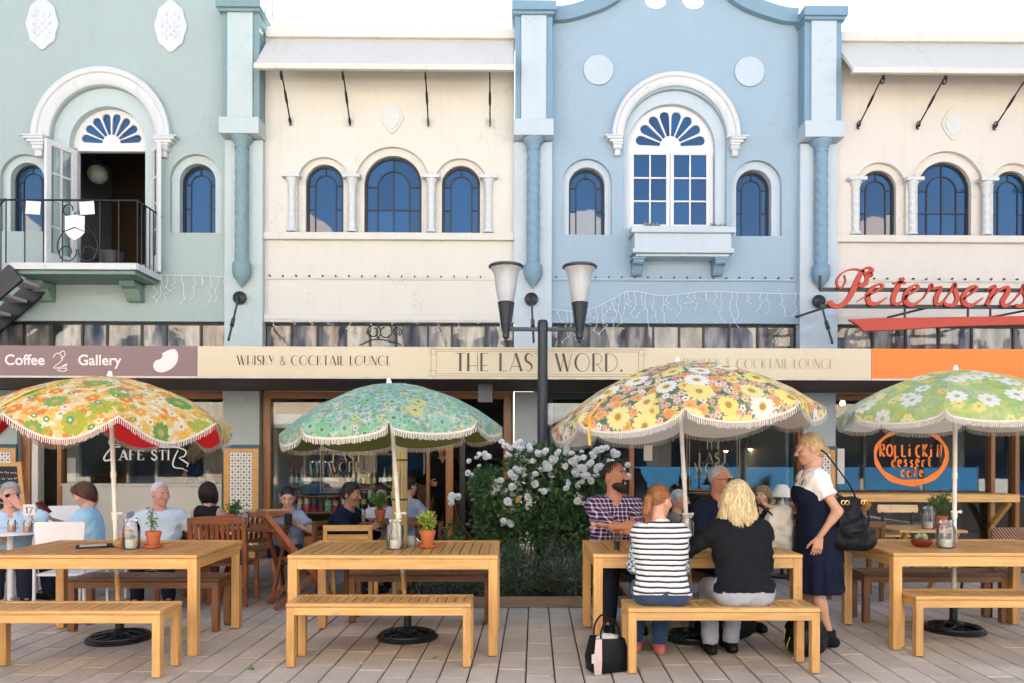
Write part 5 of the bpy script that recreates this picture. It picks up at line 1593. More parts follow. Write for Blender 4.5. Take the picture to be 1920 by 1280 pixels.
# light wood chair with plain back at the bar ledge
lc = thing('chair', 'light wooden chair with a solid curved back rail under the ledge', 'chair', (4.85, 9.55, 0), radians(180), 'chairs on the pavement')
b = MB(); b.box(-.22,.22,-.2,.2,.43,.455); b.build('seat', MAT['teak_x'], lc, bevel=.01)
b = MB(); b.plate([(-.25,.74),(.25,.74),(.26,.78),(.25,.84),(-.25,.84),(-.26,.78)], (), .19, .215); b.build('back_rail', mat_wood('pale_ply', (.72,.50,.28), (.62,.42,.22), 'x'), lc, bevel=.01)
for sx in (-1,1):
    b = MB(); b.bar((sx*.19,.19,0),(sx*.19,.20,.76),.03,.03); b.build('leg', MAT['black_iron'], lc)
    b = MB(); b.bar((sx*.19,-.18,0),(sx*.19,-.17,.43),.03,.03); b.build('leg', MAT['black_iron'], lc)
# rattan chair
rc = thing('chair', 'brown woven rattan armchair behind the right table', 'chair', (4.55, 6.98, 0), radians(188), 'chairs on the pavement')
t = NT('woven_rattan'); s_ = t.sep(t.coord()); 
wvx = t.math('SINE', t.math('MULTIPLY', s_[0], 210)); wvz = t.math('SINE', t.math('MULTIPLY', s_[2], 210)); pr = t.math('MULTIPLY', wvx, wvz)
t.base(t.ramp(t.math('ADD', .5, t.math('MULTIPLY', pr, .5)), [(.25,(.40,.24,.16)),(.5,(.16,.08,.05)),(.7,(.03,.015,.01))])); t.set(rough=.6); t.bump(pr, .6, .01); MAT['rattan'] = t.m
b = MB(); vs_ = []; fs = []
for i in range(13):
    u = -.24+.48*i/12
    for j in range(8):
        z = .40+.42*j/7; vs_.append((u*(1+.08*j/7), .22+.06*j/7-.35*u*u, z))
for i in range(12):
    for j in range(7): fs.append((i*8+j, i*8+j+1, (i+1)*8+j+1, (i+1)*8+j))
b.add(vs_, fs); o_ = b.build('woven_back', MAT['rattan'], rc, smooth='all'); sd = o_.modifiers.new('t','SOLIDIFY'); sd.thickness = .02
b = MB(); b.box(-.24,.24,-.24,.2,.40,.44); b.build('seat', MAT['rattan'], rc, bevel=.01)
for sx in (-1,1):
    for sy in (-1,1):
        b = MB(); b.tube([(sx*.22, sy*.2, 0),(sx*.19, sy*.17, .41)], .012, 8); b.build('leg', MAT['black_iron'], rc)
# white plastic chair backs and tables at left
def white_chair(label, loc, rot):
    o = thing('plastic_chair', label, 'chair', loc, rot, 'white plastic chairs')
    b = MB(); pts = [(-.20,.50),(.20,.50),(.225,.84),(.21,.86),(-.21,.86),(-.225,.84)]; b.plate(pts, (), .20, .215); b.build('backrest', MAT['white_plastic'], o, bevel=.006)
    b = MB(); b.box(-.22,.22,-.22,.20,.37,.392); b.build('seat', MAT['white_plastic'], o, bevel=.008)
    for sx in (-1,1):
        b = MB(); b.tube([(sx*.22,.21,.0),(sx*.215,.215,.5),(sx*.20,.21,.6)], .014, 8); b.build('leg', MAT['white_plastic'], o, smooth=True)
        b = MB(); b.tube([(sx*.22,-.2,.0),(sx*.215,-.2,.385)], .014, 8); b.build('leg', MAT['white_plastic'], o, smooth=True)
    return o
white_chair('white plastic chair seen from behind, left of the white parasol pole', (-4.05, 6.92, 0), radians(182))
white_chair('white plastic chair behind the number seventeen stand', (-5.05, 8.5, 0), radians(20))
white_chair('white plastic chair under the woman in the light blue shirt', (-4.18, 7.75, 0), radians(-72))
white_chair('white plastic chair under the man with sunglasses', (-5.05, 7.45, 0), radians(60))
wt = thing('cafe_table', 'round white cafe table with the number seventeen stand on it', 'table', (-4.75, 7.12, 0))
b = MB(); b.lathe([(.001,.715),(.36,.715),(.375,.72),(.375,.735),(.365,.74),(.001,.74)], n=36); b.build('top', MAT['white_plastic'], wt, smooth=True)
b = MB(); b.lathe([(.03,.03),(.03,.715)], n=14)
b.build('column', MAT['white_plastic'], wt, smooth=True)
for k in range(4):
    b = MB(); a = pi/4+k*pi/2; b.tube([(0,0,.10),(.15*cos(a),.15*sin(a),.06),(.33*cos(a),.33*sin(a),.015)], .014, 8); b.build('foot', MAT['steel'], wt, smooth=True)
def cafe_table(label, loc, w, d, h, mats, rot=0):
    o = thing('cafe_table', label, 'table', loc, rot, 'small cafe tables')
    n = 6
    for i in range(n):
        y = -d/2+d*(i+.5)/n
        b = MB(); b.box(-w/2, w/2, y-d/n/2+.003, y+d/n/2-.003, h-.025, h); b.build('top_slat', MAT[mats[0]], o, bevel=.003)
    for sx in (-1,1):
        b = MB(); b.bar((sx*(w/2-.05), -d/2+.04, 0), (sx*(w/2-.05), d/2-.04, h-.026), .03, .05, up=(0,1,0)); b.build('leg', MAT[mats[1]], o)
        b = MB(); b.bar((sx*(w/2-.085), d/2-.04, 0), (sx*(w/2-.085), -d/2+.04, h-.026), .03, .05, up=(0,1,0)); b.build('leg', MAT[mats[1]], o)
    return o
cafe_table('small red wood table with a plant and jar beside the tiled pier', (-2.62, 7.62, 0), .62, .6, .73, RW)
cafe_table('dark red wood table between the navy jacket man and woman', (-1.30, 8.25, 0), .72, .6, .74, RW)
cafe_table('low timber table with jar and flowers behind the right table', (4.32, 7.9, 0), .7, .6, .70, TW)
cafe_table('table in front of the woman with the light brown bob', (2.45, 8.35, 0), .6, .6, .72, RW)
cafe_table('table in front of the white haired man', (-3.62, 7.95, 0), .6, .55, .72, RW)
# ------------------------------------------------------------------ people: continuous surfaces grown round a posed skeleton
V3 = lambda *a: np.array(a, float)
def smin(a, b, k):
    if k <= 0: return np.minimum(a, b)
    h = np.maximum(k-np.abs(a-b), 0)/k
    return np.minimum(a, b) - h*h*k*.25
def smax(a, b, k): return -smin(-a, -b, k)
class Field:
    """signed distance field on a grid, filled primitive by primitive"""
    def __init__(s, lo, hi, h):
        s.lo = np.array(lo, float); s.h = h
        s.n = np.ceil((np.array(hi)-s.lo)/h).astype(int)+2
        s.f = np.full(tuple(s.n), .25, np.float32)
        s.ax = [s.lo[i]+h*np.arange(s.n[i]) for i in range(3)]
    def sub(s, lo, hi):
        a = np.maximum(np.floor((np.array(lo)-s.lo)/s.h).astype(int), 0); b = np.minimum(np.ceil((np.array(hi)-s.lo)/s.h).astype(int)+1, s.n)
        if np.any(b <= a): return None
        sl = tuple(slice(a[i], b[i]) for i in range(3))
        X = s.ax[0][sl[0]][:,None,None]; Y = s.ax[1][sl[1]][None,:,None]; Z = s.ax[2][sl[2]][None,None,:]
        return sl, X, Y, Z
    def put(s, prims, infl=0.0):
        for p in prims:
            if p[0] == 'rc':
                _, a, b, ra, rb, k = p; a = np.array(a, float); b = np.array(b, float); ra += infl; rb += infl
                m = max(ra, rb)+k+.03
                q = s.sub(np.minimum(a, b)-m, np.maximum(a, b)+m)
                if q is None: continue
                sl, X, Y, Z = q; d = b-a; L2 = max(d@d, 1e-9)
                t = np.clip(((X-a[0])*d[0]+(Y-a[1])*d[1]+(Z-a[2])*d[2])/L2, 0, 1)
                v = np.sqrt((X-a[0]-t*d[0])**2+(Y-a[1]-t*d[1])**2+(Z-a[2]-t*d[2])**2) - (ra+(rb-ra)*t)
            elif p[0] == 'el':
                _, c, r, k = p[:4]; R = p[4] if len(p) > 4 else None
                r = np.array(r, float)+infl; m = max(r)+k+.03
                q = s.sub(np.array(c)-m, np.array(c)+m)
                if q is None: continue
                sl, X, Y, Z = q; X, Y, Z = X-c[0], Y-c[1], Z-c[2]
                if R is not None:
                    X, Y, Z = R[0][0]*X+R[1][0]*Y+R[2][0]*Z, R[0][1]*X+R[1][1]*Y+R[2][1]*Z, R[0][2]*X+R[1][2]*Y+R[2][2]*Z
                k0 = np.sqrt((X/r[0])**2+(Y/r[1])**2+(Z/r[2])**2); k1 = np.sqrt((X/r[0]**2)**2+(Y/r[1]**2)**2+(Z/r[2]**2)**2)
                v = k0*(k0-1)/np.maximum(k1, 1e-6)
            elif p[0] == 'fr':          # elliptical frustum with hanging folds: c0,z0,(a0,b0),z1,(a1,b1)
                _, c, z0, r0, z1, r1, nf, amp, k = p
                m = max(*r0, *r1)+.06
                q = s.sub((c[0]-m, c[1]-m, min(z0,z1)-.03), (c[0]+m, c[1]+m, max(z0,z1)+.05))
                if q is None: continue
                sl, X, Y, Z = q; t = np.clip((Z-z0)/(z1-z0), 0, 1)
                a_ = r0[0]+(r1[0]-r0[0])*t+infl; b_ = r0[1]+(r1[1]-r0[1])*t+infl
                an = np.arctan2(Y-c[1], X-c[0]); fo = 1+amp*t*np.sin(nf*an+2*np.sin(2*an))
                v = (np.sqrt(((X-c[0])/(a_*fo))**2+((Y-c[1])/(b_*fo))**2)-1)*np.minimum(a_, b_)
                v = np.maximum(v, np.maximum(Z-max(z0,z1), min(z0,z1)-Z))
            elif p[0] == 'sub':
                _, c, r, k = p; m = r+k+.03
                q = s.sub(np.array(c)-m, np.array(c)+m)
                if q is None: continue
                sl, X, Y, Z = q; v = np.sqrt((X-c[0])**2+(Y-c[1])**2+(Z-c[2])**2)-r
                s.f[sl] = smax(s.f[sl], -v, k); continue
            elif p[0] == 'cut':         # keep the side the normal points away from; optional ball that limits the cut
                _, c, n, k = p[:4]; n = np.array(n, float); n /= np.linalg.norm(n)
                if len(p) > 4: q = s.sub(np.array(c)-p[4], np.array(c)+p[4])
                else: q = s.sub(s.lo, s.lo+s.h*s.n)
                if q is None: continue
                sl, X, Y, Z = q; v = (X-c[0])*n[0]+(Y-c[1])*n[1]+(Z-c[2])*n[2]
                s.f[sl] = smax(s.f[sl], v.astype(np.float32), k); continue
            s.f[sl] = smin(s.f[sl], v, p[-1] if p[0] in ('rc','fr') else k)
        return s
    def wrinkle(s, amp, fr=1.0, ph=0.0):
        X = s.ax[0][:,None,None]*fr; Y = s.ax[1][None,:,None]*fr; Z = s.ax[2][None,None,:]*fr
        rd = 1-2*np.abs(np.sin(11*X+9*Z+5*np.sin(7*Z+3*Y+ph)+3*np.sin(9*X+ph)+ph)); rd2 = 1-2*np.abs(np.sin(15*Z-6*X+4*Y+4*np.sin(8*X+5*Y+2*ph)))
        s.f -= (amp*(.9*np.maximum(rd, -.3)+.7*np.maximum(rd2, -.3))).astype(np.float32)
        s.f += (amp*.8*(np.sin(31*X+7*np.sin(13*Z+ph)+ph)*np.sin(24*Z+5*np.sin(17*Y)+2*ph) + .6*np.sin(47*Z+6*np.sin(19*X+ph)+9*Y))).astype(np.float32)
        return s
    def mesh(s):
        f = s.f; S_ = f < 0
        nx, ny, nz = f.shape
        cnt = np.zeros((nx-1, ny-1, nz-1), np.int8); acc = np.zeros((nx-1, ny-1, nz-1, 3), np.float32)
        def c(i, j, k): return f[i:nx-1+i, j:ny-1+j, k:nz-1+k]
        for axis in range(3):
            for u in (0, 1):
                for w in (0, 1):
                    o0 = [0,0,0]; oth = [q for q in range(3) if q != axis]; o0[oth[0]] = u; o0[oth[1]] = w
                    o1 = list(o0); o1[axis] = 1
                    A, B = c(*o0), c(*o1); m = (A < 0) != (B < 0)
                    if not m.any(): continue
                    t = A[m]/(A[m]-B[m])
                    add = np.zeros((m.sum(), 3), np.float32); add[:, axis] = t; add[:, oth[0]] = u; add[:, oth[1]] = w
                    acc[m] += add; cnt[m] += 1
        act = cnt > 0
        idx = np.full(act.shape, -1, np.int64); I = np.argwhere(act); idx[act] = np.arange(len(I))
        V = s.lo + s.h*(I + acc[act]/cnt[act][:, None])
        Q = []
        for axis in range(3):
            o = [q for q in range(3) if q != axis]
            a = [slice(None)]*3; b = [slice(None)]*3
            a[axis] = slice(0, -1); b[axis] = slice(1, None)
            for q in o: a[q] = slice(1, -1); b[q] = slice(1, -1)
            A, B = S_[tuple(a)], S_[tuple(b)]
            for flip, m in ((0, A & ~B), (1, ~A & B)):
                P = np.argwhere(m)
                if not len(P): continue
                P[:, o[0]] += 1; P[:, o[1]] += 1
                def g(du, dw):
                    R = P.copy(); R[:, o[0]] -= du; R[:, o[1]] -= dw
                    return idx[R[:,0], R[:,1], R[:,2]]
                q4 = np.stack([g(1,1), g(0,1), g(0,0), g(1,0)], 1)
                if (flip ^ (axis == 1)): q4 = q4[:, ::-1]
                Q.append(q4)
        Q = np.concatenate(Q) if Q else np.zeros((0,4), int)
        return V, Q[(Q >= 0).all(1)]

def bounds(prims, m=.05):
    lo, hi = V3(9,9,9), V3(-9,-9,-9)
    for p in prims:
        if p[0] == 'rc': r = max(p[3], p[4]); pts = [np.array(p[1])-r, np.array(p[1])+r, np.array(p[2])-r, np.array(p[2])+r]
        elif p[0] == 'el': r = max(p[2]); pts = [np.array(p[1])-r, np.array(p[1])+r]
        elif p[0] == 'fr': r = max(*p[3], *p[5]); pts = [V3(p[1][0]-r, p[1][1]-r, min(p[2],p[4])), V3(p[1][0]+r, p[1][1]+r, max(p[2],p[4]))]
        else: continue
        for q in pts: lo = np.minimum(lo, q); hi = np.maximum(hi, q)
    return lo-m, hi+m
def grow(prims, h, infl=0.0, cuts=(), wr=0.0, ph=0.0, fr=1.0):
    lo, hi = bounds(prims, .04+infl)
    F = Field(lo, hi, h); F.put(prims, infl)
    if wr: F.wrinkle(wr, fr, ph)
    F.put(cuts)
    return F.mesh()
def mesh_obj(name, chunks, mats, parent):
    """chunks: list of (V, Q, material index)"""
    Vs = []; Fs = []; mi = []; n = 0
    for V, Q, m in chunks:
        Vs.append(V); Fs.append(Q+n); n += len(V); mi += [m]*len(Q)
    V = np.concatenate(Vs); Q = np.concatenate(Fs)
    me = bpy.data.meshes.new(name)
    me.vertices.add(len(V)); me.vertices.foreach_set('co', V.astype(np.float32).ravel())
    me.loops.add(Q.size); me.loops.foreach_set('vertex_index', Q.ravel().astype(np.int32))
    me.polygons.add(len(Q)); me.polygons.foreach_set('loop_start', np.arange(0, Q.size, 4, dtype=np.int32))
    try: me.polygons.foreach_set('loop_total', np.full(len(Q), 4, np.int32))
    except Exception: pass
    for m in mats: me.materials.append(m)
    me.polygons.foreach_set('material_index', np.array(mi, np.int32))
    me.polygons.foreach_set('use_smooth', np.ones(len(Q), bool))
    me.update(calc_edges=True); me.validate()
    return link(name, me, parent)

def locks(F, flow, n, L, w, seed=3, lift=.004, zmin=None):
    """tapered locks of hair that follow the surface of a field along a flow direction"""
    r = np.random.default_rng(seed)
    V, _ = F.mesh()
    if len(V) < 10: return None
    gr = np.stack(np.gradient(F.f, F.h), -1)
    def smp(P):
        i = np.clip(((P-F.lo)/F.h).round().astype(int), 0, F.n-1); f = F.f[i[:,0], i[:,1], i[:,2]]; g = gr[i[:,0], i[:,1], i[:,2]]
        return f, g/(np.linalg.norm(g, axis=1, keepdims=True)+1e-9)
    P = V[r.integers(0, len(V), n)].copy(); jit = r.normal(size=(n, 3))*.25; off = r.uniform(.0, lift, n)[:, None]; Ls = L*r.uniform(.6, 1.3, n)[:, None]; K = 7
    rows = []
    for k in range(K+1):
        f, g = smp(P); rows.append((P+g*off*(1+.6*k/K), g.copy()))
        d = flow(P)+jit; d = d-g*(d*g).sum(1, keepdims=True)*.9; d /= np.linalg.norm(d, axis=1, keepdims=True)+1e-9
        P = P+d*Ls/K; f, g = smp(P); P = P-g*np.clip(f, -.01, .01)[:, None]*.8
    ww = w*r.uniform(.5, 1.4, n)[:, None]; VV = []
    for k in range(K+1):
        a = rows[max(k-1,0)][0]; b = rows[min(k+1,K)][0]; t = b-a; t /= np.linalg.norm(t, axis=1, keepdims=True)+1e-9
        s = np.cross(t, rows[k][1]); s /= np.linalg.norm(s, axis=1, keepdims=True)+1e-9; tp = (1-(k/K)**2*.9)
        VV += [rows[k][0]-s*ww*tp/2, rows[k][0]+rows[k][1]*ww*.25*tp, rows[k][0]+s*ww*tp/2]
    V = np.stack(VV, 1).reshape(-1, 3); m = 3*(K+1); Q = []
    base = np.arange(n)*m
    for k in range(K):
        for q in (0, 1): Q.append(np.stack([base+3*k+q, base+3*k+q+1, base+3*k+q+4, base+3*k+q+3], 1))
    return V, np.concatenate(Q)
def ik(a, target, l1, l2, pole):
    a = np.array(a, float); t = np.array(target, float); d = t-a; L = np.linalg.norm(d)
    if L > (l1+l2)*.995: d *= (l1+l2)*.995/L; L = (l1+l2)*.995
    u = d/L; x = (l1*l1-l2*l2+L*L)/(2*L); hgt = sqrt(max(l1*l1-x*x, 0))
    p = np.array(pole, float)-a; p -= u*(p@u); p /= (np.linalg.norm(p)+1e-9)
    return a+u*x+p*hgt, a+d
def rotm(yaw=0, pitch=0, roll=0):
    """pitch > 0 looks down"""
    return np.array(Matrix.Rotation(yaw, 3, 'Z') @ Matrix.Rotation(pitch, 3, 'X') @ Matrix.Rotation(roll, 3, 'Y'))

def hand_prims(w, d, n, side, k=1.0, curl=.5, spread=.12):
    """wrist w, pointing direction d, palm facing n; five separate fingers"""
    d = np.array(d, float); d /= np.linalg.norm(d); n = np.array(n, float); n -= d*(n@d); n /= np.linalg.norm(n)
    s = np.cross(d, n)*side                # towards the thumb
    P = []
    c = np.array(w, float)
    for q in (-.028, -.01, .01, .028):
        P.append(('rc', c+d*.01*k+s*q*.7*k, c+d*.085*k+s*q*k, .014*k, .0125*k, .012))
    lens = {-.030: .060, -.010: .078, .010: .082, .030: .074}
    for q, L in lens.items():
        p = c+d*.088*k+s*q*k; dd = d+s*(q*spread*8); dd /= np.linalg.norm(dd); a = .15+curl*.4
        for seg, fr_, r0, r1 in ((0, .45, .0095, .0085), (1, .32, .0085, .008), (2, .23, .008, .0065)):
            dd2 = dd*cos(a)+n*sin(a); e = p+dd2*L*fr_*k
            P.append(('rc', p, e, r0*k, r1*k, .003)); p = e; a += curl*(.75 if seg == 0 else .55)
    p = c+d*.025*k+s*.026*k; dd = d*.72+s*.62+n*.30
    for L, r0, r1 in ((.040, .0135, .0105), (.032, .0105, .0095), (.026, .0095, .007)):
        dd /= np.linalg.norm(dd); e = p+dd*L*k; P.append(('rc', p, e, r0*k, r1*k, .005)); p = e; dd = dd+d*.25-s*.12
    return P

def skin_mat(name, c):
    t = NT(name); v = t.coord()
    a = t.noise(v, 9, 4, .6); b_ = t.noise(v, 70, 2, .5)
    col = t.mix(a, shade(c, .86), (min(1, c[0]*1.1), c[1]*1.02, c[2]*.98)); col = t.mix(t.math('MULTIPLY', b_, .25), col, (c[0]*.8, c[1]*.55, c[2]*.5))
    t.base(col); t.set(rough=.48, spec=.4, sss=.12); t.p.inputs['Subsurface Radius'].default_value = (.02, .008, .005)
    t.bump(b_, .08, .002); return t.m
def hair_mat(name, c1, c2):
    t = NT(name); v = t.coord()
    g_ = t.noise(t.mapping(v, (75, 75, 7)), 1.6, 4, .6)
    gi = t.new('ShaderNodeNewGeometry').outputs['Random Per Island']; hc = t.ramp(g_, [(.3, c2), (.5, c1), (.72, shade(c1, 1.45))]); hk = t.new('ShaderNodeVectorMath', operation='SCALE'); t.l.new(hc, hk.inputs[0]); t.l.new(t.math('ADD', .6, t.math('MULTIPLY', gi, .8)), hk.inputs['Scale']); t.base(hk.outputs[0]); t.set(rough=.45, spec=.35); t.bump(g_, .6, .01); return t.m
def cloth_mat(name, c, var=.1, rough=.85):
    t = NT(name); v = t.coord(); f = t.noise(v, 5, 4, .6); w_ = t.noise(v, 260, 2, .5)
    t.base(t.mix(f, shade(c, 1-var), shade(c, 1+var))); t.set(rough=rough, spec=.12, sheen=.12 if max(c) > .1 else 0.0)
    t.bump(t.math('ADD', t.math('MULTIPLY', t.noise(v, 14, 3, .5), .8), t.math('MULTIPLY', w_, .12)), .35, .012); return t.m
SK_ = {k: skin_mat('skin_'+k, c) for k, c in dict(fair=(.60,.34,.24), pink=(.62,.34,.25), tan=(.54,.31,.21), ruddy=(.56,.26,.17), brown=(.33,.17,.10), pale=(.64,.40,.30)).items()}
HR = {k: hair_mat('hair_'+k, c, shade(c, .45)) for k, c in dict(black=(.014,.011,.010), dark=(.035,.016,.012), brown=(.12,.05,.025), ginger=(.26,.105,.04), blonde=(.68,.53,.30), ash=(.42,.28,.14), grey=(.42,.41,.41), white=(.62,.62,.64), beard=(.018,.013,.012)).items()}
t = NT('plaid_shirt'); s_ = t.sep(t.coord())
def chk(t, c, w_, off=0.0, duty=.3): return t.math('LESS_THAN', t.math('FRACT', t.math('ADD', t.math('DIVIDE', c, w_), off)), duty)
xx = t.math('ADD', s_[0], t.math('MULTIPLY', s_[1], .5)); a_ = chk(t, xx, .036, 0, .30); b_ = chk(t, s_[2], .036, 0, .30)
pk = t.math('MULTIPLY', t.math('ADD', a_, b_), .5)
t.base(t.ramp(pk, [(.0,(.035,.014,.045)),(.25,(.33,.26,.42)),(.75,(.72,.68,.74))], 'CONSTANT')); t.set(rough=.85, spec=.2); t.bump(t.noise(t.coord(), 14, 3, .5), .4, .012); MAT['plaid'] = t.m
t = NT('breton_stripes'); s_ = t.sep(t.coord()); zz = t.math('ADD', s_[2], t.math('MULTIPLY', t.noise(t.coord(), 3, 2, .5), .02))
f_ = t.math('FRACT', t.math('DIVIDE', zz, .036)); wide = t.math('LESS_THAN', f_, .36); thin = t.math('MULTIPLY', t.math('GREATER_THAN', f_, .44), t.math('LESS_THAN', f_, .49))
t.base(t.mix(t.math('MAXIMUM', wide, thin), (.76,.75,.74), (.028,.028,.038))); t.set(rough=.85, spec=.2); t.bump(t.noise(t.coord(), 14, 3, .5), .4, .012); MAT['stripes'] = t.m
t = NT('floral_sleeve'); t.base(t.ramp(t.noise(t.coord(), 55, 2, .5), [(.42,(.03,.07,.14)),(.48,(.35,.5,.6)),(.56,(.75,.76,.76))], 'CONSTANT')); t.set(rough=.85); MAT['floral'] = t.m
for k, c in dict(navy=(.008,.011,.028), black=(.010,.011,.014), jeans=(.035,.06,.12), dark_jeans=(.018,.022,.035), grey_jeans=(.34,.35,.40), light_blue=(.36,.60,.74), pale_tee=(.56,.66,.72), grey_tee=(.28,.31,.38), white_tee=(.74,.71,.70), pinkish=(.70,.50,.52), pale_cardigan=(.60,.55,.54), dark_top=(.02,.018,.02), trouser=(.02,.024,.045), suit=(.012,.018,.036), oatmeal=(.58,.54,.48), pale_shirt=(.46,.62,.74), khaki=(.2,.17,.13)).items():
    MAT['c_'+k] = cloth_mat(k+'_cloth', c)
MAT['leather'] = mat_plain('black_leather', (.005,.005,.006), .5, .3, 30, .4, 90, spec=.22)
MAT['red_shoe'] = mat_plain('coral_shoe_leather', (.50,.13,.10), .4, .2, 30, .1)
MAT['eye_white'] = mat_plain('eye_white', (.72,.70,.67), .2, .02, 10, 0); MAT['iris'] = mat_plain('dark_iris', (.03,.018,.012), .12, .1, 10, 0); MAT['lips'] = mat_plain('lips', (.42,.12,.10), .4, .1, 30, 0)
MAT['teeth'] = mat_plain('teeth', (.78,.75,.68), .25, .02, 10, 0)

def person(label, loc, rot, pz, k=1.0, lean=0.0, side=0.0, head=(0,0,0), arms=None, legs=None, skin='fair', top=None, bottom=None, shoes='leather', hair=None, fem=False, belly=0.0, res=.013, beard=None, glasses=None, smile=False, shoulder=1.0, yaw_sh=0.0, extra=None, hands=True, group=None, hres=.0055):
    """faces -y in its own frame. arms/legs: dict L/R -> (target, pole[, hand dir, palm normal, curl])"""
    o = thing('person', label, 'person', (loc[0], loc[1], 0), rot, group)
    P = V3(0, 0, pz)
    u = V3(sin(side), -sin(lean)*cos(side), cos(lean)*cos(side)); u /= np.linalg.norm(u)
    xs = V3(cos(yaw_sh), sin(yaw_sh), 0); xs -= u*(xs@u); xs /= np.linalg.norm(xs)
    fw = np.cross(u, xs)*-1; fw = fw if fw[1] < 0 else -fw
    sw = (.150 if fem else .170)*k*shoulder
    st = lambda h: P+u*h*k
    sp = lambda h, x=0, f=0: P+u*h*k+xs*x*k+fw*f*k
    torso = [('rc', sp(.0,-.075,-.01), sp(.0,.075,-.01), .118*k, .118*k, .05), ('rc', sp(.13,-.055), sp(.13,.055), (.098 if fem else .112)*k, (.098 if fem else .112)*k, .08),
             ('rc', sp(.28,-.075), sp(.28,.075), .112*k, .112*k, .08), ('rc', sp(.40,-.09,-.01), sp(.40,.09,-.01), .085*k, .085*k, .07),
             ('rc', P+u*.425*k-xs*sw*.92, P+u*.425*k+xs*sw*.92, .062*k, .062*k, .05), ('rc', sp(.42), sp(.50), .07*k, .055*k, .04)]
    if fem: torso += [('el', sp(.30,s_*.062,.085), V3(.06,.06,.06)*k, .05) for s_ in (-1, 1)]
    if belly: torso += [('el', sp(.12,0,.06), V3(.13,.10+belly,.14)*k, .06)]
    nb = st(.475); Hc = st(.50)+u*.060*k+V3(0,-.012,0.108)*k
    R = rotm(*head)
    hp = lambda v: Hc+R@(np.array(v)*k)
    neck = [('rc', st(.44), hp((0,.022,-.075)), .058*k, .053*k, .03)]
    armp = {}; legp = {}; body_extra = []
    hand_chunks = []
    AL1, AL2 = .285*k, .245*k
    for sd, s_ in (('L', 1), ('R', -1)):
        sh = P+u*.418*k+xs*s_*sw
        a = (arms or {}).get(sd) or ((s_*.24, -.02, pz-.02), (s_*.5, .4, pz))
        el, wr = ik(sh, a[0], AL1, AL2, a[1])
        ar = .86 if fem else 1.0; up_ = [('rc', sh, el, .050*k*ar, .041*k*ar, .03)]; lo_ = [('rc', el, wr, .040*k*ar, .026*k*ar, .02), ('rc', el, el+(wr-el)*.3, .041*k*ar, .039*k*ar, .02)]
        armp[sd] = (sh, el, wr, up_, lo_)
        d = np.array(a[2], float) if len(a) > 2 and a[2] is not None else wr-el
        nrm = a[3] if len(a) > 3 and a[3] is not None else V3(-s_, 0, -.2)
        if hands: hand_chunks.append(hand_prims(wr, d, nrm, 1 if np.dot(np.cross(d, nrm), V3(0,-1,.3)) > 0 else -1, k*.98, a[4] if len(a) > 4 else .5))
        hj = P+xs*s_*.09*k
        l = (legs or {}).get(sd) or ((s_*.10, -.42, .08), (s_*.12, -1.2, pz+.1))
        kn, an = ik(hj, l[0], .43*k, .41*k, l[1])
        legp[sd] = (hj, kn, an, [('rc', hj, kn, .083*k, .056*k, .05), ('rc', hj, hj+(kn-hj)*.5, .088*k, .074*k, .04)], [('rc', kn, an, .054*k, .036*k, .02), ('rc', kn+(an-kn)*.12, kn+(an-kn)*.45, .05*k, .052*k, .02)])
    # --- skin: whole body, head joined at the neck, hands
    prims = torso+neck
    for sd in 'LR': prims = prims+armp[sd][3]+armp[sd][4]+legp[sd][3]+legp[sd][4]
    feet = []
    for sd, s_ in (('L',1),('R',-1)):
        an = legp[sd][2]; l = (legs or {}).get(sd); fd = V3(*l[2]) if l and len(l) > 2 else V3(s_*.12, -1, 0); fd /= np.linalg.norm(fd)
        toe = an+fd*.155*k; toe[2] = max(an[2]-.05, .028); heel = an-fd*.05*k; heel[2] = max(an[2]-.05, .03)
        feet.append((an, heel, toe, fd))
        prims = prims + [('rc', an, heel, .036*k, .030*k, .02), ('rc', heel, toe, .030*k, .026*k, .02), ('rc', an, toe, .034*k, .022*k, .02)]
    V, Q = grow(prims, res)
    ch = [(V, Q, 0)]
    face = [('el', (0,.012,.022), (.076,.094,.099), .0), ('el', (0,-.026,-.045), (.057,.066,.076), .03), ('rc', (0,-.070,-.098), (0,-.066,-.10), .020, .020, .03),
            ('rc', (-.032,-.076,.028), (.032,-.076,.028), .014, .014, .02), ('el', (.041,-.060,-.024), (.024,.024,.022), .03), ('el', (-.041,-.060,-.024), (.024,.024,.022), .03),
            ('sub', (.031,-.103,.009), .017, .014), ('sub', (-.031,-.103,.009), .017, .014),
            ('rc', (0,-.090,.014), (0,-.112,-.026), .008, .0125, .012), ('rc', (-.010,-.096,-.030), (.010,-.096,-.030), .009, .009, .008),
            ('rc', (-.019,-.084,-.060), (.019,-.084,-.060), .009, .009, .010), ('rc', (-.012,-.085,-.070), (.012,-.085,-.070), .010, .010, .010),
            ('el', (.077,.012,-.006), (.011,.023,.032), .006), ('el', (-.077,.012,-.006), (.011,.023,.032), .006), ('rc', (0,.02,-.06), (0,.025,-.12), .052, .054, .03)]
    Vh, Qh = grow(face, hres)
    ch.append(((R@(Vh*k).T).T+Hc, Qh, 0))
    for hp_ in hand_chunks:
        Vv, Qq = grow(hp_, .0042 if res < .014 else .006); ch.append((Vv, Qq, 0))
    mesh_obj('body', ch, [SK_[skin]], o)
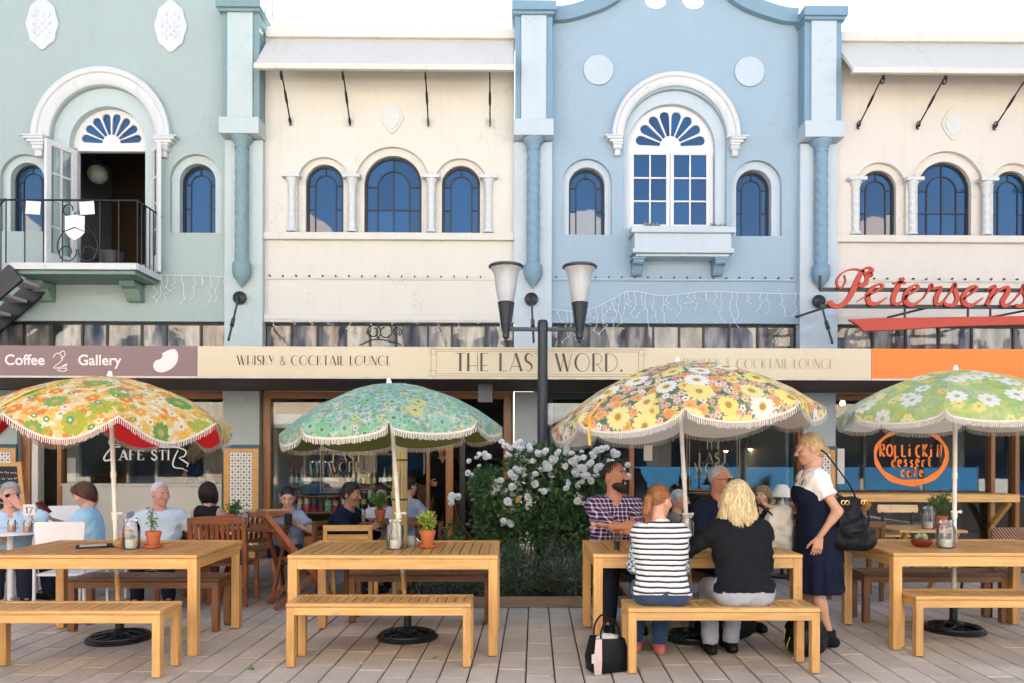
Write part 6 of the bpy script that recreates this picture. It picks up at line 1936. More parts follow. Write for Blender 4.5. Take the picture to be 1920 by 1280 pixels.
    # --- face details
    for s_ in (-1, 1):
        b = MB(); c = V3(s_*.031,-.0815,.008); b.ball(hp(c+V3(0,.002,0)), (.0115*k,.0115*k,.0075*k), 10, 8, 0); b.ball(hp(c+V3(0,-.0055,.0005)), .0066*k, 8, 6, 1); b.build('eye', [MAT['eye_white'], MAT['iris']], o, smooth='all')
        b = MB(); b.tube([hp((s_*.016,-.094,.030)), hp((s_*.030,-.093,.037)), hp((s_*.047,-.080,.032))], [.0035*k,.0042*k,.002*k], 6); b.build('eyebrow', HR[(hair or {}).get('brow', (hair or {}).get('m', 'brown'))], o)
    b = MB(); b.tube([hp((-.024,-.082,-.0635 + (.004 if smile else 0))), hp((-.012,-.092,-.066)), hp((0,-.0945,-.0655)), hp((.012,-.092,-.066)), hp((.024,-.082,-.0635 + (.004 if smile else 0)))], [.002*k,.0052*k,.006*k,.0052*k,.002*k], 8); b.build('mouth', MAT['lips'], o, smooth='all')
    if smile:
        b = MB(); b.tube([hp((-.016,-.0915,-.0615)), hp((0,-.0985,-.0625)), hp((.016,-.0915,-.0615))], [.002*k,.0042*k,.002*k], 8); b.build('teeth', MAT['teeth'], o, smooth='all')
    # --- clothes
    if top:
        pr = list(torso); mt = MAT[top['m']]; sl = top.get('sleeve', 'long'); inf = top.get('inf', .013); cuts = []; sleeve_ch = []
        for sd, s_ in (('L',1),('R',-1)):
            sh, el, wr, up_, lo_ = armp[sd]; ax_ = (el-sh)/np.linalg.norm(el-sh); bx_ = (wr-el)/np.linalg.norm(wr-el)
            if sl == 'long': ps = up_+lo_; cc = [('cut', wr-bx_*.012, bx_, .004, .07)]
            elif sl == 'elbow': e2 = el+bx_*.10*k; ps = up_+[('rc', el, e2, .046*k, .043*k, .02)]; cc = [('cut', el+bx_*.07*k, bx_, .004, .10)]
            elif sl == 'short': e2 = sh+ax_*.19*k; ps = [('rc', sh, e2, .056*k, .057*k, .03)]; cc = [('cut', sh+ax_*.155*k, ax_, .004, .11)]
            else: ps = []; cc = [('cut', sh+xs*s_*-.015, xs*s_, .004, .11)]
            if top.get('sleeve_m') and ps:
                Vs, Qs = grow(ps, res, inf+.004, cc, top.get('wr', .0035), 2.0+s_); sleeve_ch.append((Vs, Qs, 1))
            else: pr += ps
            cuts += cc
        hem = top.get('hem', -.10); pr += [('rc', sp(-.06,-.08,-.01), sp(-.06,.08,-.01), .115*k, .115*k, .05)] if hem < -.02 else []
        cuts += [('cut', st(hem), -u, .004, .45)]
        nk = top.get('neck', 0.0 if top.get('sleeve') in ('short', 'none') else .02); cuts += [('sub', st(.565)+fw*.018*k, .088*k, .006)] + ([('sub', st(.475)+fw*.105*k, (.03+nk*.6)*k, .012)] if nk else [])
        V, Q = grow(pr, res, inf*k, cuts, top.get('wr', .0045), len(label)*.7)
        mesh_obj(top.get('name', 'shirt'), [(V, Q, 0)]+sleeve_ch, [mt, MAT[top.get('sleeve_m', top['m'])]], o)
        if top.get('collar'):
            b = MB(); n_ = 20
            for i in range(n_+1):
                a = radians(-150+300*i/n_); dirv = xs*sin(a) - fw*cos(a)*-1*-1
                dirv = xs*sin(a)-fw*cos(a)
                c0 = st(.47)+dirv*.066*k+fw*.0; c1 = st(.515 if abs(a) < 2 else .50)+dirv*.064*k; c2 = st(.455)+dirv*(.092 if abs(a) < 2 else .10)*k
                b.v += [tuple(c0), tuple(c1), tuple(c2)]
                if i:
                    for q in (0, 1): b.f.append((3*i-3+q, 3*i+q, 3*i+1+q, 3*i-2+q)); b.mi.append(0)
            co_ = b.build('collar', MAT[top.get('collar_m', top['m'])], o, smooth='all'); md = co_.modifiers.new('t','SOLIDIFY'); md.thickness = .004
        if top.get('front'):      # shirt front and lapels showing inside a jacket
            Vf, Qf = grow([('el', sp(.36,0,.085), V3(.045,.055,.14)*k, .0)], .008); mesh_obj('shirt_front', [(Vf, Qf, 0)], [MAT[top['front']]], o)
        if top.get('buttons'):
            for q in range(5):
                b = MB(); c = sp(.38-q*.075, 0.0, .125+(.004*q if q < 3 else 0)); b.ball(c, .006, 8, 6); b.build('button', MAT['eye_white'], o)
    if bottom:
        pr = [torso[0], ('rc', sp(.07,-.06), sp(.07,.06), .112*k, .112*k, .05)]; cuts = []
        for sd in 'LR':
            hj, kn, an, up_, lo_ = legp[sd]; bx_ = (an-kn)/np.linalg.norm(an-kn)
            if bottom.get('len', 'long') == 'short': pr += up_+[('rc', kn, kn+bx_*.04, .056*k, .056*k, .02)]; cuts += [('cut', kn+bx_*.05, bx_, .004, .16)]
            else: pr += up_+[('rc', kn, an, (.060+bottom.get('loose',0))*k, (.044+bottom.get('loose',0))*k, .02)]; cuts += [('cut', an-bx_*bottom.get('crop', .0)+bx_*.01, bx_, .004, .12)]
        cuts += [('cut', sp(.10), u, .004, .3), ('cut', sp(min(.10, (top or {}).get('hem', -.1)+.03), 0, -.07), u, .004, .17)]
        V, Q = grow(pr, res, .017*k, cuts, .003, 1.0); mesh_obj('trousers', [(V, Q, 0)], [MAT[bottom['m']]], o)
    if shoes:
        for (an, heel, toe, fd) in feet:
            boot = shoes == 'boot'
            ps = [('rc', heel, toe, .036*k, .033*k, .02), ('rc', an+V3(0,0,-.01), heel+fd*.03, .042*k, .036*k, .03), ('rc', an+V3(0,0,-.015), toe-fd*.03, .038*k, .03*k, .03)]
            if boot: ps += [('rc', an, an+V3(0,0,.05), .046*k, .052*k, .02)]
            V, Q = grow(ps, .008, .003, [('cut', (0,0,.004), (0,0,-1), .002), ('cut', an+V3(0,0,.045 if boot else -.005), (0,0,1), .004)])
            if len(Q): mesh_obj('shoe', [(V, Q, 0)], [MAT['leather' if boot else shoes]], o)
    # --- hair
    if hair:
        s = hair['s']; hm = HR[hair['m']]
        pr = [('el', (0,.018,.028), (.083,.102,.102), 0.0)]; cuts = []
        post_ = []
        hl = hair.get('line', 0.0)
        if s in ('short', 'pony', 'bun', 'crop'):
            inf = {'crop': -.0062, 'pony': -.003, 'bun': -.002}.get(s, 0.0)
            pr = [('el', (0,.018,.028), (.083+inf,.102+inf,.102+inf), 0.0)]
            if s == 'short' : pr += [('el', (0,.0,.092), (.066,.07,.034), .03)]
            cuts = [('cut', (0,-.072+hl,.074), (0,-.62,-.8) if s in ('pony','bun') else (0,-.78,-.62), .006), ('cut', (0,.05,-.055 if s in ('pony','bun') else -.07), (0,.25,-1), .01)]
            if s == 'pony': post_ = [('rc', (0,.105,.035), (0,.135,.01), .026, .030, .02), ('rc', (0,.135,.01), (.012,.135,-.09), .032, .030, .02), ('rc', (.012,.135,-.09), (.02,.105,-.19), .030, .010, .02)]
            if s == 'bun': pr += [('el', (0,.055,-.025), (.066,.060,.068), .03)]; cuts = [('cut', (0,-.074+hl,.078), (0,-.80,-.60), .006), ('cut', (0,.06,-.085), (0,.35,-1), .01)]; post_ = [('el', (0,.118,-.045), (.034,.028,.030), .012)]
        elif s == 'bob':
            pr += [('el', (0,.030,-.02), (.097,.088,.112), .04), ('rc', (-.075,.0,-.02), (-.080,-.012,-.10), .030, .024, .03), ('rc', (.075,.0,-.02), (.080,-.012,-.10), .030, .024, .03)]
            cuts = [('cut', (0,-.060+hl,.05), (0,-1,-.25), .012), ('cut', (0,0,-.135), (0,0,-1), .008)]
            pr += [('el', (0,-.035,.075), (.068,.055,.042), .03)] if hair.get('fringe') else []
            if hair.get('fringe'): cuts[0] = ('cut', (0,-.062,.035), (0,-.9,-.75), .012)
        elif s == 'long':
            ln = hair.get('len', .20)
            pr += [('el', (0,.035,-.03), (.095,.085,.12), .04)]
            for q in range(9):
                a = radians(-105+210*q/8); x_, y_ = .082*sin(a), .028+.082*cos(a)*.95
                l2 = ln*(.8+.35*((q*37) % 10)/10)
                pr.append(('rc', (x_*.95, y_, .0), (x_*1.12+.010*((q*13) % 5-2), y_*1.05+.012, -l2*.6), .032, .028, .022)); pr.append(('rc', (x_*1.12+.010*((q*13) % 5-2), y_*1.05+.012, -l2*.6), (x_*1.05+.014*((q*29) % 5-2), y_+.012, -l2), .028, .010, .012))
            cuts = [('cut', (0,-.050+hl,.05), (0,-1,-.35), .012)]
        lo, hi = bounds(pr+post_, .03); F = Field(lo, hi, hres); F.put(pr)
        X = F.ax[0][:,None,None]; Y = F.ax[1][None,:,None]; Z = F.ax[2][None,None,:]
        an = np.arctan2(X, Y-.02); am = {'crop': .0018, 'short': .0022, 'bun': .0012, 'pony': .0018}.get(s, .0028)
        F.f += (am*np.sin(an*31+3*np.sin(16*Z)+2*np.sin(34*Z+an*3))+am*.8*np.sin(an*57+3*np.sin(23*Z))).astype(np.float32)
        F.put(cuts); F.put(post_)
        Vh, Qh = F.mesh(); chs = [((R@(Vh*k).T).T+Hc, Qh, 0)]
        if s == 'pony': fl = lambda P: np.where((P[:, 1:2] < .115), np.array([[0,.12,.03]])-P, np.array([[.01,0,-.1]]))*40
        elif s == 'bun': fl = lambda P: (np.array([[0,.13,-.04]])-P)*40
        elif s in ('crop', 'short'): fl = lambda P: np.concatenate([P[:, :1]*4, P[:, 1:2]*2-.25, -np.ones((len(P), 1))*.5], 1)
        else: fl = lambda P: np.concatenate([P[:, :1]*5*(P[:, 2:] > .03), P[:, 1:2]*3*(P[:, 2:] > .03), -np.ones((len(P), 1))], 1)
        nl, Ll, wl2 = dict(crop=(260,.022,.0035), short=(420,.05,.006), pony=(600,.10,.0035), bun=(600,.08,.003), bob=(800,.11,.0045), long=(1100,.16,.0045))[s]
        lk = locks(F, fl, nl, Ll, wl2, 3+len(label), .0025 if s in ('crop','bun','pony') else .006)
        if lk: chs.append(((R@(lk[0]*k).T).T+Hc, lk[1], 0))
        mesh_obj('hair', chs, [hm], o)
    if beard:
        BP = [('el', (0,-.027,-.055), (.0605,.0695,.070), 0.0), ('rc', (-.060,.0,-.02), (-.052,-.03,-.075), .013, .016, .02), ('rc', (.060,.0,-.02), (.052,-.03,-.075), .013, .016, .02), ('rc', (0,-.080,-.100), (0,-.078,-.122), .028, .020, .03), ('rc', (-.024,-.088,-.046), (.024,-.088,-.046), .0075, .0075, .01)]
        lo, hi = bounds(BP, .03); F = Field(lo, hi, .005); F.put(BP, .003); F.wrinkle(.0012, 3.0, 1.0); F.put([('cut', (0,-.055,-.046), (0,.55,1), .008), ('cut', (0,.012,0), (0,1,.2), .008), ('sub', (0,-.108,-.064), .022, .006), ('sub', (.045,-.075,-.035), .020, .01), ('sub', (-.045,-.075,-.035), .020, .01)])
        Vb, Qb = F.mesh(); chs = [((R@(Vb*k).T).T+Hc, Qb, 0)]
        lk = locks(F, lambda P: np.concatenate([P[:, :1]*2, -np.ones((len(P), 1))*.3, -np.ones((len(P), 1))], 1), 260, .022, .004, 5, .004)
        if lk: chs.append(((R@(lk[0]*k).T).T+Hc, lk[1], 0))
        mesh_obj('beard', chs, [HR[beard]], o)
    if glasses:
        b = MB()
        for s_ in (-1, 1):
            b.tube([hp((s_*.066,-.085,.016)), hp((s_*.076,-.01,.012)), hp((s_*.078,.03,.0))], .0028*k, 6)
            pts = [(s_*.032+.026*cos(a), -.1035+abs(.026*cos(a)+s_*.032-s_*.0)*.10, .010+.019*sin(a)) for a in [2*pi*i/16 for i in range(16)]]
            n0 = len(b.v); b.v += [tuple(hp(p)) for p in pts]; b.f.append(tuple(range(n0, n0+16))); b.mi.append(0)
            b.tube([hp(p) for p in pts+pts[:1]], .0022*k, 5)
        b.tube([hp((-.008,-.104,.014)), hp((.008,-.104,.014))], .003*k, 6)
        b.build('glasses', MAT['lens'], o)
    o['_h'] = 0
    del o['_h']
    return o, dict(armp=armp, legp=legp, Hc=Hc, R=R, sp=sp, st=st, u=u, xs=xs, fw=fw, feet=feet)
MAT['lens'] = mat_plain('dark_lens', (.015,.012,.012), .08, .1, 10, 0, spec=.7)
SEATED = 'people at the tables'
def sit(tx=.10, fy=-.42, kz=.3, hgt=.08, spread=.0):
    return {'L': ((tx+spread, fy, hgt), (tx+.05, -1.3, .9)), 'R': ((-tx-spread, fy, hgt), (-tx-.05, -1.3, .9))}

# 1 man with beard at the busy table
person('bearded man in a purple plaid shirt smiling, arms crossed on the table', (.90, 6.64), radians(4), .56, 1.09, lean=.12, head=(radians(42), radians(-5), 0), skin='ruddy',
    arms={'R': ((.17, -.42, .80), (-.5, -.35, .7), (1,-.1,.02), (0,0,-1), .4), 'L': ((-.12, -.43, .875), (.55, -.3, .75), (-1,-.12,.25), (0,-.3,-1), .5)},
    legs=sit(.12, -.40), top=dict(m='plaid', sleeve='elbow', collar=True, buttons=True, neck=.025), bottom=dict(m='c_dark_jeans'), hair=dict(s='crop', m='dark', line=.016, brow='beard'), beard='beard', smile=True, res=.011, shoulder=1.06, hres=.0045, group=SEATED)
# 2 woman with striped top, back turned
person('woman in a black and white striped top with a ginger ponytail, seen from behind', (1.045, 5.20), radians(176), .525, .95, lean=.20, head=(radians(-42), radians(6), 0), skin='fair', fem=True,
    arms={'L': ((.10, -.38, .79), (.30, .05, .3)), 'R': ((-.10, -.38, .79), (-.30, .05, .3))}, legs={'L': ((.14, -.42, .08), (.16, -1.3, .9), (.1,-1,0)), 'R': ((-.03, -.36, .08), (-.06, -1.3, .9), (0,-1,0))},
    top=dict(m='stripes', sleeve='long', sleeve_m='floral', hem=-.03, inf=.016, neck=.0), bottom=dict(m='c_jeans'), shoes='red_shoe', hair=dict(s='pony', m='ginger'), res=.011, hres=.0045, group=SEATED)
# 3 blonde woman in black, back turned
person('woman with blonde shoulder length hair in a black cardigan, seen from behind', (1.62, 5.20), radians(183), .53, .985, lean=.20, head=(radians(-24), radians(4), 0), skin='fair', fem=True, shoulder=1.12,
    arms={'R': ((-.14, -.37, .80), (-.36, .05, .4)), 'L': ((.22, -.37, .80), (.78, .10, .66))}, legs={'R': ((-.05, -.40, .08), (-.1, -1.3, .9), (0,-1,0)), 'L': ((.12, -.36, .08), (.16, -1.3, .9), (0,-1,0))},
    top=dict(m='c_black', sleeve='long', hem=-.02, inf=.024, wr=.005, name='cardigan', neck=.0), bottom=dict(m='c_grey_jeans'), shoes='leather', hair=dict(s='long', m='blonde', len=.26), res=.011, hres=.0045, group=SEATED)
# 4 man in suit
person('man in a navy suit and dark glasses with cropped grey hair', (1.84, 6.68), radians(12), .55, 1.05, lean=.10, head=(radians(30), radians(4), 0), skin='ruddy',
    arms={'R': ((-.06, -.40, .80), (-.6, -.1, .7), (1,-.2,.0), (0,0,-1), .6), 'L': ((.10, -.40, .80), (.6, -.1, .7), (-1,-.2,.05), (0,0,-1), .6)}, legs=sit(.12, -.38),
    top=dict(m='c_suit', sleeve='long', collar=True, collar_m='c_pinkish', front='c_pinkish', inf=.02, neck=.06, name='jacket'), bottom=dict(m='c_suit'), hair=dict(s='crop', m='grey', line=.03, brow='grey'), glasses=True, res=.012, hres=.0045, group=SEATED)
# 5 older man half hidden
person('older man half hidden behind the parasol pole, facing right', (1.62, 7.8), radians(80), 0.420, 0.888, lean=.25, head=(radians(-12), radians(5), 0), skin='pink', legs=sit(.1, -.40),
    arms={'R': ((-.12, -.36, 0.685), (-.6, 0, .6)), 'L': ((.12, -.36, 0.685), (.6, 0, .6))}, top=dict(m='c_khaki', sleeve='long'), bottom=dict(m='c_trouser'), hair=dict(s='crop', m='grey', line=.03), res=.017, group=SEATED)
# 6 woman with bob at the lounge window
person('woman with a light brown bob in a black coat by the table lamp', (2.93, 8.62), radians(-48), 0.400, 0.898, lean=.08, head=(radians(4), radians(2), 0), skin='pale', fem=True, legs=sit(.1, -.40),
    arms={'R': ((-.10, -.34, 0.665), (-.6, 0, .6)), 'L': ((.12, -.32, 0.685), (.6, 0, .6))}, top=dict(m='c_black', sleeve='long', inf=.02, name='coat'), bottom=dict(m='c_trouser'), hair=dict(s='bob', m='ash', fringe=True), res=.016, group=SEATED)
# 8 man with sunglasses at far left
person('grey haired man in sunglasses and a light blue shirt, hand at his mouth', (-4.98, 7.46), radians(34), 0.420, 0.955, lean=.10, head=(radians(6), radians(6), 0), skin='pink', legs=sit(.12, -.36),
    arms={'L': ((.06, -.235, 0.955), (.50, -.35, .72), (-.35,.10,.75), (0,1,-.2), .9), 'R': ((-.10, -.34, 0.685), (-.6, 0, .6))}, top=dict(m='c_pale_shirt', sleeve='elbow', collar=True), bottom=dict(m='c_trouser', loose=.01), shoes='leather', hair=dict(s='short', m='grey', line=.02), glasses=True, res=.015, group=SEATED)
# 9 woman in light blue reading the menu
person('brown haired woman in a light blue shirt reading a red menu', (-4.30, 7.72), radians(-76), 0.420, 0.955, lean=.16, head=(radians(8), radians(26), 0), skin='pale', fem=True, legs=sit(.1, -.38),
    arms={'L': ((.06, -.40, 0.765), (.5, .1, .6), (-.2,-1,.5), (0,0,1), .5), 'R': ((-.10, -.40, 0.785), (-.5, .1, .6), (.2,-1,.5), (0,0,1), .5)}, top=dict(m='c_light_blue', sleeve='elbow', collar=True, inf=.02), bottom=dict(m='c_trouser'), hair=dict(s='bob', m='brown', fringe=True), res=.014, hres=.005, group=SEATED)
# 10 white haired man
person('white haired man in a pale t-shirt looking to the right', (-3.52, 7.52), radians(14), 0.410, 0.984, lean=.03, head=(radians(42), radians(4), 0), skin='pink', belly=.05, legs=sit(.14, -.34),
    arms={'L': ((.30, -.20, 0.545), (.6, .3, .7)), 'R': ((-.24, -.30, 0.565), (-.6, .2, .7))}, top=dict(m='c_pale_tee', sleeve='short', inf=.018), bottom=dict(m='c_trouser'), hair=dict(s='crop', m='white', line=.022, brow='white'), res=.014, hres=.005, group=SEATED)
# 11 dark bob from behind
person('woman with a dark red bob in a black sleeveless top, seen from behind', (-3.34, 8.22), radians(178), 0.420, 0.926, lean=.05, head=(radians(-6), 0, 0), skin='pale', fem=True, legs=sit(.1, -.40),
    arms={'L': ((.12, -.34, 0.685), (.6, 0, .6)), 'R': ((-.12, -.34, 0.685), (-.6, 0, .6))}, top=dict(m='c_dark_top', sleeve='none'), bottom=dict(m='c_trouser'), hair=dict(s='bob', m='dark'), res=.015, group=SEATED)
# 12 smiling woman with phone
person('smiling dark haired woman in a grey t-shirt looking down at a phone', (-2.42, 8.10), radians(12), 0.390, 0.917, lean=.14, head=(radians(4), radians(18), 0), skin='tan', fem=True, belly=.02, legs={'L': ((.06, -.46, 0.100), (.3, -1.3, .9)), 'R': ((-.06, -.40, 0.080), (-.2, -1.3, .9))},
    arms={'L': ((.10, -.30, 0.725), (.5, .0, .55), (-.6,-.6,.3), (-.3,0,1), .6), 'R': ((.00, -.31, 0.725), (-.5, .0, .55), (.6,-.6,.3), (.3,0,1), .6)}, top=dict(m='c_grey_tee', sleeve='short', inf=.016), bottom=dict(m='c_trouser', len='short'), shoes='eye_white', hair=dict(s='bun', m='black'), smile=True, res=.014, hres=.005, group=SEATED)
# 13 man in navy jacket, profile to the right
person('dark haired man in a navy jacket leaning forward, seen from the side', (-1.86, 7.92), radians(76), 0.400, 0.993, lean=.30, head=(radians(-4), radians(4), 0), skin='brown', legs=sit(.1, -.36),
    arms={'L': ((.10, -.42, 0.725), (.5, .1, .6)), 'R': ((-.10, -.44, 0.705), (-.55, .1, .6))}, top=dict(m='c_navy', sleeve='long', inf=.026, wr=.005, name='jacket', neck=.0), bottom=dict(m='c_dark_jeans'), hair=dict(s='short', m='black'), res=.014, hres=.005, group=SEATED)
# 14 woman facing the camera
person('woman with long dark hair in a pale cardigan, half hidden by a plant', (-1.50, 8.62), radians(4), 0.390, 0.917, lean=.12, head=(radians(8), radians(8), 0), skin='tan', fem=True, legs=sit(.1, -.34),
    arms={'L': ((.14, -.30, 0.705), (.5, 0, .6)), 'R': ((-.14, -.30, 0.705), (-.5, 0, .6))}, top=dict(m='c_pale_cardigan', sleeve='long', inf=.018, name='cardigan'), bottom=dict(m='c_trouser'), hair=dict(s='long', m='dark', len=.24), res=.015, group=SEATED)
# 15 person behind her
person('dark haired man in a grey t-shirt behind the woman with long hair', (-1.30, 9.15), radians(140), 0.420, 0.974, lean=.08, head=(0, radians(5), 0), skin='tan', legs=sit(.1, -.36),
    arms={'L': ((.14, -.34, 0.685), (.5, 0, .6)), 'R': ((-.14, -.30, 0.685), (-.5, 0, .6))}, top=dict(m='c_grey_tee', sleeve='short'), bottom=dict(m='c_trouser'), hair=dict(s='short', m='black'), res=.017, group=SEATED)
# 16 figure in the doorway
person('person in dark clothes standing inside the lounge doorway', (-1.02, 10.95), radians(8), .90, .98, head=(radians(-10), 0, 0), skin='tan', arms={'L': ((.26, -.05, .86), (.5, .4, 1)), 'R': ((-.20, -.22, 1.05), (-.6, .3, 1))},
    legs={'L': ((.10, 0, .08), (.12, -1, .5)), 'R': ((-.10, .02, .08), (-.12, -1, .5))}, top=dict(m='c_black', sleeve='long'), bottom=dict(m='c_black'), hair=dict(s='short', m='black'), res=.017)
# 17 someone inside the left cafe
person('blonde person in dark clothes standing inside the left cafe', (-4.75, 11.35), radians(150), .90, .97, head=(radians(20), radians(10), 0), skin='tan', fem=True, arms={'L': ((.24, -.12, .92), (.5, .4, 1)), 'R': ((-.22, -.16, 1.0), (-.6, .3, 1))},
    legs={'L': ((.10, 0, .08), (.12, -1, .5)), 'R': ((-.10, .02, .08), (-.12, -1, .5))}, top=dict(m='c_dark_top', sleeve='short'), bottom=dict(m='c_black'), hair=dict(s='long', m='ash', len=.2), res=.017)
# 7 standing woman in the pinafore
sw_o, sw_d = person('standing woman in a navy pinafore dress and white t-shirt, blonde hair tied back', (2.385, 5.80), radians(-96), .885, .965, lean=.10, head=(radians(-6), radians(13), 0), skin='tan', fem=True,
    arms={'L': ((.21, -.05, .86), (.55, .5, 1.0), (-.10,-.14,-1), (-1,0,0), .35), 'R': ((-.16, -.30, 1.05), (-.6, .3, .9), (.1,-1,.35), (0,0,1), .8)},
    legs={'L': ((.08, .06, .09), (.10, -1, .45), (.05,-1,0)), 'R': ((-.08, -.02, .09), (-.10, -1, .5), (-.05,-1,0))},
    top=dict(m='c_white_tee', sleeve='short', inf=.014, hem=.16, neck=.03, name='t_shirt'), shoes='boot', hair=dict(s='bun', m='ash'), res=.011, hres=.0045)
d = sw_d; P0 = V3(0, 0, .885); u = d['u']
pr = [('rc', d['sp'](.0,-.075,-.01), d['sp'](.0,.075,-.01), .120, .120, .05), ('rc', d['sp'](.13,-.055), d['sp'](.13,.055), .100, .100, .08), ('rc', d['sp'](.28,-.075), d['sp'](.28,.075), .108, .108, .08), ('rc', d['sp'](.34,-.06,.02), d['sp'](.34,.06,.02), .085, .085, .05)]
pr += [('el', d['sp'](.30,s_*.062,.085), V3(.056,.056,.056), .05) for s_ in (-1, 1)]
pr += [('fr', (0, .0, 0), .93, (.165, .13), .40, (.175, .175), 9, .06, .05)]
V, Q = grow(pr, .010, .022, [('cut', d['st'](.33)+d['fw']*.03, u*.92-d['fw']*.45, .006, .30), ('cut', (0,0,.415), (0,0,-1), .003)], .0028, .4)
mesh_obj('pinafore_dress', [(V, Q, 0)], [MAT['c_navy']], sw_o)
b = MB()
for s_ in (-1, 1):
    b.tube([d['sp'](.32,s_*.07,.135), d['sp'](.42,s_*.085,.10), d['sp'](.497,s_*.075,.0), d['sp'](.42,s_*.075,-.115), d['sp'](.33,s_*.06,-.135)], .006, 6, flat=.6)
b.build('dress_straps', MAT['c_navy'], sw_o, smooth='all')
# ------------------------------------------------------------------ plants
def leaf_mat(name, c1, c2, trans=.25):
    t = NT(name); geo = t.new('ShaderNodeNewGeometry')
    r = geo.outputs['Random Per Island']
    col = t.ramp(r, [(0, c2), (.5, c1), (1, shade(c1, 1.5))])
    t.base(col); t.set(rough=.42, spec=.4)
    tr = t.new('ShaderNodeBsdfTranslucent'); t.l.new(col, tr.inputs[0])
    mx = t.new('ShaderNodeMixShader'); mx.inputs[0].default_value = trans
    t.l.new(t.p.outputs[0], mx.inputs[1]); t.l.new(tr.outputs[0], mx.inputs[2]); t.l.new(mx.outputs[0], t.out.inputs[0])
    return t.m
MAT['rose_leaf'] = leaf_mat('rose_leaf', (.065,.135,.042), (.026,.068,.026), .3)
MAT['young_leaf'] = leaf_mat('young_leaf', (.13,.21,.045), (.07,.14,.03))
MAT['lime_leaf'] = leaf_mat('lime_leaf', (.30,.38,.05), (.16,.26,.04))
MAT['herb_leaf'] = leaf_mat('herb_leaf', (.12,.24,.06), (.06,.15,.04))
MAT['silver_leaf'] = leaf_mat('silver_leaf', (.10,.15,.105), (.035,.07,.045), .15)
MAT['stem'] = mat_plain('green_brown_stem', (.07,.075,.03), .6, .3, 20, .2)
t = NT('white_rose_petal'); t.base((.95,.95,.93)); t.set(rough=.6, spec=.2)
tr = t.new('ShaderNodeBsdfTranslucent'); tr.inputs[0].default_value = (.95,.95,.92,1); mx = t.new('ShaderNodeMixShader'); mx.inputs[0].default_value = .45
t.l.new(t.p.outputs[0], mx.inputs[1]); t.l.new(tr.outputs[0], mx.inputs[2]); t.l.new(mx.outputs[0], t.out.inputs[0]); MAT['petal'] = t.m
MAT['soil'] = mat_plain('potting_soil', (.03,.02,.014), .95, .4, 50, .6, 120)
def leaves(pts, dirs, size, asp=.55, fold=.25, rnd=.35):
    """each leaf is a folded six-sided blade"""
    n = len(pts); pts = np.asarray(pts); d = np.asarray(dirs); d = d/np.linalg.norm(d, axis=1, keepdims=True)
    up = rng.normal(size=(n, 3)); s = np.cross(d, up); s /= np.linalg.norm(s, axis=1, keepdims=True); nn = np.cross(s, d)
    L = size*(1+rng.uniform(-rnd, rnd, n))[:, None]; W = L*asp*.5
    P = np.stack([pts, pts+d*L*.35+s*W+nn*L*fold*.3, pts+d*L*.7+s*W*.8+nn*L*fold*.2, pts+d*L-nn*L*fold*.25, pts+d*L*.7-s*W*.8+nn*L*fold*.2, pts+d*L*.35-s*W+nn*L*fold*.3, pts+d*L*.5], 1)
    V = P.reshape(-1, 3); F = []
    for i in range(n):
        o = i*7; F += [(o, o+1, o+2, o+6), (o+6, o+2, o+3), (o, o+6, o+4, o+5), (o+6, o+3, o+4)]
    b = MB(); b.v = [tuple(p) for p in V]; b.f = F; b.mi = [0]*len(F)
    return b
def clump_points(clumps, n, shell=.6):
    w = np.array([c[1][0]*c[1][1]*c[1][2] for c in clumps])**.67; w /= w.sum()
    P = []; D = []
    for i in range(n):
        c, r = clumps[rng.choice(len(clumps), p=w)]
        v = rng.normal(size=3); v /= np.linalg.norm(v); q = rng.uniform(shell, 1.0)
        P.append(np.array(c)+v*np.array(r)*q); D.append(v*.7+rng.normal(size=3)*.6+np.array((0,0,-.15)))
    return P, D
# rose bush behind the middle of the tables
RX, RY = .12, 7.72
rose = thing('rose_bush', 'tall rose bush full of white blooms behind the lamp post', 'plant', (RX, RY, 0))
cl = []
for i in range(74):
    x = random.uniform(-.36, 1.0); z = random.uniform(.45, 1.46)
    if x < -.05 and z > 1.25: z -= .3
    cl.append(((x-RX+.05, random.uniform(-.24,.24), z), (random.uniform(.10,.19), random.uniform(.10,.17), random.uniform(.09,.16))))
for i in range(7): cl.append(((random.uniform(-.66,-.3)-RX, random.uniform(-.15,.15), random.uniform(.35, .78)), (.11,.10,.09)))
P_l, D_l = clump_points(cl, 11000); leaves(P_l, D_l, .048).build('foliage', MAT['rose_leaf'], rose, kind='stuff')
P_l, D_l = clump_points([c for c in cl if c[0][2] > .8], 1100, .95); leaves(P_l, D_l, .042).build('young_foliage', MAT['young_leaf'], rose, kind='stuff')
b = MB()
for i in range(22):
    x0, y0 = random.uniform(-.45,.5), random.uniform(-.12,.12); tgt = random.choice(cl)[0]
    b.tube(spline([(x0*.7,y0,0), (x0*.8+tgt[0]*.2,y0,tgt[2]*.5), (tgt[0],tgt[1],tgt[2])], 5), [.009]*6+[.006]*5, 6)
for (x, z) in ((-.62,1.28),(-.50,1.18),(-.72,1.0)): b.tube(spline([(-.35,0,.4), (x*.9,.0,z*.75), (x,-.05,z)], 5), .005, 5)
b.build('stems', MAT['stem'], rose)
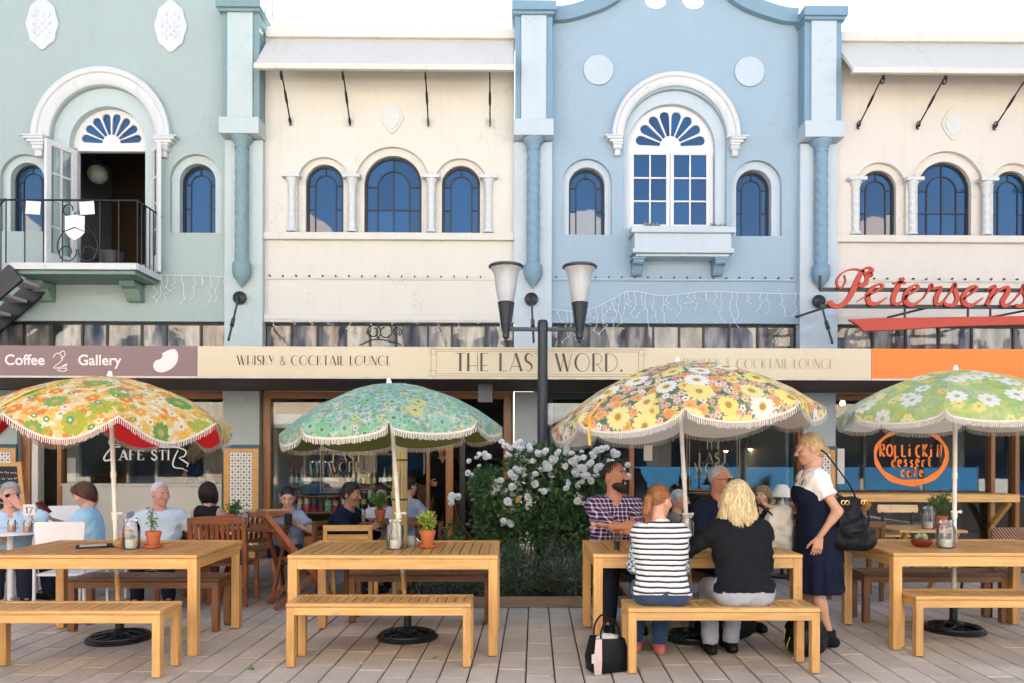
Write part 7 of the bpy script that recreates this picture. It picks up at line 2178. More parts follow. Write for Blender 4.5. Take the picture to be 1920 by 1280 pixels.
# one bloom, then copies
b = MB()
for ring_, (n_, r_, z_, tl, sz) in enumerate(((7,.026,.0,.25,.034),(7,.022,.006,.60,.032),(6,.017,.011,.9,.029),(5,.011,.015,1.15,.024),(4,.006,.018,1.4,.018))):
    for i in range(n_):
        a = 2*pi*i/n_+ring_*.5+random.uniform(-.15,.15); ca, sa = cos(a), sin(a); T = V3(-sa, ca, 0); O = V3(ca, sa, 0)
        d = O*cos(tl)+V3(0,0,1)*sin(tl); p = O*r_*.4+V3(0,0,z_)
        b.add([p, p+T*sz*.62+d*sz*.4, p+T*sz*.5+d*sz*.95, p+d*sz*1.12-O*0.002, p-T*sz*.5+d*sz*.95, p-T*sz*.62+d*sz*.4, p+d*sz*.55-V3(0,0,.006)], [(0,1,2,6),(6,2,3),(0,6,4,5),(6,3,4)])
bl0 = b.build('bloom', MAT['petal'], rose, smooth='all')
spots = [(x, z) for (x, z) in ((955,840),(968,832),(980,838),(950,850),(992,846),(1000,862),(1012,858),(1022,868),(1030,880),(1016,880),(1034,868),(988,866),(974,878),(985,892),(966,896),(958,886),(1000,905),(938,900),(936,912),(944,925),(930,918),(1078,880),(1092,890),(1105,868),(1118,880),(1086,905),(1102,895),(1150,846),(1128,840),(1110,850),(1094,856),(1140,862),(1168,880),(1178,892),(1066,905),(1072,850),(1060,862),(1048,845),(1084,930),(1094,942),(960,912),(975,918),(990,930),(1020,920),(946,940),(960,950),(848,938),(852,930),(906,852),(894,858),(916,855),(878,886),(945,982),(952,978),(940,826),(1010,842),(1020,848),(1042,858),(1052,872),(1064,838),(1076,866),(1090,876),(1114,892),(1130,876),(1004,888),(972,852),(962,862),(1000,838),(1030,838),(1096,838))]
spots = [(x+random.gauss(0,7)*k, y+random.gauss(0,6)*k) for (x, y) in spots for k in (0, 1, 1)][:196]
for i, (px, py) in enumerate(spots):
    o = bl0 if i == 0 else bl0.copy()
    if i: COL.objects.link(o)
    D = random.uniform(7.36, 7.60)
    o.location = ((px-960)/1400*D-RX, D-RY, 1.5-(py-845)/1400*D)
    o.rotation_euler = (radians(random.uniform(20, 95)), random.uniform(-.4,.4), random.uniform(-.7,.7)); s_ = random.uniform(.5, .95); o.scale = (s_, s_, s_)
hedge = thing('silver_shrub', 'low silvery shrub at the foot of the rose bush', 'plant', (.0, 7.42, 0))
cl2 = [((random.uniform(-.95, 1.0), random.uniform(-.12,.2), random.uniform(.06,.5)), (.12,.10,.12)) for _ in range(80)]
P_l, D_l = clump_points(cl2, 6500, .3); D_l = [d*.6+np.array((0,-.1,.7)) for d in D_l]; leaves(P_l, D_l, .05, .22).build('foliage', MAT['silver_leaf'], hedge, kind='stuff')
b = MB()
for i in range(40): b.tube([(random.uniform(-.9,.9),random.uniform(-.05,.15),0),(random.uniform(-.9,.9),random.uniform(-.1,.15),.4)], .004, 5)
b.build('stems', MAT['stem'], hedge)
ed = thing('planter_edge', 'low timber edge of the planting bed below the roses', 'kerb', (0, 7.2, 0))
MB().box(-1.1, 1.12, -.02, .02, 0, .10).build('front_board', mat_wood('weathered_edge', (.26,.19,.12), (.16,.11,.07), 'x'), ed, bevel=.004)
for sx in (-1.12, 1.14): MB().box(sx-.018, sx+.018, -.02, 1.1, 0, .10).build('side_board', MAT['brown_wood_y'], ed, bevel=.004)
MB().box(-1.1, 1.12, .022, 1.1, .002, .06).build('soil', MAT['soil'], ed)

# pots
def pot(label, loc, r, h, plant, saucer=True, m='terracotta'):
    o = thing('potted_plant', label, 'potted plant', loc, random.uniform(0, 6), 'plants in pots')
    z0 = .012 if saucer else 0
    b = MB(); b.lathe([(r*.70,z0),(r*.92,z0+h*.72),(r*1.0,z0+h*.72),(r*1.04,z0+h*.98),(r*1.0,z0+h),(r*.9,z0+h),(r*.86,z0+h*.9)], n=24); b.build('pot', MAT[m], o, smooth=True)
    if saucer:
        b = MB(); b.lathe([(r*.9,0),(r*1.12,.004),(r*1.2,.022),(r*1.14,.024),(r*1.0,.010),(.001,.010)], n=24); b.build('saucer', MAT[m], o, smooth=True)
    MB().lathe([(.001,z0+h*.9),(r*.88,z0+h*.9)], n=20, cap=False).build('soil', MAT['soil'], o)
    zt = z0+h*.9
    n, spread, hh, lsz, lm, asp = plant
    sb = MB(); P_, D_ = [], []
    for i in range(max(5, n//14)):
        a = random.uniform(0, 2*pi); q = random.uniform(.2, 1); e = (spread*q*cos(a), spread*q*sin(a), zt+hh*random.uniform(.5, 1.05))
        s0 = (r*.4*cos(a), r*.4*sin(a), zt); pts = spline([s0, (e[0]*.5, e[1]*.5, zt+(e[2]-zt)*.6), e], 4); sb.tube(pts, .0022, 5)
        for k in range(14):
            p = np.array(pts[random.randint(3, len(pts)-1)]); v = rng.normal(size=3); P_.append(p+v*.012); D_.append(v+np.array((0,0,.4)))
    sb.build('stems', MAT['stem'], o); leaves(P_, D_, lsz, asp).build('foliage', MAT[lm], o, kind='stuff')
    return o
TZ = .742
pot('terracotta pot with a thin sprig on the left teak table', (-2.80, 5.86, TZ), .058, .115, (110,.05,.18,.022,'young_leaf',.4))
pot('terracotta pot with bright lime foliage on the empty teak table', (-.665, 5.90, TZ), .062, .125, (320,.085,.13,.03,'lime_leaf',.4))
pot('terracotta pot with bushy herb on the dark red table', (-1.43, 8.12, TZ), .062, .11, (420,.10,.20,.034,'herb_leaf',.5))
pot('terracotta pot with white flowers beside the tiled pier', (-2.80, 7.55, .732), .075, .12, (240,.09,.13,.03,'herb_leaf',.5))
pot('terracotta pot with orange tipped flowers on the low timber table', (4.52, 7.85, .702), .075, .12, (360,.12,.25,.035,'young_leaf',.4))
pot('small ochre pot with a dead twig by the lounge door', (-1.02, 9.3, .62), .07, .13, (20,.08,.25,.02,'stem',.2), False)
tp = thing('plant_stand', 'small wooden stand holding an ochre pot by the lounge door', 'stand', (-1.02, 9.3, 0))
MB().box(-.16,.16,-.14,.14,.59,.62).build('top', MAT['red_wood_x'], tp)
for sx in (-1,1):
    for sy in (-1,1): MB().box(sx*.13-.015,sx*.13+.015,sy*.11-.015,sy*.11+.015,0,.588).build('leg', MAT['red_wood_z'], tp)
# succulent bowl
sbw = thing('succulent_bowl', 'red glazed bowl with a pale succulent on the right table', 'potted plant', (3.30, 5.98, TZ))
b = MB(); b.lathe([(.05,0),(.075,.02),(.082,.045),(.072,.062),(.066,.058)], n=24); b.build('bowl', mat_plain('oxblood_glaze', (.16,.02,.012), .2, .3, 12, 0), sbw, smooth=True)
P_, D_ = [], []
for i in range(46):
    a = i*2.4; q = i/46; P_.append((0.004*cos(a),.004*sin(a),.06)); D_.append((cos(a)*(.25+q), sin(a)*(.25+q), 1.05-q*.75))
leaves(P_, D_, .052, .5, .3, .1).build('rosette', mat_plain('pale_succulent', (.42,.50,.30), .5, .15, 30, 0), sbw)

# jars with candles
t = NT('jar_glass'); 
tr = t.new('ShaderNodeBsdfTransparent'); tr.inputs[0].default_value = (.93,.95,.95,1); gl = t.new('ShaderNodeBsdfGlossy'); gl.inputs['Roughness'].default_value = .03
fr = t.new('ShaderNodeFresnel'); fr.inputs[0].default_value = 1.45; dz = t.noise(t.mapping(t.coord(), (9,9,2)), 4, 3, .6)
df = t.new('ShaderNodeBsdfDiffuse'); df.inputs[0].default_value = (.75,.75,.74,1)
m1 = t.new('ShaderNodeMixShader'); t.l.new(t.math('MULTIPLY', t.math('SUBTRACT', dz, .42, True), 1.3, True), m1.inputs[0]); t.l.new(tr.outputs[0], m1.inputs[1]); t.l.new(df.outputs[0], m1.inputs[2])
m2 = t.new('ShaderNodeMixShader'); t.l.new(t.math('MULTIPLY', fr.outputs[0], 1.5, True), m2.inputs[0]); t.l.new(m1.outputs[0], m2.inputs[1]); t.l.new(gl.outputs[0], m2.inputs[2]); t.l.new(m2.outputs[0], t.out.inputs[0])
MAT['jar'] = t.m
MAT['wax'] = mat_plain('candle_wax', (.80,.77,.70), .5, .05, 20, .1)
def jar(label, loc, r=.066, h=.235):
    o = thing('glass_jar', label, 'jar', loc, 0, 'candle jars')
    b = MB(); b.lathe([(.001,.0),(r*.9,.0),(r,.012),(r,h*.66),(r*.93,h*.76),(r*.72,h*.86),(r*.70,h*.90),(r*.76,h*.92),(r*.76,h*.95),(r*.70,h*.955),(r*.70,h)], n=28, cap=False); b.build('glass', MAT['jar'], o, smooth=True, angle=60)
    b = MB(); b.lathe([(.001,.006),(r*.62,.006),(r*.62,h*.30),(r*.5,h*.31),(.001,h*.30)], n=20); c = b.build('candle', MAT['wax'], o, smooth=True)
    b = MB(); b.tube([(0,0,h*.30),(.002,0,h*.345)], .0015, 5); b.build('wick', MAT['black_iron'], c)
    b = MB(); b.tube([(r*.80*cos(a), r*.80*sin(a), h*.90) for a in [2*pi*i/20 for i in range(21)]], .0018, 5); b.build('wire', MAT['steel'], o)
jar('glass candle jar on the left teak table', (-2.945, 5.80, TZ)); jar('glass candle jar on the empty teak table', (-.905, 5.80, TZ)); jar('glass candle jar on the right teak table', (3.46, 5.92, TZ), .07, .22)
jar('glass candle jar on the low timber table behind', (4.36, 7.78, .702)); jar('glass jar on the small red table beside the pier', (-2.68, 7.48, .732), .06, .18); jar('tall glass jar between the people at the busy table', (1.40, 5.98, TZ+.0), .062, .26)
wbx = thing('wooden_box', 'small pale wooden box on the busy table', 'box', (1.425, 5.80, TZ)); MB().box(-.055,.055,-.05,.05,0,.085).build('box', mat_wood('pale_box', (.6,.42,.24), (.5,.34,.18), 'x'), wbx, bevel=.004)
# cup with cola, mug, dish, clipboard, coaster
cup = thing('glass', 'half full glass of dark cola before the bearded man', 'glass', (.815, 5.78, TZ))
b = MB(); b.lathe([(.001,.004),(.028,.004),(.040,.135),(.042,.135),(.031,.0),(.001,.0)], n=20, cap=False); b.build('tumbler', mat_glass('tumbler_glass', (.9,.9,.9)), cup, smooth=True)
b = MB(); b.lathe([(.001,.006),(.027,.006),(.034,.07),(.001,.07)], n=20); b.build('cola', mat_plain('cola', (.045,.012,.008), .1, .1, 5, 0), cup, smooth=True)
mug = thing('mug', 'grey green stoneware mug beside the lime plant', 'mug', (-.80, 5.93, TZ), radians(-20))
b = MB(); b.lathe([(.001,0),(.034,0),(.043,.02),(.044,.05),(.036,.075),(.036,.085),(.032,.085),(.031,.07),(.001,.012)], n=22, cap=False); b.build('cup', mat_plain('stoneware', (.22,.22,.17), .4, .3, 14, .2), mug, smooth=True)
b = MB(); b.tube([(.040+.026*sin(a)*1.0, 0, .045-.024*cos(a)) for a in [pi*i/10 for i in range(11)]], .006, 7); b.build('handle', mat('steel'), mug, smooth=True)
dish = thing('sugar_bowl', 'small striped ceramic bowl on the left table', 'bowl', (-3.07, 5.88, TZ))
b = MB(); b.lathe([(.001,0),(.032,0),(.045,.022),(.045,.045),(.035,.06),(.012,.072),(.001,.074)], n=22); b.build('bowl', mat_plain('tan_ceramic', (.42,.22,.09), .4, .35, 24, 0), dish, smooth=True)
cb = thing('clipboard', 'dark clipboard with a white sheet on the left table', 'clipboard', (-3.27, 5.93, TZ), radians(-62))
MB().box(-.10,.10,-.15,.15,0,.008).build('board', MAT['leather'], cb, bevel=.002); MB().box(-.075,.075,-.125,.06,.0085,.0098).build('sheet', MAT['white_joinery'], cb); MB().box(-.04,.04,.10,.13,.0085,.018).build('clip', MAT['steel'], cb, bevel=.003)
# number stand and glasses on the white table
ns = thing('table_number', 'white table number stand reading 17', 'sign', (-4.53, 7.05, .74), radians(8))
b = MB(); b.lathe([(.03,0),(.03,.012),(.004,.016),(.004,.16)], n=14); b.build('stand', MAT['steel'], ns)
MB().box(-.052,.052,-.003,.003,.15,.25).build('card', MAT['white_joinery'], ns)
b = MB(); ribbon(b, [(-.030,.212),(-.018,.228),(-.018,.168)], .009, -.0045); b.build('digit', MAT['ink'], ns)
b = MB(); ribbon(b, [(-.002,.224),(.030,.224),(.008,.168)], .009, -.0045); b.build('digit', MAT['ink'], ns)
for i, (x, y, l_) in enumerate(((-4.66,7.0,'iced orange drink in a handled jar, left one on the white table'), (-4.48,6.95,'iced orange drink in a handled jar, right one on the white table'))):
    g_ = thing('drink', l_, 'drink', (x, y, .74), 0, 'orange drinks')
    b = MB(); b.lathe([(.001,.0),(.034,.0),(.036,.09),(.031,.10),(.033,.112)], n=18, cap=False); b.build('glass_jar', MAT['jar'], g_, smooth=True)
    b = MB(); b.lathe([(.001,.004),(.031,.004),(.032,.062),(.001,.062)], n=18); b.build('juice', mat_plain('orange_juice', (.80,.26,.06), .3, .1, 9, 0), g_, smooth=True)
    b = MB(); b.tube([(.035,0,.085),(.058,0,.075),(.058,0,.035),(.035,0,.025)], .005, 6); b.build('handle', MAT['jar'], g_)
mn = thing('menu', 'open dark red menu held by the woman in light blue', 'menu', (-4.78, 7.62, .90), radians(-70))
for s_ in (-1, 1):
    b = MB(); b.box(-.005 if s_ > 0 else -.11, .11 if s_ > 0 else .005, -.004, .004, -.075, .075); b.xform(Matrix.Rotation(radians(38), 4, 'X') @ Matrix.Rotation(s_*.35, 4, 'Z')); b.build('cover', mat_plain('maroon_cover', (.16,.012,.018), .5, .1, 9, 0), mn)
ph = thing('phone', 'dark phone in the smiling woman\'s hands', 'phone', (-2.30, 7.70, .80), radians(15)); b = MB(); b.box(-.04,.04,-.004,.004,-.075,.075); b.xform(Matrix.Rotation(radians(-50), 4, 'X')); b.build('body', MAT['leather'], ph, bevel=.003)
bx_ = thing('carton', 'small blue and white carton on the red table by the pier', 'box', (-2.72, 7.40, .732), radians(10)); MB().box(-.055,.055,-.03,.03,0,.02).build('lower_half', MAT['white_joinery'], bx_); MB().box(-.055,.055,-.03,.03,.0205,.06).build('upper_half', MAT['navy_frame'], bx_)
gl_ = thing('glass', 'tall glass with amber drink beside the bushy herb', 'glass', (-1.60, 8.02, TZ)); b = MB(); b.lathe([(.001,.0),(.03,.0),(.034,.14)], n=16, cap=False); b.build('tumbler', MAT['jar'], gl_, smooth=True); b = MB(); b.lathe([(.001,.004),(.028,.004),(.030,.09),(.001,.09)], n=16); b.build('drink', mat_plain('amber_drink', (.5,.28,.05), .2, .1, 9, 0), gl_)

# ------------------------------------------------------------------ bags and coat
def bag_body(name, parent, prims, m, h=.009, wr=.004, cuts=()):
    V, Q = grow(prims, h, 0, cuts, wr, 1.3); return mesh_obj(name, [(V, Q, 0)], [m], parent)
hb = thing('handbag', 'black tote handbag with a blush stripe standing beside the bench', 'bag', (.655, 5.11, 0), radians(20))
b = MB(); b.add([(-.13,-.075,0),(.13,-.075,0),(.13,.075,0),(-.13,.075,0),(-.115,-.055,.24),(.115,-.055,.22),(.115,.055,.22),(-.115,.055,.24),(-.14,-.08,.10),(.14,-.08,.10),(.14,.08,.10),(-.14,.08,.10)], [(0,3,2,1),(0,1,9,8),(8,9,5,4),(1,2,10,9),(9,10,6,5),(2,3,11,10),(10,11,7,6),(3,0,8,11),(11,8,4,7)])
o_ = b.build('body', MAT['leather'], hb, smooth='all', bevel=.02, seg=3)
b = MB(); b.add([(-.134,-.078,.002),(-.085,-.085,.002),(-.085,-.092,.10),(-.075,-.068,.235),(-.116,-.062,.238),(-.144,-.087,.10)], [(0,1,2,5),(5,2,3,4)]); so_ = b.build('blush_stripe', mat_plain('blush_leather', (.62,.45,.43), .5, .06, 9, 0), hb); sd = so_.modifiers.new('t','SOLIDIFY'); sd.thickness = .003
for y in (-.05, .05):
    b = MB(); b.tube(spline([(-.075,y,.21),(-.07,y*1.1,.30),(-.02,y*1.2,.365),(.03,y*1.2,.35),(.06,y*1.1,.28),(.065,y,.205)], 6), .007, 7); b.build('handle', MAT['leather'], hb, smooth='all')
MB().box(-.165,-.14,-.10,-.096,.09,.15).build('tag', MAT['c_oatmeal'], hb)
bag_body('lining_scarf', hb, [('el', (0,0,.225), (.09,.045,.025), 0)], MAT['c_oatmeal'])
bp = thing('backpack', 'black backpack with gold zips on the ground by the bench end', 'bag', (2.18, 5.52, 0), radians(-15))
bag_body('body', bp, [('el', (0,0,.15), (.15,.13,.15), 0), ('el', (0,-.02,.09), (.14,.12,.09), .05), ('rc', (-.07,-.11,.10), (.07,-.11,.10), .05, .05, .03)], MAT['leather'], .011, .005, [('cut', (0,0,.0), (0,0,-1), .005)])
b = MB(); b.tube(spline([(-.145,-.08,.05),(-.16,-.10,.12),(-.15,-.09,.2)], 5), .004, 6); b.tube(spline([(-.12,-.12,.02),(-.14,-.13,.08),(-.12,-.12,.15)], 5), .004, 6); b.build('zip', mat_plain('gold_zip', (.5,.33,.06), .3, .2, 30, 0, metal=1), bp)
b = MB(); b.tube(spline([(-.06,.06,.28),(-.03,.08,.33),(.03,.08,.33),(.06,.06,.28)], 5), .008, 6); b.build('handle', MAT['leather'], bp)
b2 = thing('bag', 'large black bag lying in the shade under the busy table', 'bag', (1.72, 6.0, 0), radians(5)); bag_body('body', b2, [('el', (0,0,.10), (.26,.13,.12), 0)], MAT['c_black'], .012, .006, [('cut', (0,0,0), (0,0,-1), .005)])
sbg = thing('shoulder_bag', 'black leather bucket bag on the standing woman\'s shoulder', 'bag', (2.57, 5.68, .78), radians(8)); sbg.scale = (1.12, 1.1, 1.1)
bag_body('body', sbg, [('rc', (-.09,0,.05), (.11,0,.05), .075, .085, .04), ('rc', (-.07,0,.16), (.06,0,.16), .075, .075, .06), ('rc', (-.045,0,.30), (.04,0,.30), .05, .05, .08), ('rc', (-.06,-.06,.12), (.05,-.06,.12), .04, .04, .04)], MAT['leather'], .009, .005)
b = MB(); b.tube([(-.085+.0,-.085,.24)]+[(-.02+.105*cos(a), -.105, .20+.115*sin(a)) for a in [radians(150+240*i/20) for i in range(21)]], .007, 7); b.build('handle', MAT['leather'], sbg, smooth='all')
b = MB()
for x in (-.085, -.055, .06, .08): b.tube([(x+.014*cos(a), -.075, .31+.014*sin(a)) for a in [2*pi*i/12 for i in range(13)]], .004, 5)
b.build('rings', mat_plain('gold_ring', (.6,.42,.14), .25, .2, 30, 0, metal=1), sbg)
b = MB(); b.tube(spline([(.05,-.01,.33),(.0,-.02,.42),(-.10,.02,.58),(-.155,.05,.66),(-.16,.10,.64),(-.11,.10,.45),(-.03,.03,.33)], 6), .008, 6, flat=.5); b.build('strap', MAT['leather'], sbg, smooth='all')
ct = thing('coat', 'beige coat folded over the standing woman\'s arm', 'coat', (2.145, 5.98, 0), radians(-10))
bag_body('cloth', ct, [('rc', (-.05,0,1.00), (.06,0,1.04), .035, .04, .03), ('rc', (-.03,-.01,1.0), (-.12,-.02,.66), .045, .05, .03), ('rc', (.04,0,1.0), (-.02,.0,.62), .05, .045, .03), ('rc', (.06,-.02,1.02), (.05,-.03,.66), .045, .05, .03), ('rc', (-.05,.02,.95), (-.07,.03,.70), .05, .06, .03)], MAT['c_oatmeal'], .009, .006, [('cut', (0,0,.645), (.2,0,-1), .004)])
ph2 = thing('phone', 'dark phone held by the standing woman', 'phone', (2.035, 5.97, 1.04), radians(60)); b = MB(); b.box(-.037,.037,-.004,.004,-.07,.07); b.xform(Matrix.Rotation(radians(-55), 4, 'X')); b.build('body', MAT['leather'], ph2, bevel=.003)
# table lamp behind
tl_ = thing('table_lamp', 'small table lamp with a white cone shade at the lounge window', 'lamp', (3.25, 8.95, .0))
b = MB(); b.lathe([(.07,.80),(.07,.815),(.02,.83),(.03,.86),(.018,.90),(.012,.98)], n=16); b.build('stem', MAT['white_plastic'], tl_, smooth=True)
b = MB(); b.lathe([(.15,.965),(.055,1.11)], n=26, cap=False); b.build('shade', mat_plain('cream_shade', (.74,.68,.58), .8, .05, 9, 0), tl_, smooth=True)
sdt = thing('side_table', 'dark side table under the white shaded lamp', 'table', (3.25, 8.95, 0)); MB().lathe([(.001,.78),(.24,.78),(.24,.80),(.001,.80)], n=24).build('top', MAT['red_wood_x'], sdt); MB().lathe([(.16,0),(.16,.02),(.02,.04),(.02,.78)], n=16).build('stem', MAT['black_iron'], sdt)
# blackboard at the left
bbd = thing('chalkboard', 'pavement chalkboard in an ochre frame at the left edge', 'sign', (-6.36, 9.35, 0), radians(8))
b = MB()
for sx in (-1, 1): b.bar((sx*.30, 0.06, .0), (sx*.26, -.10, 1.36), .05, .04)
b.bar((-.27,-.085,1.32),(.27,-.085,1.32),.05,.04); b.bar((-.29,.0,.50),(.29,.0,.50),.05,.04); b.build('frame', MAT['teak_z'], bbd)
b = MB(); b.add([(-.27,-.004,.5),(.27,-.004,.5),(.245,-.09,1.3),(-.245,-.09,1.3),(-.27,.012,.5),(.27,.012,.5),(.245,-.07,1.3),(-.245,-.07,1.3)], [(0,1,2,3),(7,6,5,4),(0,3,7,4),(1,5,6,2)]); b.build('slate', mat_plain('slate', (.02,.02,.022), .7, .3, 8, 0), bbd)
b = MB()
for r in range(9):
    z = 1.22-r*.075; x = -.2; y = -.09+(1.3-z)*.1075-.005
    while x < .2:
        w = random.uniform(.02,.06); hh = .012 if r < 2 else .008
        pts = [(x+w*i/6, z+random.uniform(-hh,hh)) for i in range(7)]; ribbon(b, pts, .005, y); x += w+random.uniform(.01,.025)
b.build('chalk_scribble', MAT['pink_white'], bbd, kind='stuff')

# ------------------------------------------------------------------ upper facade bits
def icicles(label, pts, drops, y, smin_=.05, smax_=.32):
    o = thing('icicle_lights', label, 'string lights', (pts[0][0], y, pts[0][1]), 0, 'white icicle light strings')
    b = MB(); pp = spline(pts, 8); b.tube([(p[0], y, p[1]) for p in pp], .004, 5); b.build('cable', MAT['white_plastic'], o, world=True)
    for i in range(drops):
        q = pp[int((i+.5)/drops*(len(pp)-1))]; L = random.uniform(smin_, smax_)
        b = MB(); ps = [(q[0]+random.uniform(-.012,.012)*k, y+random.uniform(-.01,.01), q[1]-L*k/6) for k in range(7)]; b.tube(ps, .003, 5)
        for k in range(2, 7): b.ball(ps[k], .008, 6, 4)
        b.build('strand', MAT['white_plastic'], o, world=True)
icicles('white icicle lights hanging under the mint balcony', [(FX(290),FZ(520)), (FX(340),FZ(522)), (FX(400),FZ(523)), (FX(450),FZ(526))], 11, YF-.07, .10, .62)
icicles('white icicle lights draped across the blue building', [(FX(1030),FZ(582)), (FX(1090),FZ(586)), (FX(1140),FZ(566)), (FX(1180),FZ(548)), (FX(1240),FZ(556)), (FX(1320),FZ(548)), (FX(1400),FZ(550)), (FX(1500),FZ(552))], 34, YF-.09, .10, .5)
icicles('white icicle lights along the canopy top below the cream building', [(FX(500),FZ(600)), (FX(640),FZ(604)), (FX(800),FZ(602)), (FX(955),FZ(604))], 12, YF-.11, .05, .22)
def hooks(label, px0, px1, n, y=YF-.03):
    o = thing('hook_row', label, 'hooks', (FX(px0), y, FZ(521)), 0, 'rows of lamp hooks')
    b = MB(); b.box(-.008,.008,-.012,.03,-.008,.014); h0 = b.build('hook', MAT['black_iron'], o)
    for i in range(n):
        q = h0 if i == 0 else h0.copy()
        if i: COL.objects.link(q)
        q.location = (FX(px0+(px1-px0)*i/(n-1))-FX(px0), 0, random.uniform(-.004,.004))
    b = MB(); b.tube([(FX(px0), y-.006, FZ(524)), (FX(px1), y-.006, FZ(524))], .003, 5); b.build('wire', MAT['white_plastic'], o, world=True)
hooks('row of small black hooks across the left cream wall', 507, 900, 17); hooks('row of small black hooks across the blue wall', 1042, 1484, 19); hooks('row of small black hooks above the red script sign', 1640, 1910, 12)
# wrought scroll in front of the cream clerestory
ws_ = thing('iron_scroll', 'small wrought iron scroll on the canopy roof', 'ironwork', (FX(720), 9.6, ZC1+.12))
b = MB()
for (px, r, s_) in ((700,.10,1),(722,.12,-1),(744,.06,1)): b.tube(scroll((FX(px)*9.6/10.5, 9.6, 3.02), r, radians(-60), 1.4, sgn=s_), .008, 6)
b.tube(spline([(FX(675)*9.6/10.5,9.6,2.86),(FX(705)*9.6/10.5,9.6,2.92),(FX(745)*9.6/10.5,9.6,2.88),(FX(752)*9.6/10.5,9.6,2.86)], 6), .008, 6); b.build('scrolls', MAT['black_iron'], ws_, world=True)
# escape stair at far left
stt = thing('escape_stair', 'black steel escape stair climbing to the balcony at far left', 'stair', (FX(0), 10.0, 2.7))
b = MB()
for y in (9.78, 10.35): b.bar((-6.46, y, 3.80), (-7.9, y, 2.55), .05, .26, up=(0,0,1))
b.build('stringers', MAT['black_iron'], stt, world=True)
for k in range(6):
    b = MB(); x = -6.58-.22*k; z = 3.72-.19*k; b.box(x-.13, x+.13, 9.76, 10.36, z-.02, z+.02); b.build('tread', MAT['sill_panel'], stt, world=True)
b = MB(); b.tube([(-6.6,9.78,4.76),(-7.9,9.78,3.55)], .014, 7)
b.build('handrail', MAT['black_iron'], stt, world=True)
for k in range(5):
    b = MB(); x = -6.66-.22*k; b.tube([(x,9.78,3.74-.19*k),(x,9.78,4.70-.205*k)], .009, 6); b.build('baluster', MAT['black_iron'], stt, world=True)
# paper globe lamp and pots in the balcony room
pg = thing('paper_lantern', 'white paper globe lamp inside the balcony room', 'lamp', (FX(184)*1.14, YF+1.5, 5.90))
b = MB(); b.ball((0,0,0), .15, 20, 14); b.build('globe', mat_plain('rice_paper', (.70,.68,.64), .8, .3, 26, .9, 30), pg, smooth='all'); b = MB(); b.tube([(0,0,.14),(0,0,.8)], .004, 5); b.build('cord', MAT['black_iron'], pg)
for i, (x, l_) in enumerate(((-6.27,'small white notice on the balcony railing, left one'), (-5.56,'small white notice on the balcony railing, right one'))):
    n_ = thing('notice', l_, 'notice', (x, 9.815, 4.6)); b = MB(); b.box(-.095,.095,-.004,.0,-.03,.14); b.xform(Matrix.Rotation(radians(4-8*i), 4, 'Y')); b.build('sheet', MAT['white_joinery'], n_)
pt = thing('planter_pot', 'black planter standing on the balcony', 'pot', (-5.45, 10.2, 3.94)); b = MB(); b.lathe([(.12,0),(.15,.24),(.14,.24),(.13,.2)], n=20); b.build('pot', MAT['black_iron'], pt, smooth=True)
# aerials and overhead wire
wr_ = thing('overhead_wire', 'thin wire running above the parapets', 'wire', (0, 11.5, 7.9)); b = MB(); b.tube([(-4, 11.5, 1.5+815/1400*11.5), (0, 11.5, 1.5+813/1400*11.5), (9, 11.5, 1.5+805/1400*11.5)], .008, 5); b.build('wire', MAT['steel'], wr_, world=True)
for px, l_ in ((508,'thin steel rod above the mint pilaster'), (969,'thin steel rod above the left blue pilaster'), (1531,'thin steel rod above the right blue pilaster')):
    r_ = thing('roof_rod', l_, 'rod', (FX(px), YF+.05, FZ(28)), 0, 'roof rods'); b = MB(); b.tube([(0,0,-.1),(0,0,.9)], .008, 6); b.build('rod', MAT['steel'], r_)
# hanging heater box and bamboo roll
hx = thing('hanging_heater', 'grey box hanging under the canopy beside the lamp post', 'heater', (-.33, 9.2, 2.1)); b = MB(); b.box(-.09,.09,-.06,.06,0,.23); b.build('case', mat_plain('blue_grey_metal', (.13,.16,.19), .5, .1, 8, 0), hx, bevel=.006)
bam = thing('bamboo_roll', 'upright roll of bamboo screening beside the lounge window', 'screen', (-1.14, 7.6, 0))
b = MB()
for k in range(12):
    a = 2*pi*k/12; b = MB(); zz = [0]; 
    b.tube([(.062*cos(a), .062*sin(a), z) for z in (0,.3,.31,.62,.63,.95,.96,1.3,1.31,1.66)], [.015,.014,.018,.014,.018,.014,.018,.014,.018,.014], 7); b.build('cane', mat_plain('bamboo_cane_%d' % k, (.50+.05*(k % 3),.36+.04*(k % 3),.17), .5, .3, 9, .1), bam, smooth=True)
for z in (.5, 1.0, 1.4): b = MB(); b.lathe([(.078,z),(.082,z+.01),(.078,z+.02)], n=18, cap=False); b.build('tie', MAT['stem'], bam)
# dry plants on the blue ledge
lp = thing('ledge_plants', 'few dry plants on the ledge of the blue building window', 'plant', (FX(1230), YF-.18, FZ(436)))
P_, D_ = [], []
for px in (1205,1212,1218,1228,1330,1338,1348):
    for k in range(22): P_.append((FX(px)-FX(1230)+random.gauss(0,.02), random.gauss(0,.03), random.uniform(0,.05))); D_.append(rng.normal(size=3)*.5+np.array((0,0,1)))
leaves(P_, D_, .05, .3).build('foliage', leaf_mat('dry_leaf', (.30,.26,.16), (.2,.2,.12)), lp, kind='stuff')

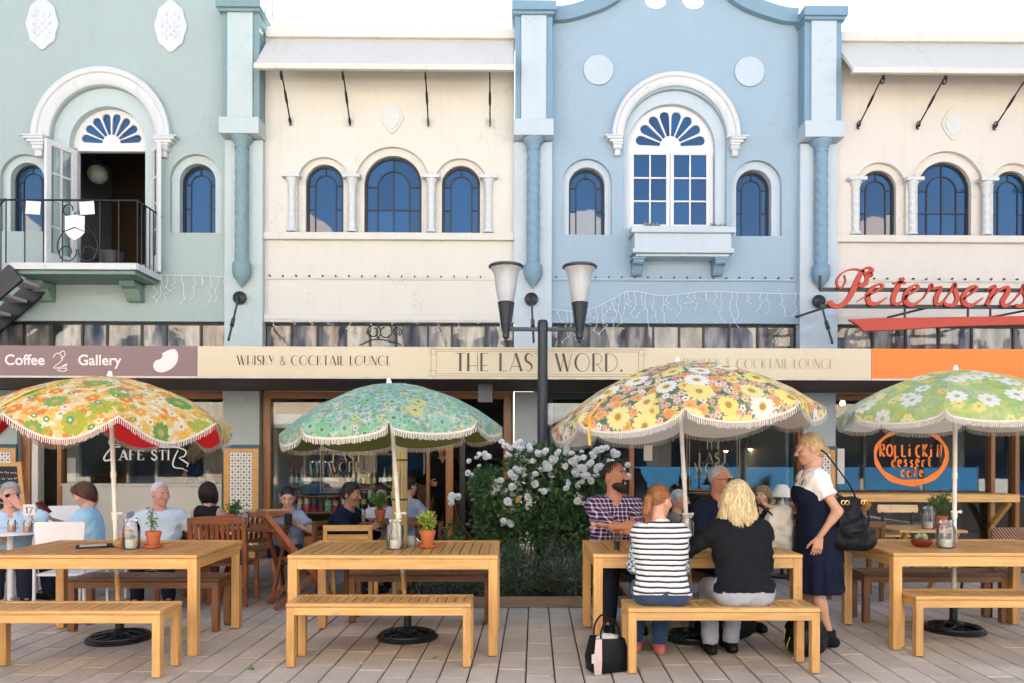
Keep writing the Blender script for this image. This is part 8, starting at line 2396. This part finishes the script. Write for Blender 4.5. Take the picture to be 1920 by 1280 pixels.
# ------------------------------------------------------------------ shop contents
def shelf(label, x0, x1, y, z, m='door_wood_x', d=.28):
    s = thing('shelf', label, 'shelf', ((x0+x1)/2, y, 0), 0, 'lounge window shelves')
    MB().box(x0, x1, y, y+d, z-.025, z).build('board', MAT[m], s, world=True)
    for x in (x0+.03, x1-.03): MB().box(x-.02, x+.02, y+.05, y+.10, .02, z-.026).build('upright', MAT[m], s, world=True)
zs1, zs2, zs3 = .62, .98, 1.46
shelf('low display shelf behind the lounge window', FX(512), FX(745), YF+.30, zs1); shelf('middle display shelf behind the lounge window', FX(512), FX(745), YF+.55, zs2); shelf('high display shelf of bottles behind the lounge window', FX(512), FX(745), YF+.75, zs3)
tc = [(.55,.04,.05),(.05,.18,.42),(.70,.70,.68),(.40,.03,.10),(.05,.05,.06),(.10,.30,.30),(.62,.45,.12),(.75,.74,.70),(.30,.04,.06)]
TM_ = [mat_plain('tin_colour_%d' % i, c, .35, .1, 9, 0) for i, c in enumerate(tc)]
ORD = ['first','second','third','fourth','fifth','sixth','seventh','eighth','ninth','tenth','eleventh','twelfth','thirteenth','fourteenth','fifteenth','sixteenth','seventeenth','eighteenth','nineteenth','twentieth','twenty first','twenty second','twenty third','twenty fourth']
CN = ['red','blue','white','crimson','black','teal','ochre','cream','maroon']
x = FX(515); i = 0
pos_l = ['far left of the row','next to it on the right','third from the left','fourth from the left','fifth from the left','sixth from the left','seventh from the left','eighth from the left','ninth from the left']
while x < FX(742):
    w = random.uniform(.075,.12); h = random.uniform(.22,.34); ci = random.randrange(len(tc))
    o = thing('tin', '%s gift tin, %s from the left on the low lounge shelf' % (CN[ci], ORD[min(i, 23)]), 'tin', (x+w/2, YF+.42, zs1), 0, 'gift tins in the lounge window')
    b = MB(); b.lathe([(w*.46,0),(w*.46,h*.9),(w*.42,h*.9),(w*.42,h)], n=16); b.build('can', TM_[ci], o, smooth=True); MB().lathe([(w*.465,h*.35),(w*.465,h*.6)], n=16, cap=False).build('band', TM_[(ci+2) % len(tc)], o)
    x += w+.012; i += 1
BG = [mat_plain('bottle_glass_%d' % i, c, .08, .1, 9, 0, spec=.7) for i, c in enumerate(((.02,.05,.03),(.16,.07,.02),(.35,.36,.36),(.30,.16,.05)))]
for (zz, yy, n) in ((zs2, YF+.68, 22), (zs3, YF+.88, 22)):
    for k in range(n):
        xb_ = FX(516)+(FX(742)-FX(516))*(k+.5)/n
        if zz == zs2 and k % 7 == 3: continue
        o = thing('bottle', 'spirit bottle, %s from the left on the %s lounge window shelf' % (ORD[k], 'middle' if zz == zs2 else 'high'), 'bottle', (xb_, yy, zz), 0, 'bottles in the lounge window')
        h = random.uniform(.24,.31); r = random.uniform(.03,.038)
        b = MB(); b.lathe([(r,0),(r,h*.58),(r*.4,h*.74),(r*.36,h*.96),(r*.42,h)], n=12); b.build('glass', BG[random.randrange(4)], o, smooth=True)
        MB().lathe([(r*1.02,h*.15),(r*1.02,h*.45)], n=12, cap=False).build('label_band', TM_[random.choice((2,7,6,4))], o)
co2 = thing('cool_box', 'blue cool box with a white lid inside the lounge window', 'box', (FX(598), YF+.22, zs1+.10)); MB().box(-.26,.26,-.12,.12,.15,.34).build('tub', mat_plain('cool_box_blue', (.012,.06,.16), .4, .1, 6, 0), co2, bevel=.02); MB().box(-.275,.275,-.135,.135,.342,.40).build('lid', MAT['white_plastic'], co2, bevel=.02)
sh4 = thing('shelf', 'small bracket shelf carrying the blue cool box', 'shelf', (FX(598), YF+.22, zs1)); MB().box(-.3,.3,-.14,.07,.225,.248).build('board', MAT['door_wood_x'], sh4)
for i in range(4):
    o = thing('cup_stack', 'stack of clear cups on the blue cool box, %s from the left' % ORD[i], 'cups', (FX(575)+.09*i, YF+.22, zs1+.5), 0, 'clear cup stacks'); b = MB(); b.lathe([(.025,0),(.036,.02),(.03,.02),(.04,.10),(.033,.10),(.042,.17),(.035,.17),(.045,.24)], n=14, cap=False); b.build('cups', MAT['jar'], o, smooth=True)
bn = thing('window_banner', 'white printed banner hanging high in the lounge window', 'banner', (FX(545), YF+.12, FZ(802))); MB().box(FX(500)-FX(545)+.08, .30, 0, .005, 0, .20).build('cloth', MAT['white_joinery'], bn)
ctr = thing('counter', 'red brown counter inside the lounge door', 'counter', (FX(812), YF+1.0, 0)); b = MB(); b.box(-.35,.30,0,.5,0,1.0); b.build('front', MAT['red_wood_z'], ctr, bevel=.01); MB().box(-.38,.33,-.04,.54,1.0,1.04).build('top', MAT['door_wood_x'], ctr)
# cafe counter, menu sheet in the door
cc_ = thing('counter', 'dark serving counter inside the left cafe', 'counter', (FX(250), YF+1.6, 0)); MB().box(-1.4,1.2,0,.6,0,1.05).build('front', MAT['shop_brown'], cc_); MB().box(-1.45,1.25,-.05,.65,1.05,1.09).build('top', MAT['brown_wood_x'], cc_)
mn2 = thing('notice', 'tall white menu sheet inside the left cafe doorway', 'notice', (FX(98), YF+.5, FZ(905))); MB().box(-.07,.07,0,.004,0,.34).build('sheet', MAT['white_joinery'], mn2)
mn3 = thing('notice', 'white menu sheet at the left edge of the dessert cafe window', 'notice', (FX(1579), YF+.02, FZ(905))); MB().box(-.06,.06,0,.004,0,.5).build('sheet', MAT['white_joinery'], mn3)
mn4 = thing('notice', 'cream poster hanging in the dark teal lounge door', 'notice', (FX(1216), YF+.02, FZ(862))); MB().box(-.06,.06,0,.004,0,.22).build('sheet', MAT['c_oatmeal'], mn4)

t = NT('warm_bulb'); t.p.inputs['Emission Color'].default_value = (1,.62,.28,1); t.p.inputs['Emission Strength'].default_value = 14.0; t.base((.9,.7,.4)); MAT['bulb'] = t.m
for (px, py, yy, l_) in ((1582, 753, YF+.6, 'small lit bulb hanging at the left of the dessert cafe'), (1362, 842, YF+1.9, 'lit copper pendant lamp deep in the lounge, left one'), (1408, 838, YF+1.9, 'lit copper pendant lamp deep in the lounge, right one'), (352, 800, YF+2.0, 'lit pendant lamp over the cafe counter'), (640, 775, YF+1.8, 'lit pendant lamp behind the bottles')):  # cafe and bottle-room lamps are added to brighten the dark interiors
    z = 1.5+(845-py)/1400*yy; o = thing('pendant_lamp', l_, 'lamp', ((px-960)/1400*yy, yy, z), 0, 'lit lamps inside the shops')
    b = MB(); b.ball((0,0,0), .035, 12, 8); b.build('bulb', MAT['bulb'], o, smooth='all')
    if py > 760: b = MB(); b.lathe([(.11,-.01),(.09,.06),(.03,.10),(.01,.12)], n=20, cap=False); b.build('shade', mat_plain('copper_shade', (.5,.2,.1), .3, .2, 9, 0, metal=.8), o, smooth=True)
    b = MB(); b.tube([(0,0,.04),(0,0,max(.06, 2.54-z))], .004, 5); b.build('cord', MAT['black_iron'], o)
for i, (px, py, l_) in enumerate(((812, 1232, 'small green leaf lying on the paving before the middle bench'), (675, 1243, 'pale petal on the paving left of the middle parasol base'), (1010, 1178, 'white petal on the paving below the roses'), (480, 1252, 'dry leaf on the paving between the two left benches'))):
    D = 1.5*1400/(py-845); o = thing('fallen_leaf', l_, 'leaf', ((px-960)/1400*D, D, .0), random.uniform(0, 6), 'bits fallen on the paving')
    leaves([(0,0,.004),(.02,.01,.004)], [(1,.2,.08),(-.3,1,.1)], .05, .45, .2).build('blade', MAT['young_leaf'] if i in (0, 3) else MAT['petal'], o)
